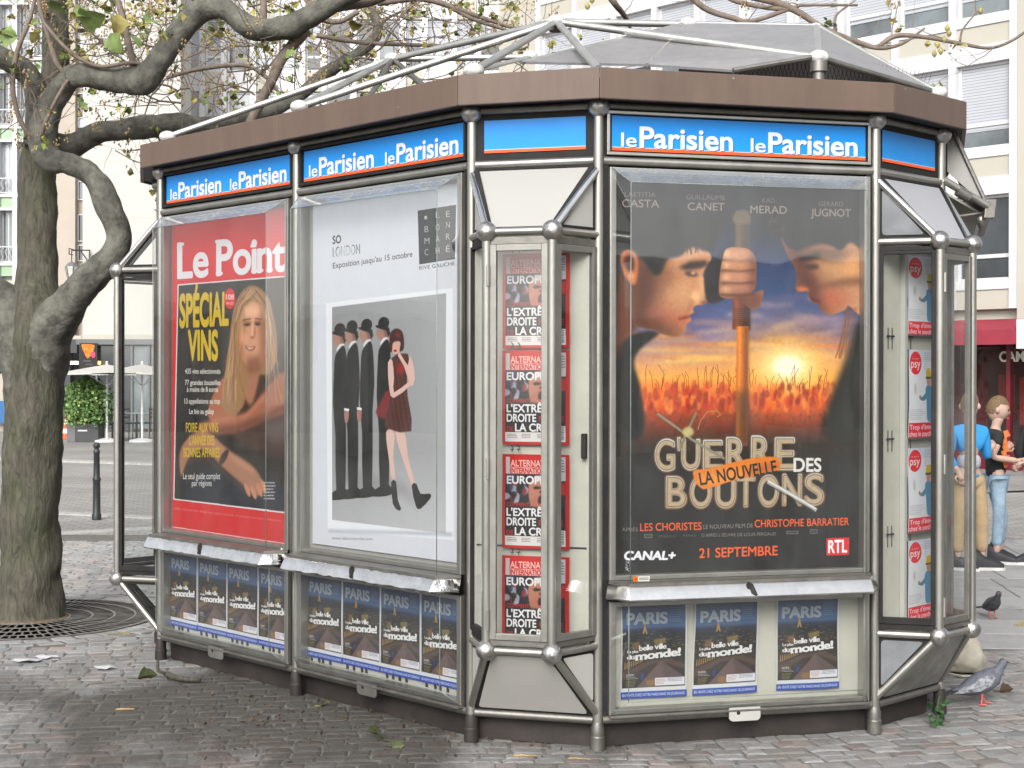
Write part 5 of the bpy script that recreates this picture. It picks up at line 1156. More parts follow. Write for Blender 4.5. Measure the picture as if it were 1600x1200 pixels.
def farmat():
    m, n, b, o = _mat('distant_square_paving'); L = n.links; geo = n.nodes.new('ShaderNodeNewGeometry')
    br = n.nodes.new('ShaderNodeTexBrick'); br.inputs['Scale'].default_value = 1; br.inputs['Brick Width'].default_value = .2; br.inputs['Row Height'].default_value = .14; br.inputs['Mortar Size'].default_value = .012
    br.inputs['Color1'].default_value = (.34, .33, .315, 1); br.inputs['Color2'].default_value = (.27, .262, .25, 1); br.inputs['Mortar'].default_value = (.2, .19, .175, 1)
    no = n.nodes.new('ShaderNodeTexNoise'); no.inputs['Scale'].default_value = .5; no.inputs['Detail'].default_value = 7; L.new(geo.outputs['Position'], no.inputs['Vector'])
    L.new(geo.outputs['Position'], br.inputs['Vector'])
    mx = n.nodes.new('ShaderNodeMix'); mx.data_type = 'RGBA'; mx.blend_type = 'MULTIPLY'; mx.inputs[0].default_value = 1
    cr = n.nodes.new('ShaderNodeValToRGB'); cr.color_ramp.elements[0].position = .35; cr.color_ramp.elements[1].position = .65; cr.color_ramp.elements[0].color = (.85, .85, .85, 1); cr.color_ramp.elements[1].color = (1.15, 1.15, 1.15, 1)
    L.new(no.outputs[0], cr.inputs[0]); L.new(br.outputs['Color'], mx.inputs[6]); L.new(cr.outputs[0], mx.inputs[7]); L.new(mx.outputs[2], b.inputs['Base Color']); b.inputs['Roughness'].default_value = .75
    bp = n.nodes.new('ShaderNodeBump'); bp.inputs['Strength'].default_value = .4; bp.inputs['Distance'].default_value = .01; L.new(br.outputs['Fac'], bp.inputs['Height']); bp.invert = True; L.new(bp.outputs[0], b.inputs['Normal'])
    return m
M['far'] = farmat()
tag(MB().add([(-150, -60, -.0052), (150, -60, -.0052), (150, 200, -.0052), (-150, 200, -.0052)], [(0, 1, 2, 3)]).build('ground', M['joint'], None), kind='structure')
FY = 15.6
tag(MB().add([(-90, FY, -.002), (90, FY, -.002), (90, 120, -.002), (-90, 120, -.002)], [(0, 1, 2, 3)]).build('square', M['far'], None), kind='structure')
rd = random.Random(11)
GC = Vector((-3.35, 10.2, 0)); GRR = .88
K2 = [(p.x, p.y) for p in ringpoly(-.1, 0)]
def inpoly(x, y, P):
    c = False
    for i in range(len(P)):
        x0, y0 = P[i-1]; x1, y1 = P[i]
        if (y0 > y) != (y1 > y) and x < (x1-x0)*(y-y0)/(y1-y0)+x0: c = not c
    return c
def slabzone(x, y): return y > 8.9 + .12*(x-2.3) and x > 2.25 and y < 15.5
pav = empty('sett_pavement', (0, 6.4, 0)); tag(pav, kind='structure')
def stone_verts(cx, cy, a, b, rot, r, zt=0.0, ins=.012):
    """a worn sett: squarish block with rounded shoulders"""
    hx, hy = a/2, b/2; c_, s_ = cos(rot), sin(rot); out = []
    cor = [(-hx, -hy), (0, -hy*1.03), (hx, -hy), (hx, hy), (0, hy*1.03), (-hx, hy)]
    cor = [(x+r.uniform(-.009, .009), y+r.uniform(-.007, .007)) for x, y in cor]
    tilt = (r.uniform(-.0015, .0015), r.uniform(-.002, .002), r.uniform(-.001, .001))
    for lv, (k, z) in enumerate(((1, -.04), (1, -.0042), (1-ins*1.6/min(a, b), 0))):
        for x, y in cor:
            zz = z+(zt+tilt[2]+tilt[0]*x/hx+tilt[1]*y/hy if lv else 0); X, Y = x*k, y*k
            out.append((cx+X*c_-Y*s_, cy+X*s_+Y*c_, zz))
    f = [(12, 13, 16, 17), (13, 14, 15, 16)]
    for l in (0, 6):
        for i in range(6): j = (i+1) % 6; f.append((l+i, l+j, l+6+j, l+6+i))
    return out, f
ang = radians(9); ca, sa = cos(ang), sin(ang); stones = []
RH = .098; v = -7.0
while v < 24:
    rh = rd.uniform(.078, .125); v += rh; u = rd.uniform(-.1, 0)-9
    while u < 11:
        wd = rd.choice([rd.uniform(.09, .14), rd.uniform(.13, .2)]); uc = u+wd/2; u += wd
        bow = .10*sin(uc*1.1+v*.3)+.05*sin(uc*2.3)+rd.uniform(-.007, .007)-rh/2
        x = uc*ca-(v+bow)*sa; y = uc*sa+(v+bow)*ca
        if not (5.7 < y < FY-.02) or abs(x) > .37*y+1.3: continue
        if (x-GC.x)**2+(y-GC.y)**2 < (GRR+.30)**2 or inpoly(x, y, K2) or slabzone(x, y): continue
        if y > 15.0 and x < -.5: continue
        stones.append((x, y, wd-.005, rh-.006, ang+.10*1.1*cos(uc*1.1+v*.3)+rd.uniform(-.06, .06)))
for q, rr in enumerate((GRR+.075, GRR+.20)):
    n_ = int(2*pi*rr/.16)
    for i in range(n_):
        t = 2*pi*(i+.5*q)/n_; stones.append((GC.x+rr*cos(t), GC.y+rr*sin(t), .148, .112, t+pi/2))
def inview(x, y): return abs(x) < .352*y
def tintof():
    g = rd.gauss(1, .085); g = min(1.3, max(.72, g)); h = rd.random()
    t = (1.0, 1.0, 1.0) if h < .7 else (1.04, .99, .95) if h < .88 else (1.09, .96, .93) if h < .94 else (.95, 1, 1.03)
    return tuple(g*v for v in t)
order = sorted([s for s in stones if inview(s[0], s[1]-.1)], key=lambda s: s[1])
near = set(order[:300]); variants = []
for i in range(18):
    tt = tintof(); vs, fs = stone_verts(0, 0, .14, RH-.012, 0, rd)
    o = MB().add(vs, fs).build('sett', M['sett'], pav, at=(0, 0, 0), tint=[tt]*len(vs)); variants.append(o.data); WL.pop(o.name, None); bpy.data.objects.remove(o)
for s in order[:300]:
    o = bpy.data.objects.new('sett', rd.choice(variants)); COL.objects.link(o); o.parent = pav; o.location = Vector((s[0], s[1], rd.uniform(-.0012, .0012)))-WL['sett_pavement']; o.rotation_euler.z = s[4]; o.scale = (s[2]/.14, s[3]/(RH-.012), 1)
mb = MB(); tints = []
for s in stones:
    if s in near: continue
    vs, fs = stone_verts(s[0], s[1], s[2], s[3], s[4], rd, rd.uniform(-.0012, .0012)); mb.add(vs, fs); tt = tintof()
    g_ = 1+.38*min(1, max(0, (s[1]-8.2)/2.5)); tt = tuple(v*g_ for v in tt)  # farther setts paler: grazing sheen put into the tint, plus cleaner stone
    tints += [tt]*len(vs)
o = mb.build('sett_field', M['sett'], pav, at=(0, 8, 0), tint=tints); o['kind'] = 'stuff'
# paving slabs right of the kiosk
slabs = empty('slab_pavement', (4, 11, 0)); tag(slabs, kind='structure')
a2 = radians(-6)
v = 8.6; row = 0; cnt = 0
while v < 16.2:
    u = -2.2+(row % 2)*.4+rd.uniform(-.1, .1)
    while u < 9:
        wd = rd.choice([.7, .85, 1.0]); uc = u+wd/2; vc = v+.275; x = 2.3+uc*cos(a2)-(vc-8.6)*sin(a2)*.6; y = 8.6+uc*sin(a2)+(vc-8.6)
        u += wd
        if slabzone(x, y+.1) and x < .37*y+1.0 and not inpoly(x, y, K2):
            bx = MB(); hx, hy = wd/2-.006, .269; zt = rd.uniform(-.003, .002); c_, s_ = cos(a2), sin(a2); tt = tuple(rd.uniform(.86, 1.12) for _ in range(1))*3
            cs = [(-hx, -hy), (hx, -hy), (hx, hy), (-hx, hy)]; vs = [(x+p*c_-q*s_, y+p*s_+q*c_, -.03) for p, q in cs]+[(x+p*c_-q*s_, y+p*s_+q*c_, zt-.003) for p, q in cs]+[(x+p*.985*c_-q*.98*s_, y+p*.985*s_+q*.98*c_, zt) for p, q in cs]
            bx.add(vs, [(8, 9, 10, 11)]+[(l+i, l+(i+1) % 4, l+4+(i+1) % 4, l+4+i) for l in (0, 4) for i in range(4)])
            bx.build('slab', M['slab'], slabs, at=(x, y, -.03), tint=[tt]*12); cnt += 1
    v += .55; row += 1
# kerb lines across the square
kb = empty('kerb', (-4, 16, 0)); tag(kb, kind='structure')
for (pa, pb, wd, hh) in (((-40, 842, 0), (300, 822, 0), .22, .012), ((-40, 796, 0), (300, 812, 0), .25, .012), ((-40, 716, 0), (300, 728, 0), .5, .03)):
    A_ = GR(pa[0], pa[1]); B_ = GR(pb[0], pb[1]); d = (B_-A_); n_ = max(2, int(d.length/1.0)); d.normalize(); q = Vector((-d.y, d.x, 0))
    for i in range(n_):
        c_ = A_.lerp(B_, (i+.5)/n_); MB().box(c_+Vector((0, 0, hh/2-.004)), d*((B_-A_).length/n_/2-.006), q*(wd/2), (0, 0, hh/2+.004)).build('kerb_stone', M['kerb'], kb, bevel=.004)
A_ = GR(1480, 772); B_ = GR(1680, 765); d = (B_-A_).normalized(); q = Vector((-d.y, d.x, 0))
for i in range(4):
    c_ = A_.lerp(B_, (i+.5)/4); MB().box(c_, d*((B_-A_).length/8-.01), q*.10, (0, 0, .006)).build('kerb_stone', M['slab'], kb)

# ---- tree grate
M['iron'] = mat('cast_iron_grate', (.24, .225, .205), .6, .4, var=.35, scale=12, bump=.2)
M['soil'] = mat('dry_soil', (.16, .12, .08), .95, 0, var=.35, scale=18, bump=.8, bscale=50)
gr = empty('tree_grate', (GC.x, GC.y, 0), 'round cast iron grate let into the paving around the tree trunk', 'tree grate')
MB().lathe((GC.x, GC.y, -.004), [(.30, 0), (.27, .012), (.0001, .03)], 40).build('soil_bed', M['soil'], gr, smooth=True)
MB().lathe((GC.x, GC.y, -.0046), [(.86, 0), (.28, .0004)], 48).build('opening_shade', M['dark'], gr)  # flat dark disc: shade inside the grate openings set as colour
radii = [.30, .45, .60, .74, .88]
for r in radii:
    w_ = .016 if r < .88 else .03
    MB().lathe((GC.x, GC.y, -.001), [(r-w_, 0), (r-w_, .003), (r, .003), (r, 0)], 64).build('ring', M['iron'], gr)
for q in range(4):
    r0, r1 = radii[q]+.002, radii[q+1]-(.018 if q < 3 else .032); n_ = (44, 60, 80, 96)[q]; proto = None
    for i in range(n_):
        t = 2*pi*(i+.3*q)/n_; sk = .35
        if proto is None:
            proto = MB().prism([(r0, -.007, 0), (r1, -.007+.0, 0), (r1, .007, 0), (r0, .007, 0)], (0, 0, .0015)).build('bar', M['iron'], gr, at=(0, 0, 0)); o = proto
        else: o = proto.copy(); COL.objects.link(o); o.parent = gr
        o.location = (0, 0, -.0005); o.rotation_euler.z = t

# ================================================================== TREE
def barkmat():
    m, n, b, o = _mat('grey_green_bark'); L = n.links; geo = n.nodes.new('ShaderNodeNewGeometry'); mp = n.nodes.new('ShaderNodeMapping'); mp.inputs['Scale'].default_value = (1, 1, .28); L.new(geo.outputs['Position'], mp.inputs['Vector'])
    n1 = n.nodes.new('ShaderNodeTexNoise'); n1.inputs['Scale'].default_value = 26; n1.inputs['Detail'].default_value = 8; n1.inputs['Roughness'].default_value = .7; n1.inputs['Distortion'].default_value = .8; L.new(mp.outputs[0], n1.inputs['Vector'])
    n2 = n.nodes.new('ShaderNodeTexNoise'); n2.inputs['Scale'].default_value = 3; n2.inputs['Detail'].default_value = 4; L.new(geo.outputs['Position'], n2.inputs['Vector'])
    c1 = n.nodes.new('ShaderNodeValToRGB'); e = c1.color_ramp.elements; e[0].position = .3; e[0].color = (.045, .041, .034, 1); e[1].position = .72; e[1].color = (.175, .162, .135, 1)
    c2 = n.nodes.new('ShaderNodeValToRGB'); e = c2.color_ramp.elements; e[0].position = .35; e[0].color = (.85, .95, .72, 1); e[1].position = .65; e[1].color = (1.05, 1.0, .95, 1)
    L.new(n1.outputs[0], c1.inputs[0]); L.new(n2.outputs[0], c2.inputs[0]); mx = n.nodes.new('ShaderNodeMix'); mx.data_type = 'RGBA'; mx.blend_type = 'MULTIPLY'; mx.inputs[0].default_value = 1; L.new(c1.outputs[0], mx.inputs[6]); L.new(c2.outputs[0], mx.inputs[7])
    L.new(mx.outputs[2], b.inputs['Base Color']); b.inputs['Roughness'].default_value = .9
    bp = n.nodes.new('ShaderNodeBump'); bp.inputs['Strength'].default_value = 1; bp.inputs['Distance'].default_value = .03; L.new(n1.outputs[0], bp.inputs['Height']); L.new(bp.outputs[0], b.inputs['Normal']); return m
M['bark'] = barkmat(); M['limb'] = mat('smooth_limb_bark', (.085, .083, .068), .85, 0, var=.4, scale=11, bump=.9, bscale=30, col2=(.175, .17, .14))
M['twig'] = mat('twig_bark', (.19, .15, .12), .85, 0, var=.3, scale=20)
M['leaf'] = mat('green_leaf', (.17, .24, .07), .55, 0, var=.35, scale=15); M['leaf2'] = mat('yellowing_leaf', (.36, .31, .10), .6, 0, var=.3, scale=15)
M['pod'] = mat('dry_seed_pods', (.38, .26, .13), .8, 0, var=.35, scale=30)
for q in ('leaf', 'leaf2'): M[q].node_tree.nodes['Principled BSDF'].inputs['Transmission Weight'].default_value = 0
tb = GR(46, 968)
tree = empty('street_tree', (tb.x, tb.y, 0), 'tall grey tree with twisted limbs and sparse leaves standing in a round grate', 'tree')
def spl(pts, k=6):
    P = [np.array(p, float) for p in pts]; P = [2*P[0]-P[1]]+P+[2*P[-1]-P[-2]]; out = []
    for i in range(1, len(P)-2):
        a, b, c, d = P[i-1:i+3]
        for j in range(k): t = j/k; out.append(.5*((2*b)+(-a+c)*t+(2*a-5*b+4*c-d)*t*t+(-a+3*b-3*c+d)*t**3))
    out.append(P[-2]); return out
def limb(name, pts, mt, n=14, k=6, jit=.12, seed=0):
    s = spl(pts, k); P = [PX(p[0], p[1], p[2]) for p in s]; R = [max(p[3], .8)/FPX*p[2] for p in s]
    return MB().tube(P, R, n, True, jit, seed).build(name, M[mt], tree, smooth=True), P, R
limb('trunk', [(46, 985, 10.2, 62), (46, 962, 10.2, 52), (46, 925, 10.2, 47), (47, 860, 10.2, 45.5), (49, 760, 10.2, 45), (52, 640, 10.2, 44), (55, 540, 10.2, 45), (57, 490, 10.2, 41), (58, 450, 10.25, 33), (59, 400, 10.3, 30), (59, 340, 10.3, 29), (58, 285, 10.35, 30), (60, 250, 10.35, 28), (70, 190, 10.4, 22), (82, 125, 10.4, 19), (88, 60, 10.4, 21), (85, 5, 10.4, 20), (84, -70, 10.4, 18), (80, -200, 10.4, 14)], 'bark', 40, 8, .16)
limb('limb', [(62, 225, 10.25, 24), (58, 165, 10.2, 18), (52, 130, 10.15, 18), (36, 110, 10.1, 18), (12, 94, 10.0, 17), (-40, 72, 9.9, 16), (-120, 40, 9.8, 12), (-230, -30, 9.7, 9), (-330, -140, 9.6, 5), (-380, -230, 9.6, 2)], 'limb', 22)
_, PB, RB = limb('limb', [(52, 640, 10.2, 40), (60, 575, 10.2, 41), (74, 525, 10.15, 38), (97, 488, 10.08, 32), (122, 458, 10, 27), (150, 428, 9.95, 24), (177, 400, 9.95, 21), (186, 378, 9.95, 20), (182, 352, 9.95, 20), (168, 318, 9.95, 20), (155, 290, 9.95, 18), (135, 268, 9.95, 18), (105, 256, 9.95, 18), (82, 250, 9.95, 20), (68, 232, 9.95, 23), (66, 203, 9.95, 22), (76, 172, 9.95, 20), (92, 145, 9.9, 19), (110, 124, 9.85, 18), (132, 118, 9.8, 18), (165, 123, 9.8, 19), (195, 127, 9.8, 20), (222, 125, 9.7, 21), (242, 106, 9.7, 19), (266, 70, 9.7, 18), (290, 36, 9.7, 19), (320, 13, 9.65, 18), (350, 14, 9.6, 16), (382, 38, 9.6, 17), (415, 47, 9.6, 18), (460, 38, 9.6, 18), (500, 17, 9.6, 17), (545, -8, 9.6, 14), (640, -45, 9.6, 12), (780, -70, 9.4, 10), (950, -50, 9.2, 8), (1080, -22, 9.1, 6)], 'limb', 26, 6, .2)
limb('limb', [(75, 232, 10.5, 30), (112, 228, 10.5, 21), (150, 209, 10.5, 17), (190, 204, 10.5, 17), (240, 197, 10.5, 17), (280, 193, 10.6, 16), (330, 195, 10.7, 13), (400, 180, 10.9, 11), (455, 158, 11, 10), (510, 114, 11, 10), (560, 82, 11, 9), (590, 52, 11, 8), (582, 12, 11, 7), (570, -40, 11, 6)], 'limb', 20, 6, .2)
limb('limb', [(50, 620, 10.2, 40), (40, 540, 10.2, 40), (26, 492, 10.2, 34), (3, 466, 10.2, 27), (-40, 440, 10.1, 24), (-120, 400, 10, 20), (-220, 330, 9.9, 16), (-290, 230, 9.8, 12), (-330, 90, 9.7, 9), (-420, -40, 9.6, 5), (-470, -150, 9.6, 2)], 'limb', 20)
limb('limb', [(478, 46, 9.65, 10), (455, 72, 9.7, 9), (438, 95, 9.7, 9), (425, 125, 9.7, 8), (408, 158, 9.75, 8), (390, 195, 9.8, 8)], 'twig', 12)
limb('limb', [(505, 12, 9.6, 12), (540, 8, 9.7, 9), (580, 2, 9.8, 8), (620, -15, 9.9, 7)], 'twig', 10)
TW = [[(212, 116, 9.75, 6), (200, 62, 9.7, 5), (190, 20, 9.7, 5), (176, -20, 9.7, 5)], [(333, 18, 9.6, 6), (332, -20, 9.6, 5)], [(410, 42, 9.6, 7), (412, 5, 9.6, 5), (406, -30, 9.6, 4)],
      [(50, 215, 9.9, 5), (30, 185, 9.85, 4), (20, 135, 9.8, 4), (27, 80, 9.8, 4), (45, 35, 9.8, 3.5), (58, -15, 9.8, 3)], [(108, 122, 9.8, 4), (88, 98, 9.8, 4), (76, 60, 9.8, 3.5), (64, 20, 9.8, 3.5), (58, -10, 9.8, 3)],
      [(245, 112, 9.7, 3), (210, 98, 9.7, 3), (160, 104, 9.7, 3), (125, 92, 9.7, 3), (98, 70, 9.7, 3), (68, 35, 9.7, 2.5)], [(60, 230, 9.9, 4), (70, 195, 9.8, 3.5), (88, 155, 9.75, 3), (106, 125, 9.75, 3)],
      [(1080, -22, 9.1, 6), (1190, -2, 9.1, 6), (1242, 16, 9.1, 5.5), (1290, 46, 9.1, 5), (1340, 66, 9.1, 4.5), (1375, 75, 9.1, 3.5), (1410, 68, 9.1, 2.5), (1445, 44, 9.1, 1.5)],
      [(1372, 73, 9.1, 3.5), (1400, 56, 9.1, 4), (1445, 58, 9.1, 3.5), (1500, 68, 9.1, 3), (1545, 75, 9.1, 2.5), (1580, 64, 9.1, 2.2), (1615, 40, 9.1, 2)], [(1060, -25, 9.1, 5), (1100, 12, 9.1, 5), (1145, 28, 9.1, 4.5), (1175, 33, 9.1, 4), (1240, 12, 9.1, 3), (1260, 8, 9.1, 2.5), (1340, 8, 9.1, 2)],
      [(1240, 15, 9.1, 4), (1200, 12, 9.1, 4), (1150, 2, 9.1, 4), (1130, -10, 9.1, 4)], [(1305, 50, 9.1, 3), (1306, 25, 9.1, 2), (1330, 5, 9.1, 1.5)], [(1500, 65, 9.1, 2), (1505, 45, 9.1, 1.5), (1530, 15, 9.1, 1.2)], [(945, -20, 9.2, 6), (960, 5, 9.2, 5), (976, 25, 9.4, 4), (985, 45, 9.6, 2)],
      [(495, 55, 10.5, 4), (560, 66, 10.5, 3.5), (640, 70, 10.5, 3), (720, 72, 10.5, 2)], [(590, 5, 10.2, 5), (660, -2, 10.2, 5), (720, 16, 10.2, 4), (790, 40, 10.2, 3), (830, 48, 10.2, 2)], [(700, 10, 10.2, 3.5), (745, 32, 10.2, 3), (800, 50, 10.2, 2)],
      [(260, 122, 10.4, 3), (310, 108, 10.4, 3.5), (380, 102, 10.4, 3.5), (415, 120, 10.4, 3), (440, 150, 10.4, 2)], [(500, 30, 10.3, 5), (530, 34, 10.3, 4), (560, 18, 10.3, 4)]]
tips = []
for t in TW:
    _, P, R = limb('twig', t, 'twig', 8, 5, .06); tips += [(P[i], P[min(i+1, len(P)-1)]-P[i]) for i in range(4, len(P)-1, 5)]
rt = random.Random(21)
tw = MB(); leafpos = []; podpos = []
def grow(p, d, r, n, lv):
    pts = [p]; rs = [r]; q = p.copy(); dd = d.normalized()
    for i in range(n):
        dd = (dd+Vector((rt.uniform(-.35, .35), rt.uniform(-.3, .3), rt.uniform(-.3, .38)))).normalized(); q = q+dd*rt.uniform(.05, .1); pts.append(q.copy()); rs.append(r*(1-.8*(i+1)/n))
        if lv > 0 and rt.random() < .42: grow(q.copy(), dd+Vector((rt.uniform(-1, 1), rt.uniform(-.6, .6), rt.uniform(-.6, 1))), r*.6, max(3, int(n*.6)), lv-1)
    tw.tube(pts, rs, 4, False)
    (leafpos if rt.random() < .5 else podpos).append((q.copy(), dd.copy()))
seeds = []
for i in range(74):
    px, py = rt.uniform(250, 850), rt.uniform(-40, 175)
    seeds.append((PX(px, py, rt.uniform(10, 12.2)), Vector((rt.uniform(-1, 1), 0, rt.uniform(-.5, .8)))))
for i in range(20): seeds.append((PX(rt.uniform(-40, 330), rt.uniform(-60, 90), rt.uniform(9.8, 11)), Vector((rt.uniform(-1, 1), 0, rt.uniform(-.8, .5)))))
for i in range(8): seeds.append((PX(rt.uniform(230, 300), rt.uniform(110, 190), 11), Vector((rt.uniform(-1, .2), 0, rt.uniform(-.8, .5)))))
for p, d in seeds: grow(p, d, rt.uniform(.004, .009), rt.randint(7, 13), 2)
for p, d in tips[::2]: grow(p, d+Vector((rt.uniform(-.8, .8), 0, rt.uniform(-.2, .9))), .004, rt.randint(3, 6), 1)
for _ in range(9):
    p = PX(rt.uniform(180, 235), rt.uniform(225, 262), 11.0)
    if _ < 2: grow(PX(180+20*_, 235, 11), Vector((1, 0, -.3)), .004, 7, 2)
o = tw.build('fine_twigs', M['twig'], tree, smooth=False); o['kind'] = 'stuff'
def leafshape(p, d, s, mb, r):
    """lobed leaf blade folded a little along its midrib"""
    d = d.normalized(); a = d.cross(Vector((r.uniform(-1, 1), r.uniform(-1, 1), r.uniform(-1, 1)))).normalized(); n = d.cross(a); f = r.uniform(.1, .45)
    prof = [(0, .0), (.18, .34), (.38, .52), (.5, .36), (.72, .30), (1, 0)]
    mid = [p+d*(x*s)+n*(s*.12*sin(x*3)) for x, _ in prof]; vs = []
    for (x, y), m_ in zip(prof, mid): vs += [m_, m_+a*(y*s)+n*(f*y*s), m_-a*(y*s)+n*(f*y*s)]
    fs = []
    for i in range(len(prof)-1):
        b = i*3; fs += [(b, b+3, b+4, b+1), (b, b+2, b+5, b+3)]
    mb.add(vs, fs)
lf = MB(); lf2 = MB(); pd = MB()
for i, (p, d) in enumerate(leafpos):
    for q in range(rt.randint(2, 4)): leafshape(p+Vector((rt.uniform(-.03, .03), rt.uniform(-.03, .03), rt.uniform(-.03, .02))), d+Vector((rt.uniform(-.5, .5), rt.uniform(-.5, .5), -.4)), rt.uniform(.03, .065), lf if rt.random() < .4 else lf2, rt)
for p, d in podpos:
    if rt.random() < .75:
        for q in range(rt.randint(5, 12)):
            c_ = p+Vector((rt.gauss(0, .018), rt.gauss(0, .018), rt.uniform(-.05, .07))); s = rt.uniform(.006, .012); pd.lathe(c_, [(1e-6, -s), (s*.8, 0), (1e-6, s*1.3)], 4)
lf.build('leaves', M['leaf'], tree, smooth=False)['kind'] = 'stuff'; lf2.build('yellow_leaves', M['leaf2'], tree, smooth=False)['kind'] = 'stuff'; pd.build('seed_pods', M['pod'], tree, smooth=False)['kind'] = 'stuff'
for (px, py, s, dx, dz, mm) in ((118, 8, .19, 1, -.35, 'leaf'), (122, 30, .2, 1, .1, 'leaf'), (172, 52, .15, .6, -1, 'leaf'), (200, 55, .13, .5, -.6, 'leaf'), (222, 22, .16, 1, -.25, 'leaf'), (98, 6, .12, -1, .1, 'leaf'), (185, 22, .14, -.2, -1, 'leaf2'), (0, 64, .13, 1, .2, 'leaf'), (0, 50, .12, 1, -.4, 'leaf'), (282, 100, .08, -.5, -.8, 'leaf'), (545, 38, .09, 1, 0, 'leaf2'), (1385, 68, .05, 0, -1, 'leaf'), (445, 90, .09, .7, .3, 'leaf'), (60, 50, .09, -.6, -1, 'leaf2')):
    m_ = MB(); leafshape(PX(px, py, 9.5), Vector((dx, rt.uniform(-.3, .3), dz)), s, m_, rt); m_.build('leaf', M[mm], tree, smooth=True)
for (px, py) in ((1465, 78), (1475, 70), (1460, 92), (1470, 88), (1483, 60), (925, 8), (918, 18), (1532, 25), (1480, 52)):
    s = .017; m_ = MB(); m_.lathe(PX(px, py-8, 9.1), [(1e-6, -s*1.5), (s*.8, -s*.6), (s, .2*s), (1e-6, s*1.6)], 8); m_.build('seed_pod', M['leaf2'], tree, smooth=True)

# ================================================================== DEBRIS near the kiosk
M['crumb'] = mat('brown_leaf_crumbs', (.085, .058, .038), .9, 0, var=.4, scale=30); M['deadleaf'] = mat('wilted_olive_leaf', (.07, .085, .03), .7, 0, var=.4, scale=30); M['pale_leaf'] = mat('pale_dry_leaf', (.26, .23, .12), .8, 0, var=.3, scale=30)
M['paper'] = mat('torn_white_paper', (.5, .5, .52), .8, 0, var=.05)
def litter(px, py, s, rot, mt, name, label, cat, grp=None, shape='leaf', z=.006):
    p = GR(px, py)+Vector((0, 0, z)); r = random.Random(int(px*7+py)); m_ = MB()
    if shape == 'leaf': leafshape(p, Vector((cos(rot), sin(rot), .12)), s, m_, r); m_.tube([p, p-Vector((cos(rot), sin(rot), -.1))*s*.5], .003, 4)
    elif shape == 'paper':
        n_ = 9; vs = []; c0 = p
        for i in range(n_):
            t = 2*pi*i/n_; vs.append(p+Vector((cos(t)*s*r.uniform(.7, 1.1), sin(t)*s*.6*r.uniform(.6, 1.1), r.uniform(0, .015))))
        m_.add([p+Vector((0, 0, .012))]+vs, [(0, 1+i, 1+(i+1) % n_) for i in range(n_)])
    else:
        d = Vector((cos(rot), sin(rot), 0)); q = [p-d*s/2, p-d*s*.15+Vector((-d.y, d.x, 0))*s*.07, p+d*s*.2, p+d*s/2-Vector((-d.y, d.x, 0))*s*.05]; m_.tube(q, [z*.9, z, z*.8, z*.5], 6, True)
    o = m_.build(name, M[mt], None, smooth=False); tag(o, label, cat, grp); return o
litter(180, 992, .11, .6, 'pale_leaf', 'fallen_leaf', 'pale yellow fallen leaf on the setts beside the tree grate', 'leaf')
litter(215, 1062, .11, .3, 'deadleaf', 'fallen_leaf', 'crumpled green fallen leaf near the left end of the kiosk', 'leaf')
litter(598, 1158, .12, 2.3, 'deadleaf', 'fallen_leaf', 'dark green wilted leaf with long stalk in front of the kiosk skirting', 'leaf')
litter(612, 1168, .06, -.2, 'deadleaf', 'fallen_leaf', 'olive leaf lying half under the wilted leaf before the kiosk', 'leaf')
litter(1562, 1082, .08, .2, 'crumb', 'fallen_leaf', 'brown dry leaf beside the pigeon on the right', 'leaf')
litter(1590, 978, .06, .1, 'pale_leaf', 'fallen_leaf', 'yellow leaf on the slabs beside the far pigeon', 'leaf')
litter(165, 1046, .07, .3, 'paper', 'paper_scrap', 'small white scrap of paper on the setts near the kiosk', 'litter', None, 'paper')
litter(45, 1034, .10, .3, 'paper', 'paper_scrap', 'long torn white paper lying at the left edge of the setts', 'litter', None, 'paper'); litter(72, 1029, .07, .3, 'paper', 'paper_scrap', 'curled bit of white paper at the end of the long torn one', 'litter', None, 'paper')
litter(195, 1110, .09, .2, 'pod', 'twig_piece', 'short reddish twig lying alone on the setts at the left', 'twig', None, 'stick'); litter(160, 1068, .16, .5, 'twig', 'twig_piece', 'thin grey twig beside the crumpled green leaf', 'twig', None, 'stick', .004)
litter(820, 1183, .10, .1, 'pod', 'twig_piece', 'brown seed stalk on the paving under the corner window', 'twig', None, 'stick'); litter(905, 1187, .10, -.1, 'pod', 'twig_piece', 'thin reddish twig to the right of the seed stalk', 'twig', None, 'stick', .004)
litter(500, 1105, .06, .5, 'pale_leaf', 'fallen_leaf', 'small yellow leaf on the damp paving under the fashion poster', 'leaf')
rw = random.Random(5); m_ = MB()
for i in range(900):
    p = GR(rw.uniform(280, 1000), rw.triangular(1075, 1198, 1130))+Vector((0, 0, .006)); leafshape(p, Vector((rw.uniform(-1, 1), rw.uniform(-1, 1), .1)), rw.uniform(.003, .014)*rw.choice([1, 1, 1, 1.9]), m_, rw)
tag(m_.build('leaf_crumbs', M['crumb'], None, smooth=False), 'brown crumbs of leaves strewn along the foot of the kiosk', 'debris', kind='stuff')
p = GR(262, 1062); m_ = MB(); m_.tube([p+Vector((-.02, .05, .02)), p+Vector((.0, .0, .03)), p+Vector((.05, -.05, .025)), p+Vector((.13, -.09, .02)), p+Vector((.2, -.1, .018))], [.014, .018, .016, .013, .009], 8, True, .3); m_.tube([p+Vector((-.0, .0, .03)), p+Vector((-.05, -.01, .05)), p+Vector((-.06, .02, .1))], [.01, .012, .009], 7, True, .3)
tag(m_.build('broken_branch', M['bark'], None, smooth=True), 'broken piece of branch lying against the left foot of the kiosk', 'branch')
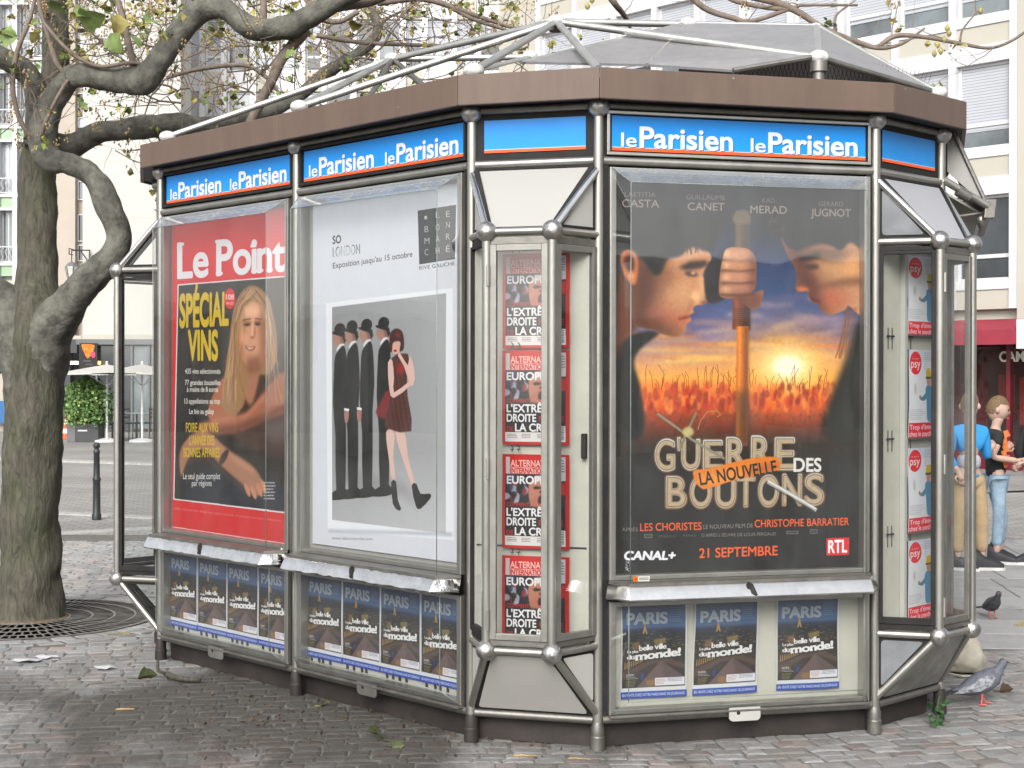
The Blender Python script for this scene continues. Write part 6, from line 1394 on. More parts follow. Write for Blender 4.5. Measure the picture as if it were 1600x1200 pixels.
# weed
p = GR(1464, 1134); weed = empty('weed', p, 'small green weed growing at the right foot of the kiosk', 'plant'); m_ = MB()
for i in range(26):
    t = rw.uniform(0, 6.28); q = p+Vector((rw.gauss(0, .018), rw.gauss(0, .015), rw.uniform(.01, .11))); leafshape(q, Vector((cos(t), sin(t), rw.uniform(-.3, .6))), rw.uniform(.025, .045), m_, rw)
M['weed'] = mat('weed_green', (.05, .12, .04), .6, 0, var=.3, scale=20)
m_.build('foliage', M['weed'], weed, smooth=False); MB().tube([p, p+Vector((.0, 0, .08)), p+Vector((.01, 0, .14))], .004, 5).build('stem', M['weed'], weed)
# sack behind the right corner
M['sack'] = mat('pale_canvas', (.42, .39, .32), .9, 0, var=.2, scale=8, bump=.5, bscale=20); M['sack2'] = mat('dark_canvas', (.07, .06, .05), .9, 0, var=.2, scale=8)
p = GR(1500, 1052); bag = empty('canvas_bag', p, 'slumped beige canvas bag on the ground behind the kiosk corner', 'bag'); bm = bmesh.new(); bmesh.ops.create_icosphere(bm, subdivisions=4, radius=1)
for v_ in bm.verts:
    c_ = v_.co; n_ = mnoise.noise(c_*1.6)*.16+mnoise.noise(c_*4)*.07; fold = .05*sin(c_.x*9+c_.z*5); v_.co = Vector((c_.x*.15*(1+n_+fold)-.01*c_.z, c_.y*.11*(1+n_), max(c_.z, -.75)*.125*(1+n_+fold)+.094+.025*(1-abs(c_.x))))
me = bpy.data.meshes.new('bag_body'); bm.to_mesh(me); bm.free(); me.materials.append(M['sack']); me.shade_smooth(); o = bpy.data.objects.new('bag_body', me); link(o, bag, p)
MB().ball(p+Vector((-.11, .03, .07)), .075, 14, 8, .9).build('bag_flap', M['sack2'], bag, smooth=True)
MB().tube([p+Vector((-.1, -.1, .02)), p+Vector((-.02, -.13, .01)), p+Vector((.07, -.12, .012))], .006, 6).build('strap', M['sack'], bag, smooth=True)

# ================================================================== BUILDINGS
def matwin(name, col, rough=.08, spec=.8): return mat(name, col, rough, 0, spec, var=.5, scale=.6, rvar=.04)
M['pane_dark'] = matwin('dark_window_glass', (.035, .04, .045)); M['pane_blue'] = matwin('pale_curtained_glass', (.32, .35, .38), .15); M['pane_grey'] = matwin('grey_window_glass', (.14, .16, .17))
M['wall_cream'] = mat('cream_render', (.45, .425, .365), .85, 0, var=.05, scale=.8, bump=.1, bscale=8); M['wall_white'] = mat('white_render', (.49, .475, .44), .85, 0, var=.04, scale=.8)
M['wall_pink'] = mat('pinkish_stone', (.42, .365, .31), .85, 0, var=.06, scale=.8); M['trim_white'] = mat('white_window_trim', (.58, .58, .59), .5, 0, var=.04, scale=2)
M['green_pan'] = mat('pale_green_spandrel', (.30, .42, .27), .4, 0, var=.1, scale=1); M['shop_dark'] = mat('charcoal_shopfront', (.04, .042, .045), .45, 0, var=.2, scale=1); M['shop_grey'] = mat('grey_shopfront', (.12, .125, .13), .5, 0, var=.15, scale=1)
M['red_cloth'] = mat('dark_red_awning', (.27, .025, .045), .75, 0, var=.1, scale=3); M['red_front'] = mat('dark_red_shopfront', (.13, .012, .02), .3, 0, var=.2, scale=2)
def blindmat():
    m, n, b, o = _mat('closed_slat_blind'); L = n.links; geo = n.nodes.new('ShaderNodeNewGeometry'); sx = n.nodes.new('ShaderNodeSeparateXYZ'); L.new(geo.outputs['Position'], sx.inputs[0])
    mu = n.nodes.new('ShaderNodeMath'); mu.operation = 'MULTIPLY'; mu.inputs[1].default_value = 1/.055; L.new(sx.outputs['Z'], mu.inputs[0]); fr = n.nodes.new('ShaderNodeMath'); fr.operation = 'FRACT'; L.new(mu.outputs[0], fr.inputs[0])
    cr = n.nodes.new('ShaderNodeValToRGB'); e = cr.color_ramp.elements; e[0].position = .12; e[0].color = (.24, .25, .28, 1); e[1].position = .3; e[1].color = (.46, .475, .51, 1); L.new(fr.outputs[0], cr.inputs[0]); L.new(cr.outputs[0], b.inputs['Base Color']); b.inputs['Roughness'].default_value = .5
    bp = n.nodes.new('ShaderNodeBump'); bp.inputs['Strength'].default_value = .5; bp.inputs['Distance'].default_value = .01; L.new(fr.outputs[0], bp.inputs['Height']); L.new(bp.outputs[0], b.inputs['Normal']); return m
M['blind'] = blindmat()
class Fac:
    """a facade frame: t along the wall, z up, d outwards"""
    def __init__(s, O, e, root): s.O = Vector(O); s.e = Vector(e).normalized(); s.n = Vector((s.e.y, -s.e.x, 0)); s.root = root
    def P(s, t, z, d=0): p = s.O+s.e*t+s.n*d; return Vector((p.x, p.y, z))
    def box(s, t0, t1, z0, z1, d0, d1, name, m, parent=None, build=True, mb=None, bevel=0):
        mb = mb or MB(); mb.box(s.P((t0+t1)/2, (z0+z1)/2, (d0+d1)/2), s.e*((t1-t0)/2), s.n*((d1-d0)/2), Vector((0, 0, (z1-z0)/2)))
        return mb.build(name, M[m], parent or s.root, bevel=bevel) if build else mb
    def window(s, t0, t1, z0, z1, pane, d=-.16, fw=.05, split=None, blind=0, blindm='blind', tr='trim_white', bars=None):
        mb = MB(); B_ = lambda *a: s.box(*a, None, None, None, False, mb)
        B_(t0, t0+fw, z0, z1, d, d+.06); B_(t1-fw, t1, z0, z1, d, d+.06); B_(t0+fw, t1-fw, z1-fw, z1, d, d+.058); B_(t0+fw, t1-fw, z0, z0+fw, d, d+.058)
        if split: B_(t0+fw, t1-fw, split-fw*.7, split+fw*.7, d, d+.057)
        for b_ in (bars or []): B_(b_-fw/2, b_+fw/2, z0+fw, z1-fw, d, d+.056)
        w_ = mb.build('window', M[tr], s.root)
        s.box(t0+fw, t1-fw, z0+fw, z1-fw, d+.01, d+.02, 'pane', pane, w_)
        if blind: s.box(t0+fw, t1-fw, z0+fw+(z1-z0)*(1-blind), z1-fw, d+.022, d+.034, 'blind', blindm, w_)
        return w_
# right: pale office front with slat blinds and a restaurant below
bd = empty('office_building', (8.9, 27.05, 0), 'pale office building with slatted window blinds rising behind the right side of the kiosk', 'building')
D = Fac((8.9, 27.05, 0), (.695, -.719, 0), bd)      # t grows to the right and nearer
def tD(t): return -t                                 # leftwards distances measured from the photo are negative here
rb = random.Random(9)
D.box(-13.5, 6, 2.64, 13.2, -.8, -.2, 'wall', 'wall_cream'); D.box(.36, 6, 2.66, 13.2, -.2, .02, 'wall', 'wall_cream')
pil = [.28-1.22*i for i in range(11)]
for p_ in pil: D.box(p_-.075, p_+.075, 2.95, 13.2, -.2, .03, 'pilaster', 'trim_white')
for f in range(4):
    zb = 2.95+2.44*f
    for i in range(10):
        t1 = pil[i]-.076; t0 = pil[i+1]+.076
        D.box(t0, t1, zb, zb+.36, -.2, -.03, 'spandrel', 'wall_cream'); D.box(t0, t1, zb+.362, zb+.55 if f == 0 else zb+.52, -.2, .0, 'sill', 'trim_white')
        D.box(t0, t1, zb+2.1, zb+2.435, -.2, .01, 'lintel', 'trim_white') if f < 4 else None
        bl = .82 if f else 0.0
        if f and rb.random() < .25: bl = rb.choice([1, .9, .7])
        D.window(t0, t1, zb+.53, zb+2.098, 'pane_dark' if f == 0 else rb.choice(['pane_grey', 'pane_dark', 'pane_grey']), split=zb+.98, blind=bl if f else (0 if i < 1 else rb.choice([0, .6])))
# restaurant at street level
rs = empty('street_restaurant', D.P(0, 0), 'dark red restaurant front with a red awning and pale lettering', 'shopfront'); R_ = Fac((8.9, 27.05, 0), (.695, -.719, 0), rs)
R_.box(-10, 6, 0, 2.62, -2.6, -2.5, 'back_wall', 'red_front'); R_.box(-10, 6, 0, .5, -.3, -.1, 'stall_riser', 'red_front'); R_.box(-10, 6, 2.35, 2.62, -.3, -.05, 'fascia', 'red_front')
for t_ in (-3.4, -2.3, -1.1, .12, 1.4, 2.6): R_.box(t_-.04, t_+.04, .5, 2.35, -.25, -.12, 'mullion', 'red_front')
for i, t_ in enumerate((-2.3, -1.1, .12, 1.4)): R_.box(t_+.05-1.15, t_-.05, .52, 2.33, -.2, -.19, 'pane', 'red_front') if False else None
M['shop_glass'] = glassmat('red_tinted_shop_glass', (.5, .25, .27), 1.5, 1.2, dirt=.03)
for a_, b_ in ((-3.35, -2.35), (-2.25, -1.15), (-1.05, .07), (.17, 1.35), (1.45, 2.55)): glasspane([R_.P(a_, .5, -.18), R_.P(b_, .5, -.18), R_.P(b_, 2.35, -.18), R_.P(a_, 2.35, -.18)], M['shop_glass'], rs, 'shop_pane')
M['hang_red'] = mat('red_hangings', (.5, .05, .02), .7, 0); M['hang_green'] = mat('green_hanging', (.08, .25, .04), .7, 0); M['hang_or'] = mat('orange_hanging', (.6, .2, .03), .7, 0)
for t_, w_, m_, z0, z1 in ((-.85, .1, 'red_cloth', .7, 2.0), (-.35, .16, 'hang_red', .9, 1.75), (-.02, .06, 'hang_or', .8, 1.7), (.17, .07, 'hang_green', .9, 1.65), (.3, .05, 'hang_red', .9, 1.65), (-1.4, .2, 'red_cloth', .6, 1.9)):
    R_.box(t_-w_, t_+w_, z0, z1, -1.0, -.95, 'interior_hanging', m_)
def tat(px, d=-.1):
    s_ = (px-800)/FPX; q = R_.P(0, 0, d); return (s_*q.y-q.x)/(R_.e.x-s_*R_.e.y)
MB().prism([R_.P(-10, 2.76, .0), R_.P(-10, 2.55, .62), R_.P(-10, 2.53, .62), R_.P(-10, 2.73, .0)], R_.e*(10-.01+tat(1592, .5))).build('awning_cloth', M['red_cloth'], rs)
vw = (10+tat(1592, .5))/10
for i in range(10): R_.box(-10+i*vw+.003, -10+(i+1)*vw, 2.28, 2.53, .61, .622, 'awning_valance', 'red_cloth')
te = tat(1592, .5); R_.box(te, te+.3, 2.2, 2.72, .3, .6, 'awning_end', 'trim_white')
cu = bpy.data.curves.new('t', 'FONT'); cu.body = 'CAMPI'; cu.size = .27; cu.extrude = .01; cu.offset = .006; to = bpy.data.objects.new('t', cu); me = to.to_mesh()
vs = [v_.co.copy() for v_ in me.vertices]; fs = [tuple(p_.vertices) for p_ in me.polygons]; x1 = max(v_.x for v_ in vs); to.to_mesh_clear(); bpy.data.objects.remove(to)
ta, tb_ = tat(1559), tat(1613)
M['sign_cream'] = mat('cream_sign_letters', (.6, .58, .5), .6, 0)
MB().add([R_.P(ta+v_.x/x1*(tb_-ta), 1.985+v_.y*.98, -.15+v_.z) for v_ in vs], fs).build('sign_lettering', M['sign_cream'], rs, smooth=False)
# far left: apartment house with green spandrels and ornamental balcony rails
ba = empty('apartment_building', (-24, 60, 0), 'apartment building with pale green panels and white ornamental balcony rails behind the tree', 'building')
A_ = Fac((-34, 60, 0), (1, 0, 0), ba); xa = lambda px: (px-800)/FPX*60+34
A_.box(-22, xa(92), 4.9, 22, -1.2, -.4, 'wall', 'wall_white')
for i in range(9): A_.box(-22+i*2.4, -22+i*2.4+1.5, 7, 20, -.4, -.36, 'window_strip', 'pane_grey')
cols = [-34, -4, 23, 50, 77]; zt = lambda py, Y=60: CAMH+(600-py)/FPX*Y
for px_ in cols: A_.box(xa(px_)-.09, xa(px_)+.09, 5.6, 22, -.4, .02, 'pilaster', 'trim_white')
pt = 2.78
for f in range(6):
    zf = zt(440)+pt*f
    for i in range(4):
        a_, b_ = xa(cols[i])+.09, xa(cols[i+1])-.09
        A_.box(a_, b_, zf, zf+.42, -.4, -.08, 'green_panel', 'green_pan'); A_.box(a_, b_, zf+.422, zf+.55, -.4, .0, 'band', 'trim_white'); A_.box(a_, b_, zf+2.66, zf+2.775, -.4, .0, 'band', 'trim_white')
        A_.window(a_, b_, zf+.55, zf+2.655, 'pane_grey' if (i+f) % 2 else 'pane_blue', d=-.38, bars=[(a_+b_)/2] if i % 2 else None)
        mb = MB(); A_.box(a_, b_, zf+1.16, zf+1.2, -.03, .01, None, None, None, False, mb); A_.box(a_, b_, zf+.58, zf+.61, -.03, .01, None, None, None, False, mb)
        k_ = int((b_-a_)/.17)
        for q in range(k_):
            tt = a_+(q+.5)*(b_-a_)/k_; mb.tube([A_.P(tt-.05, zf+.62, -.01), A_.P(tt+.04, zf+.75, -.01), A_.P(tt-.04, zf+.98, -.01), A_.P(tt+.05, zf+1.16, -.01)], .018, 4)
        mb.build('balcony_rail', M['trim_white'], ba)
A_.box(0, xa(92), 4.6, 5.6, -.6, .05, 'cornice', 'trim_white')
# middle left: blank cream wall with narrow windows over a dark cafe
bb = empty('cream_building', (-11, 46, 0), 'tall blank cream wall with a narrow column of small windows behind the tree', 'building')
B_ = Fac((-30, 46, 0), (1, 0, 0), bb); xb = lambda px: (px-800)/FPX*46+30; zb_ = lambda py: CAMH+(600-py)/FPX*46
B_.box(xb(86), xb(117), zb_(533), 17, -.4, -.02, 'wall', 'wall_pink')
B_.box(xb(129), xb(282), zb_(531), 17, -1.5, .0, 'wall', 'wall_white')
B_.box(xb(117)+.003, xb(129)-.003, zb_(533), 17, -.5, -.32, 'wall', 'wall_pink')
for y0, y1, pn in ((385, 342, 'pane_dark'), (416, 390, 'pane_dark'), (206, 190, 'pane_blue'), (186, 152, 'pane_dark'), (320, 290, 'pane_grey'), (82, 48, 'pane_blue'), (30, -5, 'pane_grey')):
    B_.window(xb(117)+.01, xb(129)-.01, zb_(y0), zb_(y1), pn, d=-.3, fw=.03)
for a_, b_, zz in ((129, 282, 531), (86, 128.9, 533)): B_.box(xb(a_), xb(b_)-.01, zb_(zz)-.16, zb_(zz)-.003, -.4, .06, 'string_course', 'wall_cream')
B_.box(-22, xb(86)-.01, zb_(533), zb_(447), -.6, -.05, 'low_wing', 'wall_cream'); B_.box(-22, xb(86)-.01, zb_(533)-.16, zb_(533)-.003, -.6, .03, 'string_course', 'trim_white')
for py in (440, 350, 262): B_.box(xb(129)+.01, xb(282)-.01, zb_(py)-.006, zb_(py)+.006, -.02, .004, 'render_joint', 'wall_cream')
# cafe
cf = empty('corner_cafe', (-12, 45, 0), 'dark glazed cafe front under the cream building at the left', 'shopfront')
C_ = Fac((-30, 45.6, 0), (1, 0, 0), cf); xc = lambda px: (px-800)/FPX*45.6+30; zc_ = lambda py: CAMH+(600-py)/FPX*45.6
C_.box(-22, xc(420), 0, 2.86, -4, -3.8, 'back_wall', 'shop_dark')
C_.box(xc(119), xc(420), zc_(547), 2.86, -.3, .02, 'fascia', 'shop_grey'); C_.box(-22, xc(118.5), zc_(560), 2.86, -.5, -.1, 'fascia', 'shop_dark')
C_.box(xc(96), xc(108), 0, zc_(560), -.5, -.1, 'pier', 'shop_dark'); C_.box(-22, xc(14), 0, zc_(592), -.6, -.5, 'rolling_shutter', 'wall_pink'); C_.box(-22, xc(14), zc_(590), zc_(560), -.55, -.4, 'shutter_box', 'shop_dark')
for px_ in (150, 178, 205, 232, 260): C_.box(xc(px_)-.03, xc(px_)+.03, 0, zc_(548), -.2, -.05, 'mullion', 'shop_grey')
for a_, b_ in ((151, 177), (179, 204), (206, 231), (233, 259)): C_.box(xc(a_), xc(b_), .1, zc_(549), -.16, -.14, 'pane', 'pane_dark' if a_ < 200 else 'pane_grey')
mb = MB(); mb.box(C_.P(xc(139), zc_(564), .06), C_.e*.27, C_.n*.03, Vector((0, 0, .38))); sg = mb.build('hanging_sign', M['shop_dark'], cf)
me = bpy.data.meshes.new('sign_print'); me.from_pydata([(-.26, 0, 0), (.26, 0, 0), (.26, 0, .74), (-.26, 0, .74)], [], [(0, 1, 2, 3)]); ul = me.uv_layers.new(name='UVMap'); ul.data.foreach_set('uv', [0, 0, 1, 0, 1, 1, 0, 1]); me.materials.append(PR['cafe']); o = bpy.data.objects.new('sign_print', me); link(o, sg, C_.P(xc(139), zc_(564)-.37, .095))
M['lamp_w'] = emit('lit_white_lamp', (1, .95, .75), 2.2); M['lamp_y'] = emit('lit_yellow_lamp', (1, .6, .12), 2.0)
C_.box(xc(105), xc(121), zc_(578), zc_(573), -.1, .0, 'strip_lamp', 'lamp_w'); C_.box(xc(155), xc(159), zc_(578), zc_(573), .1, .14, 'spot_lamp', 'lamp_y'); C_.box(xc(5), xc(14), zc_(566), zc_(561), .1, .2, 'spot_lamp', 'lamp_y')
M['blue'] = mat('blue_board', (.03, .12, .3), .6, 0); C_.box(xc(-14), xc(5), .25, .95, -.3, -.25, 'blue_board', 'blue')
# centre: office block with pale curtained windows seen through the twigs
bc = empty('curtained_building', (-5, 50, 0), 'white framed office block with pale curtained windows behind the twigs above the kiosk', 'building')
E_ = Fac((-30, 50, 0), (1, 0, 0), bc); xe = lambda px: (px-800)/FPX*50+30; ze = lambda py: CAMH+(600-py)/FPX*50
E_.box(xe(270), xe(835), 0, 17.5, -1, -.3, 'wall', 'wall_cream')
E_.box(xe(270), xe(277), 0, 17.5, -.3, .02, 'pilaster', 'trim_white')
px_ = 277; rq = random.Random(3); j = 0
while px_ < 830:
    wpx = (36, 30, 42, 33)[j % 4]; 
    for f in range(3):
        z0 = ze(232)+2.45*f; a_, b_ = xe(px_)+.05, xe(px_+wpx)-.05
        E_.window(a_, b_, z0, z0+1.75, rq.choice(['pane_blue', 'pane_blue', 'pane_grey', 'pane_dark']), d=-.28, blind=rq.choice([0, 0, .5]), fw=.06, split=z0+.5 if j % 2 else None)
        E_.box(a_-.04, b_+.04, z0+1.77, z0+2.44, -.3, -.12, 'spandrel', 'wall_cream' if j % 2 else 'trim_white')
    E_.box(xe(px_+wpx)-.04, xe(px_+wpx)+.14, ze(240), 17.5, -.3, .0, 'pilaster', 'trim_white'); px_ += wpx+4; j += 1
# buildings across the square, seen only mirrored in the glass
def plainblock(name, O, e, Lg, H_, label, bay=2.6, m='wall_cream'):
    r = empty(name, O, label, 'building'); F_ = Fac(O, e, r); F_.box(0, Lg, 0, H_, -4, 0, 'wall', m)
    n_ = int(Lg/bay)
    for i in range(n_):
        for f in range(int((H_-3)/3)+1):
            z0 = .4 if f == 0 else 3.9+3*(f-1); h = 2.6 if f == 0 else 1.9; F_.box(i*bay+.5, i*bay+bay-.5, z0, z0+h, .01, .03, 'window', 'pane_dark')
    F_.box(0, Lg, 3.05, 3.35, 0, .5, 'band', 'trim_white')
plainblock('facade_block', (26, -16, 0), (-1, 0, 0), 16, 4.4, 'cream building across the square, mirrored in the front display glass')
plainblock('facade_block', (4, -22, 0), (-1, 0, 0), 20, 9, 'taller white building across the square, mirrored beside the cream one', 3.1, 'wall_white')
plainblock('facade_block', (-27, -12, 0), (0, 1, 0), 34, 3.4, 'long building closing the left side of the square, mirrored in the left display glass', 2.9)
plainblock('facade_block', (24, 12, 0), (0, -1, 0), 22, 9, 'building closing the right side of the square, mirrored in the right corner glass', 2.8, 'wall_pink')

# ================================================================== STREET FURNITURE
M['dkgreen'] = mat('dark_painted_iron', (.035, .04, .04), .45, .3, var=.2)
p = GR(151, 812); bo = empty('bollard', p, 'slim dark metal bollard with a round knob on the kerb line', 'bollard')
MB().lathe(p, [(.055, 0), (.055, .06), (.045, .08), (.042, .45), (.047, .46), (.047, .48), (.038, .5), (.034, .78), (.042, .79), (.03, .82), (.028, .83)], 16).build('shaft', M['dkgreen'], bo, smooth=40)
MB().ball(p+Vector((0, 0, .865)), .04, 14, 10).build('knob', M['dkgreen'], bo, smooth=True)
# cone
M['cone_o'] = mat('orange_plastic', (.75, .10, .03), .5, 0, var=.08); M['cone_w'] = mat('white_band', (.75, .75, .75), .5, 0)
p = GR(103, 686); co = empty('traffic_cone', p, 'orange and white striped traffic cone beside the trunk in front of the cafe', 'traffic cone')
MB().box(p+Vector((0, 0, .03)), (.12, 0, 0), (0, .12, 0), (0, 0, .03)).build('base', M['cone_o'], co, bevel=.01)
rr = lambda h: .10-.085*h/.6
for i, (a_, b_) in enumerate(((0, .1), (.1, .22), (.22, .33), (.33, .46), (.46, .6))): MB().lathe(p+Vector((0, 0, .06+a_)), [(rr(a_), 0), (rr(b_), b_-a_)], 18).build('cone_band', M['cone_w'] if i % 2 else M['cone_o'], co, smooth=40)
# parasols
M['canvas'] = mat('off_white_canvas', (.48, .465, .43), .8, 0, var=.06); M['white_metal'] = mat('white_metal', (.65, .65, .65), .5, 0)
gpar = 'off white cafe parasols'
for i, (px_, lb) in enumerate(((167, 'off white cafe parasol left of the kiosk, over the planter'), (222, 'off white cafe parasol seen through the kiosk corner glass'), (300, 'off white cafe parasol hidden mostly behind the kiosk'))):
    if i == 2: continue
    Y_ = 38.5; z0 = 0; P_ = PX(px_, 600, Y_); P_.z = 0; u = empty('cafe_parasol', P_, lb, 'parasol', gpar)
    hw = 1.02; zt_, ze_ = 2.02, 1.78; mb = MB(); cs = [P_+Vector((a_*hw, b_*hw, ze_)) for a_, b_ in ((-1, -1), (0, -1), (1, -1), (1, 0), (1, 1), (0, 1), (-1, 1), (-1, 0))]; cs = [c_+Vector((0, 0, .03 if j % 2 else 0)) for j, c_ in enumerate(cs)]
    mb.add([P_+Vector((0, 0, zt_))]+cs+[c_-Vector((0, 0, .05)) for c_ in cs], [(0, 1+j, 1+(j+1) % 8) for j in range(8)]+[(1+j, 9+j, 9+(j+1) % 8, 1+(j+1) % 8) for j in range(8)]); mb.build('canopy', M['canvas'], u, smooth=False)
    MB().tube([P_, P_+Vector((0, 0, 2.1))], .03, 10).build('pole', M['white_metal'], u, smooth=40); MB().lathe(P_, [(.33, 0), (.33, .05), (.1, .1)], 16).build('base', M['white_metal'], u, smooth=30)
    for j in range(0, 8, 2): MB().tube([P_+Vector((0, 0, 1.45)), (cs[j]+P_+Vector((0, 0, zt_)))/2-Vector((0, 0, .04))], .01, 5).build('rib', M['white_metal'], u)
# planter with bamboo
p = PX(136, 600, 38.6); p.z = 0; plr = empty('bamboo_planter', p, 'bushy green bamboo in a dark square planter in front of the cafe', 'plant'); 
MB().box(p+Vector((.08, 0, .24)), (.30, 0, 0), (0, .3, 0), (0, 0, .24)).build('planter', M['shop_dark'], plr, bevel=.01); MB().box(p+Vector((-.34, .05, .24)), (.11, 0, 0), (0, .3, 0), (0, 0, .24)).build('planter_side', M['shop_grey'], plr, bevel=.01)
MB().box(p+Vector((-.03, -.303, .3)), (.12, 0, 0), (0, .004, 0), (0, 0, .018)).build('planter_plate', M['white_metal'], plr)
mb = MB(); mb2 = MB()
for i in range(4600):
    a_ = rt.gauss(0, .27); b_ = rt.gauss(0, .28); z_ = rt.uniform(.35, 1.45)+rt.uniform(0, .35)*(1-abs(a_)); s_ = sin(min(1, (z_-.2)/1.5)*pi)**.4
    q = p+Vector((a_*s_*1.05, b_*s_, z_)); 
    if abs(a_) > .78: continue
    leafshape(q, Vector((rt.uniform(-1, 1)+a_, rt.uniform(-1, 1), rt.uniform(-.9, .7))), rt.uniform(.05, .10), mb if rt.random() < .65 else mb2, rt)
M['bamboo'] = mat('bamboo_leaf', (.11, .21, .06), .6, 0, var=.35, scale=6); M['bamboo2'] = mat('light_bamboo_leaf', (.25, .36, .11), .6, 0, var=.3, scale=6)
mb.build('foliage', M['bamboo'], plr, smooth=False)['kind'] = 'stuff'; mb2.build('pale_foliage', M['bamboo2'], plr, smooth=False)['kind'] = 'stuff'
mb = MB()
for i in range(26): a_, b_ = rt.uniform(-.3, .3), rt.uniform(-.25, .25); mb.tube([p+Vector((a_*.6, b_*.6, .45)), p+Vector((a_*1.3, b_*1.3, rt.uniform(1.1, 1.6)))], .008, 4)
mb.build('stems', M['bamboo2'], plr)['kind'] = 'stuff'
# cafe tables and chairs
M['tabletop'] = mat('pale_tabletop', (.6, .6, .6), .4, 0)
def cafe_table(px_, Y_, lb):
    P_ = PX(px_, 600, Y_); P_.z = 0; u = empty('cafe_table', P_, lb, 'table', 'small round cafe tables under the parasols')
    MB().lathe(P_, [(.32, .71), (.33, .72), (.32, .735)], 20).build('table_top', M['tabletop'], u); MB().tube([P_+Vector((0, 0, .03)), P_+Vector((0, 0, .71))], .025, 8).build('stem', M['dkgreen'], u, smooth=40); MB().lathe(P_, [(.2, 0), (.19, .02), (.03, .04)], 16).build('foot', M['dkgreen'], u, smooth=30)
def cafe_chair(px_, Y_, rz, lb):
    P_ = PX(px_, 600, Y_); P_.z = 0; u = empty('cafe_chair', P_, lb, 'chair', 'dark chairs around the cafe tables'); q = Matrix.Rotation(rz, 3, 'Z'); V_ = lambda *a: P_+q @ Vector(a)
    MB().box(V_(0, 0, .45), q @ Vector((.21, 0, 0)), q @ Vector((0, .21, 0)), (0, 0, .02)).build('seat', M['shop_dark'], u, bevel=.01)
    for i in range(3): MB().box(V_(0, .2, .6+i*.11), q @ Vector((.2, 0, 0)), q @ Vector((0, .012, 0)), (0, 0, .03)).build('back_slat', M['shop_dark'], u)
    for a_, b_, h in ((-.18, -.18, .44), (.18, -.18, .44), (-.18, .2, .86), (.18, .2, .86)): MB().tube([V_(a_, b_, 0), V_(a_, b_, h)], .014, 6).build('leg', M['shop_dark'], u)
cafe_table(160, 39.4, 'small cafe table just right of the bamboo planter'); cafe_table(182, 40.5, 'small cafe table between the two parasol poles'); cafe_table(214, 39.6, 'small cafe table seen through the kiosk corner glass')
for i, (px_, Y_, rz, lb) in enumerate(((171, 39.8, .4, 'dark cafe chair between the planter and the first parasol pole'), (176, 38.9, 2.6, 'dark cafe chair right beside the first parasol pole'), (151, 40.2, 3.4, 'dark cafe chair half hidden behind the bamboo planter'), (205, 39.9, 1.2, 'dark cafe chair left of the second parasol pole'), (226, 40.1, -1, 'dark cafe chair right of the second parasol pole'))): cafe_chair(px_, Y_, rz, lb)
# wall lantern
q = PX(112, 392, 44.9); ln = empty('wall_lantern', q, 'old fashioned glazed lantern hanging from an iron wall bracket by the cream wall', 'street lamp')
a_ = PX(140, 391, 45.9); b_ = PX(140, 416, 45.9); c_ = PX(112, 391, 45.2)
MB().tube([c_, a_, b_], .025, 6).build('bracket', M['dkgreen'], ln); MB().tube([PX(117, 391, 45.2), PX(108, 388, 45.2), PX(108, 397, 45.2), PX(114, 398, 45.2)], .02, 6).build('scroll', M['dkgreen'], ln); MB().tube([PX(126, 392, 45.4), PX(139, 410, 45.9)], .018, 6).build('brace', M['dkgreen'], ln)
t_ = PX(112, 409, 45.2); MB().tube([c_, t_], .015, 6).build('hanger', M['dkgreen'], ln); MB().lathe(t_-Vector((0, 0, .14)), [(.2, 0), (.12, .1), (.03, .15)], 6).build('cap', M['shop_grey'], ln)
M['lantern_glass'] = mat('milky_lantern_glass', (.5, .5, .46), .2, 0); MB().lathe(t_-Vector((0, 0, .56)), [(.11, 0), (.2, .415)], 6).build('lamp_glass', M['lantern_glass'], ln)
m_ = MB()
for j in range(6): t2 = 2*pi*j/6; m_.tube([t_+Vector((.112*cos(t2), .112*sin(t2), -.56)), t_+Vector((.202*cos(t2), .202*sin(t2), -.145))], .012, 4)
m_.build('glazing_bars', M['dkgreen'], ln)

# ================================================================== PEOPLE
def skinmesh(nodes, edges, sub=2):
    """grow one continuous surface over a skeleton of (x,y,z,r) joints"""
    me = bpy.data.meshes.new('sk'); me.from_pydata([n_[:3] for n_ in nodes], edges, []); ob = bpy.data.objects.new('sk', me); COL.objects.link(ob)
    md = ob.modifiers.new('s', 'SKIN'); md.use_smooth_shade = True
    sv = me.skin_vertices[0].data if len(me.skin_vertices) else None
    if sv is None:
        me.attributes.new('skin', 'FLOAT', 'POINT')
    for i, n_ in enumerate(nodes):
        r = n_[3]; sv[i].radius = r if isinstance(r, tuple) else (r, r); sv[i].use_root = (i == 0)
    sb = ob.modifiers.new('u', 'SUBSURF'); sb.levels = sub; sb.render_levels = sub
    dg = bpy.context.evaluated_depsgraph_get(); ev = ob.evaluated_get(dg); m2 = ev.to_mesh()
    V = [v_.co.copy() for v_ in m2.vertices]; F = [tuple(p_.vertices) for p_ in m2.polygons]; ev.to_mesh_clear(); bpy.data.objects.remove(ob); bpy.data.meshes.remove(me)
    return V, F
def skinmesh_safe(nodes, edges, sub=2):
    try: return skinmesh(nodes, edges, sub)
    except Exception as ex:
        print('skin fallback', ex); mb = MB()
        for a_, b_ in edges: mb.tube([nodes[a_][:3], nodes[b_][:3]], [nodes[a_][3], nodes[b_][3]], 12)
        return [Vector(v_) for v_ in mb.v], mb.f
M['skin'] = mat('pale_skin', (.50, .335, .265), .55, 0, var=.08, scale=12); M['hair'] = mat('light_brown_hair', (.165, .10, .05), .7, 0, var=.3, scale=60, bump=.6, bscale=120)
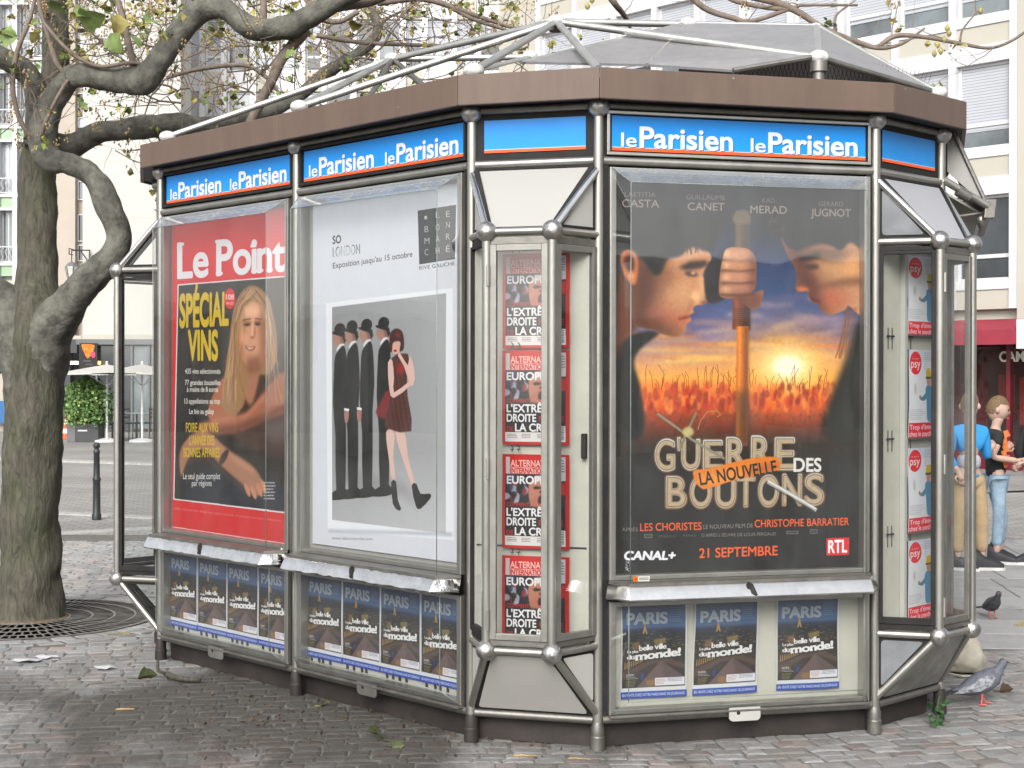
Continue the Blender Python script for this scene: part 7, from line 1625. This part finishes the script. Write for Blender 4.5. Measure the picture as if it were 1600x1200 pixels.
M['tee'] = mat('black_tshirt', (.018, .018, .02), .85, 0, var=.3); M['jeans'] = mat('faded_light_jeans', (.25, .35, .44), .85, 0, var=.22, scale=9, bump=.6, bscale=18); M['chino'] = mat('tan_trousers', (.40, .29, .17), .85, 0, var=.14, scale=9, bump=.8, bscale=16)
M['blue_c'] = mat('bright_blue_sweat', (.03, .28, .62), .8, 0, var=.08); M['grey_c'] = mat('light_grey_sweat', (.42, .42, .46), .85, 0, var=.08); M['shoe'] = mat('black_suede_shoe', (.02, .02, .025), .6, 0); M['sole'] = mat('white_rubber_sole', (.6, .6, .58), .6, 0); M['orange_print'] = mat('orange_shirt_print', (.55, .16, .04), .8, 0, var=.3, scale=30)
def person(base, face, S, label, nodes, hands, headc, look, shirt, pants, feet, extra=None, hairm='hair'):
    """base: ground point; joint coordinates are local: x right, y away, z up"""
    root = empty('person', base, label, 'person'); b0 = Vector(base)
    W_ = lambda n_: (b0.x+n_[0], b0.y+n_[1], b0.z+n_[2])
    def add(nd, ed, sub=2): return skinmesh_safe([(*W_(nodes[k][:3]), nd[k]) for k in nd], [(list(nd).index(a_), list(nd).index(b_)) for a_, b_ in ed], sub)
    E = [('hip', 'belly'), ('belly', 'chest'), ('chest', 'neck'), ('neck', 'skull'), ('chest', 'sL'), ('sL', 'eL'), ('eL', 'wL'), ('chest', 'sR'), ('sR', 'eR'), ('eR', 'wR'), ('hip', 'hL'), ('hL', 'kL'), ('kL', 'aL'), ('hip', 'hR'), ('hR', 'kR'), ('kR', 'aR')]
    R_ = dict(hip=.07, belly=.075, chest=.092, neck=.04, skull=.06, sL=.05, eL=.034, wL=.025, sR=.05, eR=.034, wR=.025, hL=.055, kL=.042, aL=.032, hR=.055, kR=.042, aR=.032)
    V, F = add(R_, E); mb = MB().add(V, F)
    for side in ('L', 'R'):
        w_ = Vector(W_(nodes['w'+side][:3])); d = Vector(hands[side][0]).normalized(); up = Vector(hands[side][1]).normalized(); sd_ = d.cross(up).normalized(); curl = hands[side][2]
        mb.tube([w_-d*.02, w_+d*.02, w_+d*.05, w_+d*.085], [.022, .026, .032, .028], 10)
        for j, (o_, L_) in enumerate(((-.024, .058), (-.008, .068), (.008, .064), (.023, .05))):
            k0 = w_+d*.08+sd_*o_; k1 = k0+(d*cos(curl*.5)-up*sin(curl*.5))*L_*.5; k2 = k1+(d*cos(curl*1.4)-up*sin(curl*1.4))*L_*.5; mb.tube([k0, k1, k2], [.0095, .009, .007], 7)
        k0 = w_+d*.03+sd_*.026; mb.tube([k0, k0+(d*.6+sd_*.7).normalized()*.03, k0+(d+sd_*.3).normalized()*.055], [.011, .010, .008], 7)
    # head
    hc = Vector(W_(headc)); lk = Vector(look).normalized(); sd_ = Vector((lk.y, -lk.x, 0)).normalized(); up = sd_.cross(lk)*1.0
    if up.z < 0: up = -up
    n_, m_ = 26, 20; vs = []
    for i in range(m_+1):
        for j in range(n_):
            th = pi*i/m_; ph = 2*pi*j/n_; x = sin(th)*cos(ph); y = sin(th)*sin(ph); z = cos(th)
            fx = x*.098*(1+.0*z); fy = y*.074; fz = z*.118
            if z < 0: fx *= 1-.16*z*z; fy *= 1-.32*z*z
            if x > .3: fx += -.006*max(0, .25-abs(z-.12))*4*(1 if abs(y) > .15 else 0)
            g_ = math.exp(-((y/.16)**2+((z+.12)/.16)**2)) if x > 0 else 0; fx += .022*g_
            g_ = math.exp(-((y/.25)**2+((z+.52)/.10)**2)) if x > 0 else 0; fx += .006*g_
            g_ = math.exp(-((y/.35)**2+((z+.86)/.16)**2)) if x > 0 else 0; fx += .014*g_
            vs.append(hc+lk*fx+sd_*fy+up*fz)
    fs = [(i*n_+j, i*n_+(j+1) % n_, (i+1)*n_+(j+1) % n_, (i+1)*n_+j) for i in range(m_) for j in range(n_)]; mb.add(vs, fs)
    for s_ in (-1, 1): mb.ball(hc+sd_*(.074*s_)-lk*.008-up*.012, .022, 10, 8, 1.3)
    mb.build('body', M['skin'], root, smooth=True)
    mb = MB()
    for s_ in (-1, 1): mb.ball(hc+lk*.086+sd_*(.03*s_)+up*.01, .010, 8, 6)
    mb.build('eyes', M['shoe'], root, smooth=True)
    mb = MB().tube([hc+lk*.097-up*.062-sd_*.018, hc+lk*.103-up*.061, hc+lk*.097-up*.062+sd_*.018], .0045, 6); mb.build('lips', M['orange_print'] if False else M['skin'], root)
    vs = []; fs = []; rr_ = random.Random(1)
    for i in range(m_+1):
        for j in range(n_):
            th = pi*.62*i/m_; ph = 2*pi*j/n_; x = sin(th)*cos(ph); y = sin(th)*sin(ph); z = cos(th); lim = 1.0
            zz = z
            if x > .1: zz = max(z, .42+.3*0)
            if -.25 < x <= .1 : zz = max(z, .05)
            kx = .101+.006*mnoise.noise(Vector((x*5, y*5, z*5))*2); c_ = sqrt(max(0, 1-zz*zz)); s0 = max(1e-6, sqrt(x*x+y*y))
            vs.append(hc+lk*(x/s0*c_*kx-.004)+sd_*(y/s0*c_*.078)+up*(zz*(.124+.006*mnoise.noise(Vector((x*9, y*9, 1))))))
    fs = [(i*n_+j, i*n_+(j+1) % n_, (i+1)*n_+(j+1) % n_, (i+1)*n_+j) for i in range(m_) for j in range(n_)]
    MB().add(vs, fs).build('hair', M[hairm], root, smooth=True)
    # clothes
    for (nm, mt, nd, ed, extra_nodes) in shirt+pants:
        for k_, v_ in extra_nodes.items(): nodes[k_] = v_
        V, F = add(nd, ed); MB().add(V, F).build(nm, M[mt], root, smooth=True)
    for (f_, d_, h_, sm) in feet:
        f_ = Vector(W_(f_)); d_ = Vector(d_).normalized(); q_ = Vector((-d_.y, d_.x, 0)); L_ = .25
        pr = [(-.09, .055, h_), (-.05, .058, h_), (.0, .05, .10), (.07, .045, .075), (.13, .042, .055), (.165, .025, .035)]
        mb = MB(); n2 = 10
        for a_, w2, hh in pr:
            for j in range(n2):
                t2 = pi*j/(n2-1); mb.v.append(tuple(f_+d_*a_+q_*(w2*.85*cos(t2))+Vector((0, 0, .022+hh*sin(t2)**.6-.0))))
        for i in range(len(pr)-1):
            for j in range(n2-1): mb.f.append((i*n2+j, i*n2+j+1, (i+1)*n2+j+1, (i+1)*n2+j))
        mb.f.append(tuple(range(n2))); mb.f.append(tuple(range((len(pr)-1)*n2, len(pr)*n2)))
        sh = mb.build('shoe', M['shoe'], root, smooth=40)
        MB().prism([f_+d_*a_+q_*b_ for a_, b_ in ((-.10, -.035), (-.06, -.05), (.08, -.047), (.15, -.035), (.178, 0), (.15, .035), (.08, .047), (-.06, .05), (-.10, .035))], (0, 0, .026)).build('sole', M[sm], sh)
    return root
def basenodes(S=1.0): return {}
# boy in black T-shirt, side on
bx = PX(1556, 600, 13.35); bx.z = 0
nd = dict(hip=(0, 0, .76), belly=(0, 0, .90), chest=(-.01, 0, 1.08), neck=(.0, 0, 1.225), skull=(.03, 0, 1.33), sL=(-.02, .15, 1.16), eL=(-.03, .19, .95), wL=(.10, .08, 1.0), sR=(-.02, -.15, 1.16), eR=(-.09, -.19, .96), wR=(.14, -.20, .93),
          hL=(.0, .08, .72), kL=(.09, .09, .41), aL=(.07, .10, .09), hR=(0, -.08, .72), kR=(.0, -.10, .41), aR=(-.02, -.09, .09), c1=(-.055, .18, 1.06), c2=(-.05, -.18, 1.06), hem=(0, 0, .74), jl=(.07, .10, .15), jr=(-.02, -.09, .15))
tee = [('tshirt', 'tee', dict(chest=.102, belly=.095, hem=.105, neck=.046, sL=.052, c1=.052, sR=.052, c2=.052), [('chest', 'belly'), ('belly', 'hem'), ('chest', 'neck'), ('chest', 'sL'), ('sL', 'c1'), ('chest', 'sR'), ('sR', 'c2')], {})]
jn_ = [('jeans', 'jeans', dict(hip=.092, hL=.075, kL=.056, jl=.052, hR=.075, kR=.056, jr=.052), [('hip', 'hL'), ('hL', 'kL'), ('kL', 'jl'), ('hip', 'hR'), ('hR', 'kR'), ('kR', 'jr')], {})]
pB = person(bx, 0, 1, 'teenage boy in black T-shirt and faded jeans reaching out his hand', nd, {'L': ((.5, -.3, .6), (0, -1, 0), 1.2), 'R': ((1, -.05, 0), (0, 0, 1), .5)}, (.02, 0, 1.385), (1, -.22, -.22), tee, jn_, [((.0, -.09, 0), (.9, -.6, 0), .15, 'sole'), ((.08, .11, 0), (.6, -.8, 0), .15, 'sole')])
m_ = MB()
for i in range(7):
    a_ = bx+Vector((.045+.018*rw.uniform(-1, 1), -.118, .86+i*.045)); m_.prism([a_, a_+Vector((.05*rw.uniform(.5, 1), -.002, .02)), a_+Vector((.02, -.002, .075)), a_+Vector((-.02, -.0, .06))], (0, -.004, 0))
m_.build('shirt_print', M['orange_print'], pB)
# boy in blue and grey hooded top, mostly behind the kiosk corner
bx = PX(1514, 600, 12.85); bx.z = 0
nd = dict(hip=(0, 0, .80), belly=(0, 0, .94), chest=(0, 0, 1.12), neck=(.0, 0, 1.27), skull=(.01, 0, 1.38), sL=(.14, .04, 1.20), eL=(.18, .08, .98), wL=(.21, .12, 1.03), sR=(-.14, -.04, 1.2), eR=(-.19, -.02, .98), wR=(-.12, -.1, .86),
          hL=(.09, .02, .76), kL=(.11, .0, .43), aL=(.12, .02, .09), hR=(-.08, -.02, .76), kR=(-.10, -.03, .43), aR=(-.10, -.02, .09), c1=(.20, .10, 1.01), c2=(-.135, -.08, .88), hem=(0, 0, .80), mid=(0, 0, .98), jl=(.12, .02, .14), jr=(-.10, -.02, .14))
top = [('sweatshirt_top', 'blue_c', dict(chest=.108, mid=.104, neck=.055, sL=.06, eL=.05, c1=.044, sR=.06, eR=.05, c2=.044), [('chest', 'mid'), ('chest', 'neck'), ('chest', 'sL'), ('sL', 'eL'), ('eL', 'c1'), ('chest', 'sR'), ('sR', 'eR'), ('eR', 'c2')], {}),
       ('sweatshirt_lower', 'grey_c', dict(m2=.107, belly=.11, h2=.108), [('m2', 'belly'), ('belly', 'h2')], {'m2': (0, 0, 1.02), 'h2': (0, 0, .86)}), ('sweatshirt_hem', 'blue_c', dict(h3=.112, h4=.106), [('h3', 'h4')], {'h3': (0, 0, .85), 'h4': (0, 0, .79)})]
ch = [('trousers', 'chino', dict(hip=.095, hL=.078, kL=.062, jl=.056, hR=.078, kR=.062, jr=.056), [('hip', 'hL'), ('hL', 'kL'), ('kL', 'jl'), ('hip', 'hR'), ('hR', 'kR'), ('kR', 'jr')], {})]
person(bx, 0, 1, 'boy in a blue and grey sweatshirt and tan trousers standing behind the kiosk corner post', nd, {'L': ((.5, .3, .5), (0, -1, 0), 1.2), 'R': ((.3, -.3, -.9), (0, -1, 0), .6)}, (.01, 0, 1.43), (.55, .8, -.1), top, ch, [((.13, -.02, 0), (1, -.15, 0), .15, 'sole'), ((-.09, -.03, 0), (.8, -.5, 0), .15, 'sole')])
# third youth, at the right edge, only sleeve and hand inside the picture
bx = PX(1622, 600, 13.3); bx.z = 0
nd = dict(hip=(0, 0, .80), belly=(0, 0, .94), chest=(0, 0, 1.12), neck=(.0, 0, 1.27), skull=(-.02, 0, 1.38), sL=(-.01, -.16, 1.2), eL=(-.11, -.2, 1.0), wL=(-.13, -.21, .93), sR=(0, .16, 1.2), eR=(-.12, .16, 1.0), wR=(-.1, .12, .9),
          hL=(0, -.08, .76), kL=(-.03, -.08, .43), aL=(-.04, -.08, .09), hR=(0, .08, .76), kR=(0, .08, .43), aR=(.02, .08, .09), c1=(-.125, -.208, .96), c2=(-.1, .13, .91), hem=(0, 0, .78), jl=(-.04, -.08, .14), jr=(.02, .08, .14))
jk = [('jacket', 'tee', dict(chest=.135, belly=.13, hem=.125, neck=.06, sL=.075, eL=.06, c1=.05, sR=.075, eR=.06, c2=.05), [('chest', 'belly'), ('belly', 'hem'), ('chest', 'neck'), ('chest', 'sL'), ('sL', 'eL'), ('eL', 'c1'), ('chest', 'sR'), ('sR', 'eR'), ('eR', 'c2')], {})]
pC = person(bx, 0, 1, 'youth in a black jacket with white sleeve stripe at the right edge', nd, {'L': ((-1, 0, -.1), (0, 0, 1), .5), 'R': ((-.6, -.3, -.4), (0, -1, 0), .8)}, (-.02, 0, 1.43), (-1, -.1, -.15), jk, jn_, [((-.09, -.08, 0), (-1, -.2, 0), .15, 'sole'), ((.02, .08, 0), (-1, 0, 0), .15, 'sole')], hairm='hair')
MB().tube([bx+Vector((-.05, -.245, 1.2)), bx+Vector((-.145, -.262, 1.02)), bx+Vector((-.165, -.26, .96))], .008, 6).build('sleeve_stripe', M['sole'], pC)

# ================================================================== PIGEONS
M['pg'] = mat('slate_grey_plumage', (.13, .14, .17), .65, 0, var=.3, scale=40, bump=.3, bscale=90); M['pgd'] = mat('dark_plumage', (.05, .052, .06), .5, 0, var=.4, scale=30); M['pgw'] = mat('mottled_wing', (.10, .11, .14), .6, 0, var=.6, scale=45, col2=(.42, .44, .48)); M['pink'] = mat('pink_leg', (.55, .13, .12), .6, 0); M['beak'] = mat('beak_horn', (.08, .07, .07), .4, 0)
def pigeon(base, fwd, S, label, dark, walk):
    u = empty('pigeon', base, label, 'pigeon', 'pigeons on the square'); b0 = Vector(base); f = Vector(fwd).normalized(); s_ = Vector((-f.y, f.x, 0)); Z = Vector((0, 0, 1))
    P_ = lambda a_, b_, z_: b0+(f*a_+s_*b_+Z*z_)*S
    body = [(-.135, .062, .012), (-.10, .070, .020), (-.06, .085, .038), (-.01, .10, .052), (.04, .115, .052), (.075, .135, .040), (.092, .158, .027), (.101, .176, .0225), (.110, .191, .0235), (.121, .198, .019), (.126, .198, .007)]
    mb = MB(); n_ = 14
    for a_, z_, r_ in body:
        tilt = .35
        for j in range(n_): t_ = 2*pi*j/n_; mb.v.append(tuple(P_(a_-sin(t_)*r_*(tilt if a_ > .05 else .1), cos(t_)*r_*.92, z_+sin(t_)*r_)))
    for i in range(len(body)-1):
        for j in range(n_): k_ = (j+1) % n_; mb.f.append((i*n_+j, i*n_+k_, (i+1)*n_+k_, (i+1)*n_+j))
    mb.f.append(tuple(range(n_))); mb.f.append(tuple(range((len(body)-1)*n_, len(body)*n_)))
    mb.build('body', M['pgd' if dark else 'pg'], u, smooth=True)
    for sd_ in (-1, 1):
        wv = [P_(.055, .046*sd_, .135), P_(.03, .056*sd_, .10), P_(-.02, .054*sd_, .075), P_(-.09, .030*sd_, .062), P_(-.15, .012*sd_, .055), P_(-.09, .02*sd_, .088), P_(-.02, .036*sd_, .128), P_(.02, .04*sd_, .145)]
        c_ = P_(-.01, .062*sd_, .105); mb = MB().add([c_]+wv, [(0, 1+i, 1+(i+1) % 8) for i in range(8)]); w_ = mb.build('wing', M['pgd' if dark else 'pgw'], u, smooth=True)
    mb = MB().prism([P_(-.11, -.02, .068), P_(-.11, .02, .068), P_(-.20, .026, .045), P_(-.21, 0, .042), P_(-.20, -.026, .045)], Z*.008*S); mb.build('tail', M['pgd'], u)
    MB().lathe(P_(.128, 0, .197), [(.006*S, 0), (.004*S, .010*S), (.0005, .022*S)], 8, f-Z*.25).build('beak', M['beak'], u)
    m_ = MB(); [m_.ball(P_(.114, .0155*q, .202), .0038*S, 8, 6) for q in (-1, 1)]; m_.build('eyes', M['hang_or'], u, smooth=True)
    for q in (-1, 1):
        o_ = walk*q; m_ = MB(); ft = P_(.02+o_, .02*q, .006); m_.tube([P_(.0, .02*q, .065), P_(.01+o_*.4, .02*q, .035), ft], [.008*S, .0045*S, .004*S], 6)
        for a_ in (-.5, 0, .5, pi): m_.tube([ft, ft+(f*cos(a_)+s_*sin(a_))*.026*S*(1 if a_ != pi else .5)], [.0038*S, .0022*S], 5)
        m_.build('leg', M['pink'], u)
pigeon(GR(1531, 1102), (1, .12, 0), 1.1, 'grey pigeon with mottled wings walking on the setts at the lower right', False, .022)
pigeon(GR(1549, 966), (.15, -1, 0), .95, 'dark pigeon facing the camera on the paving further back', True, .0)
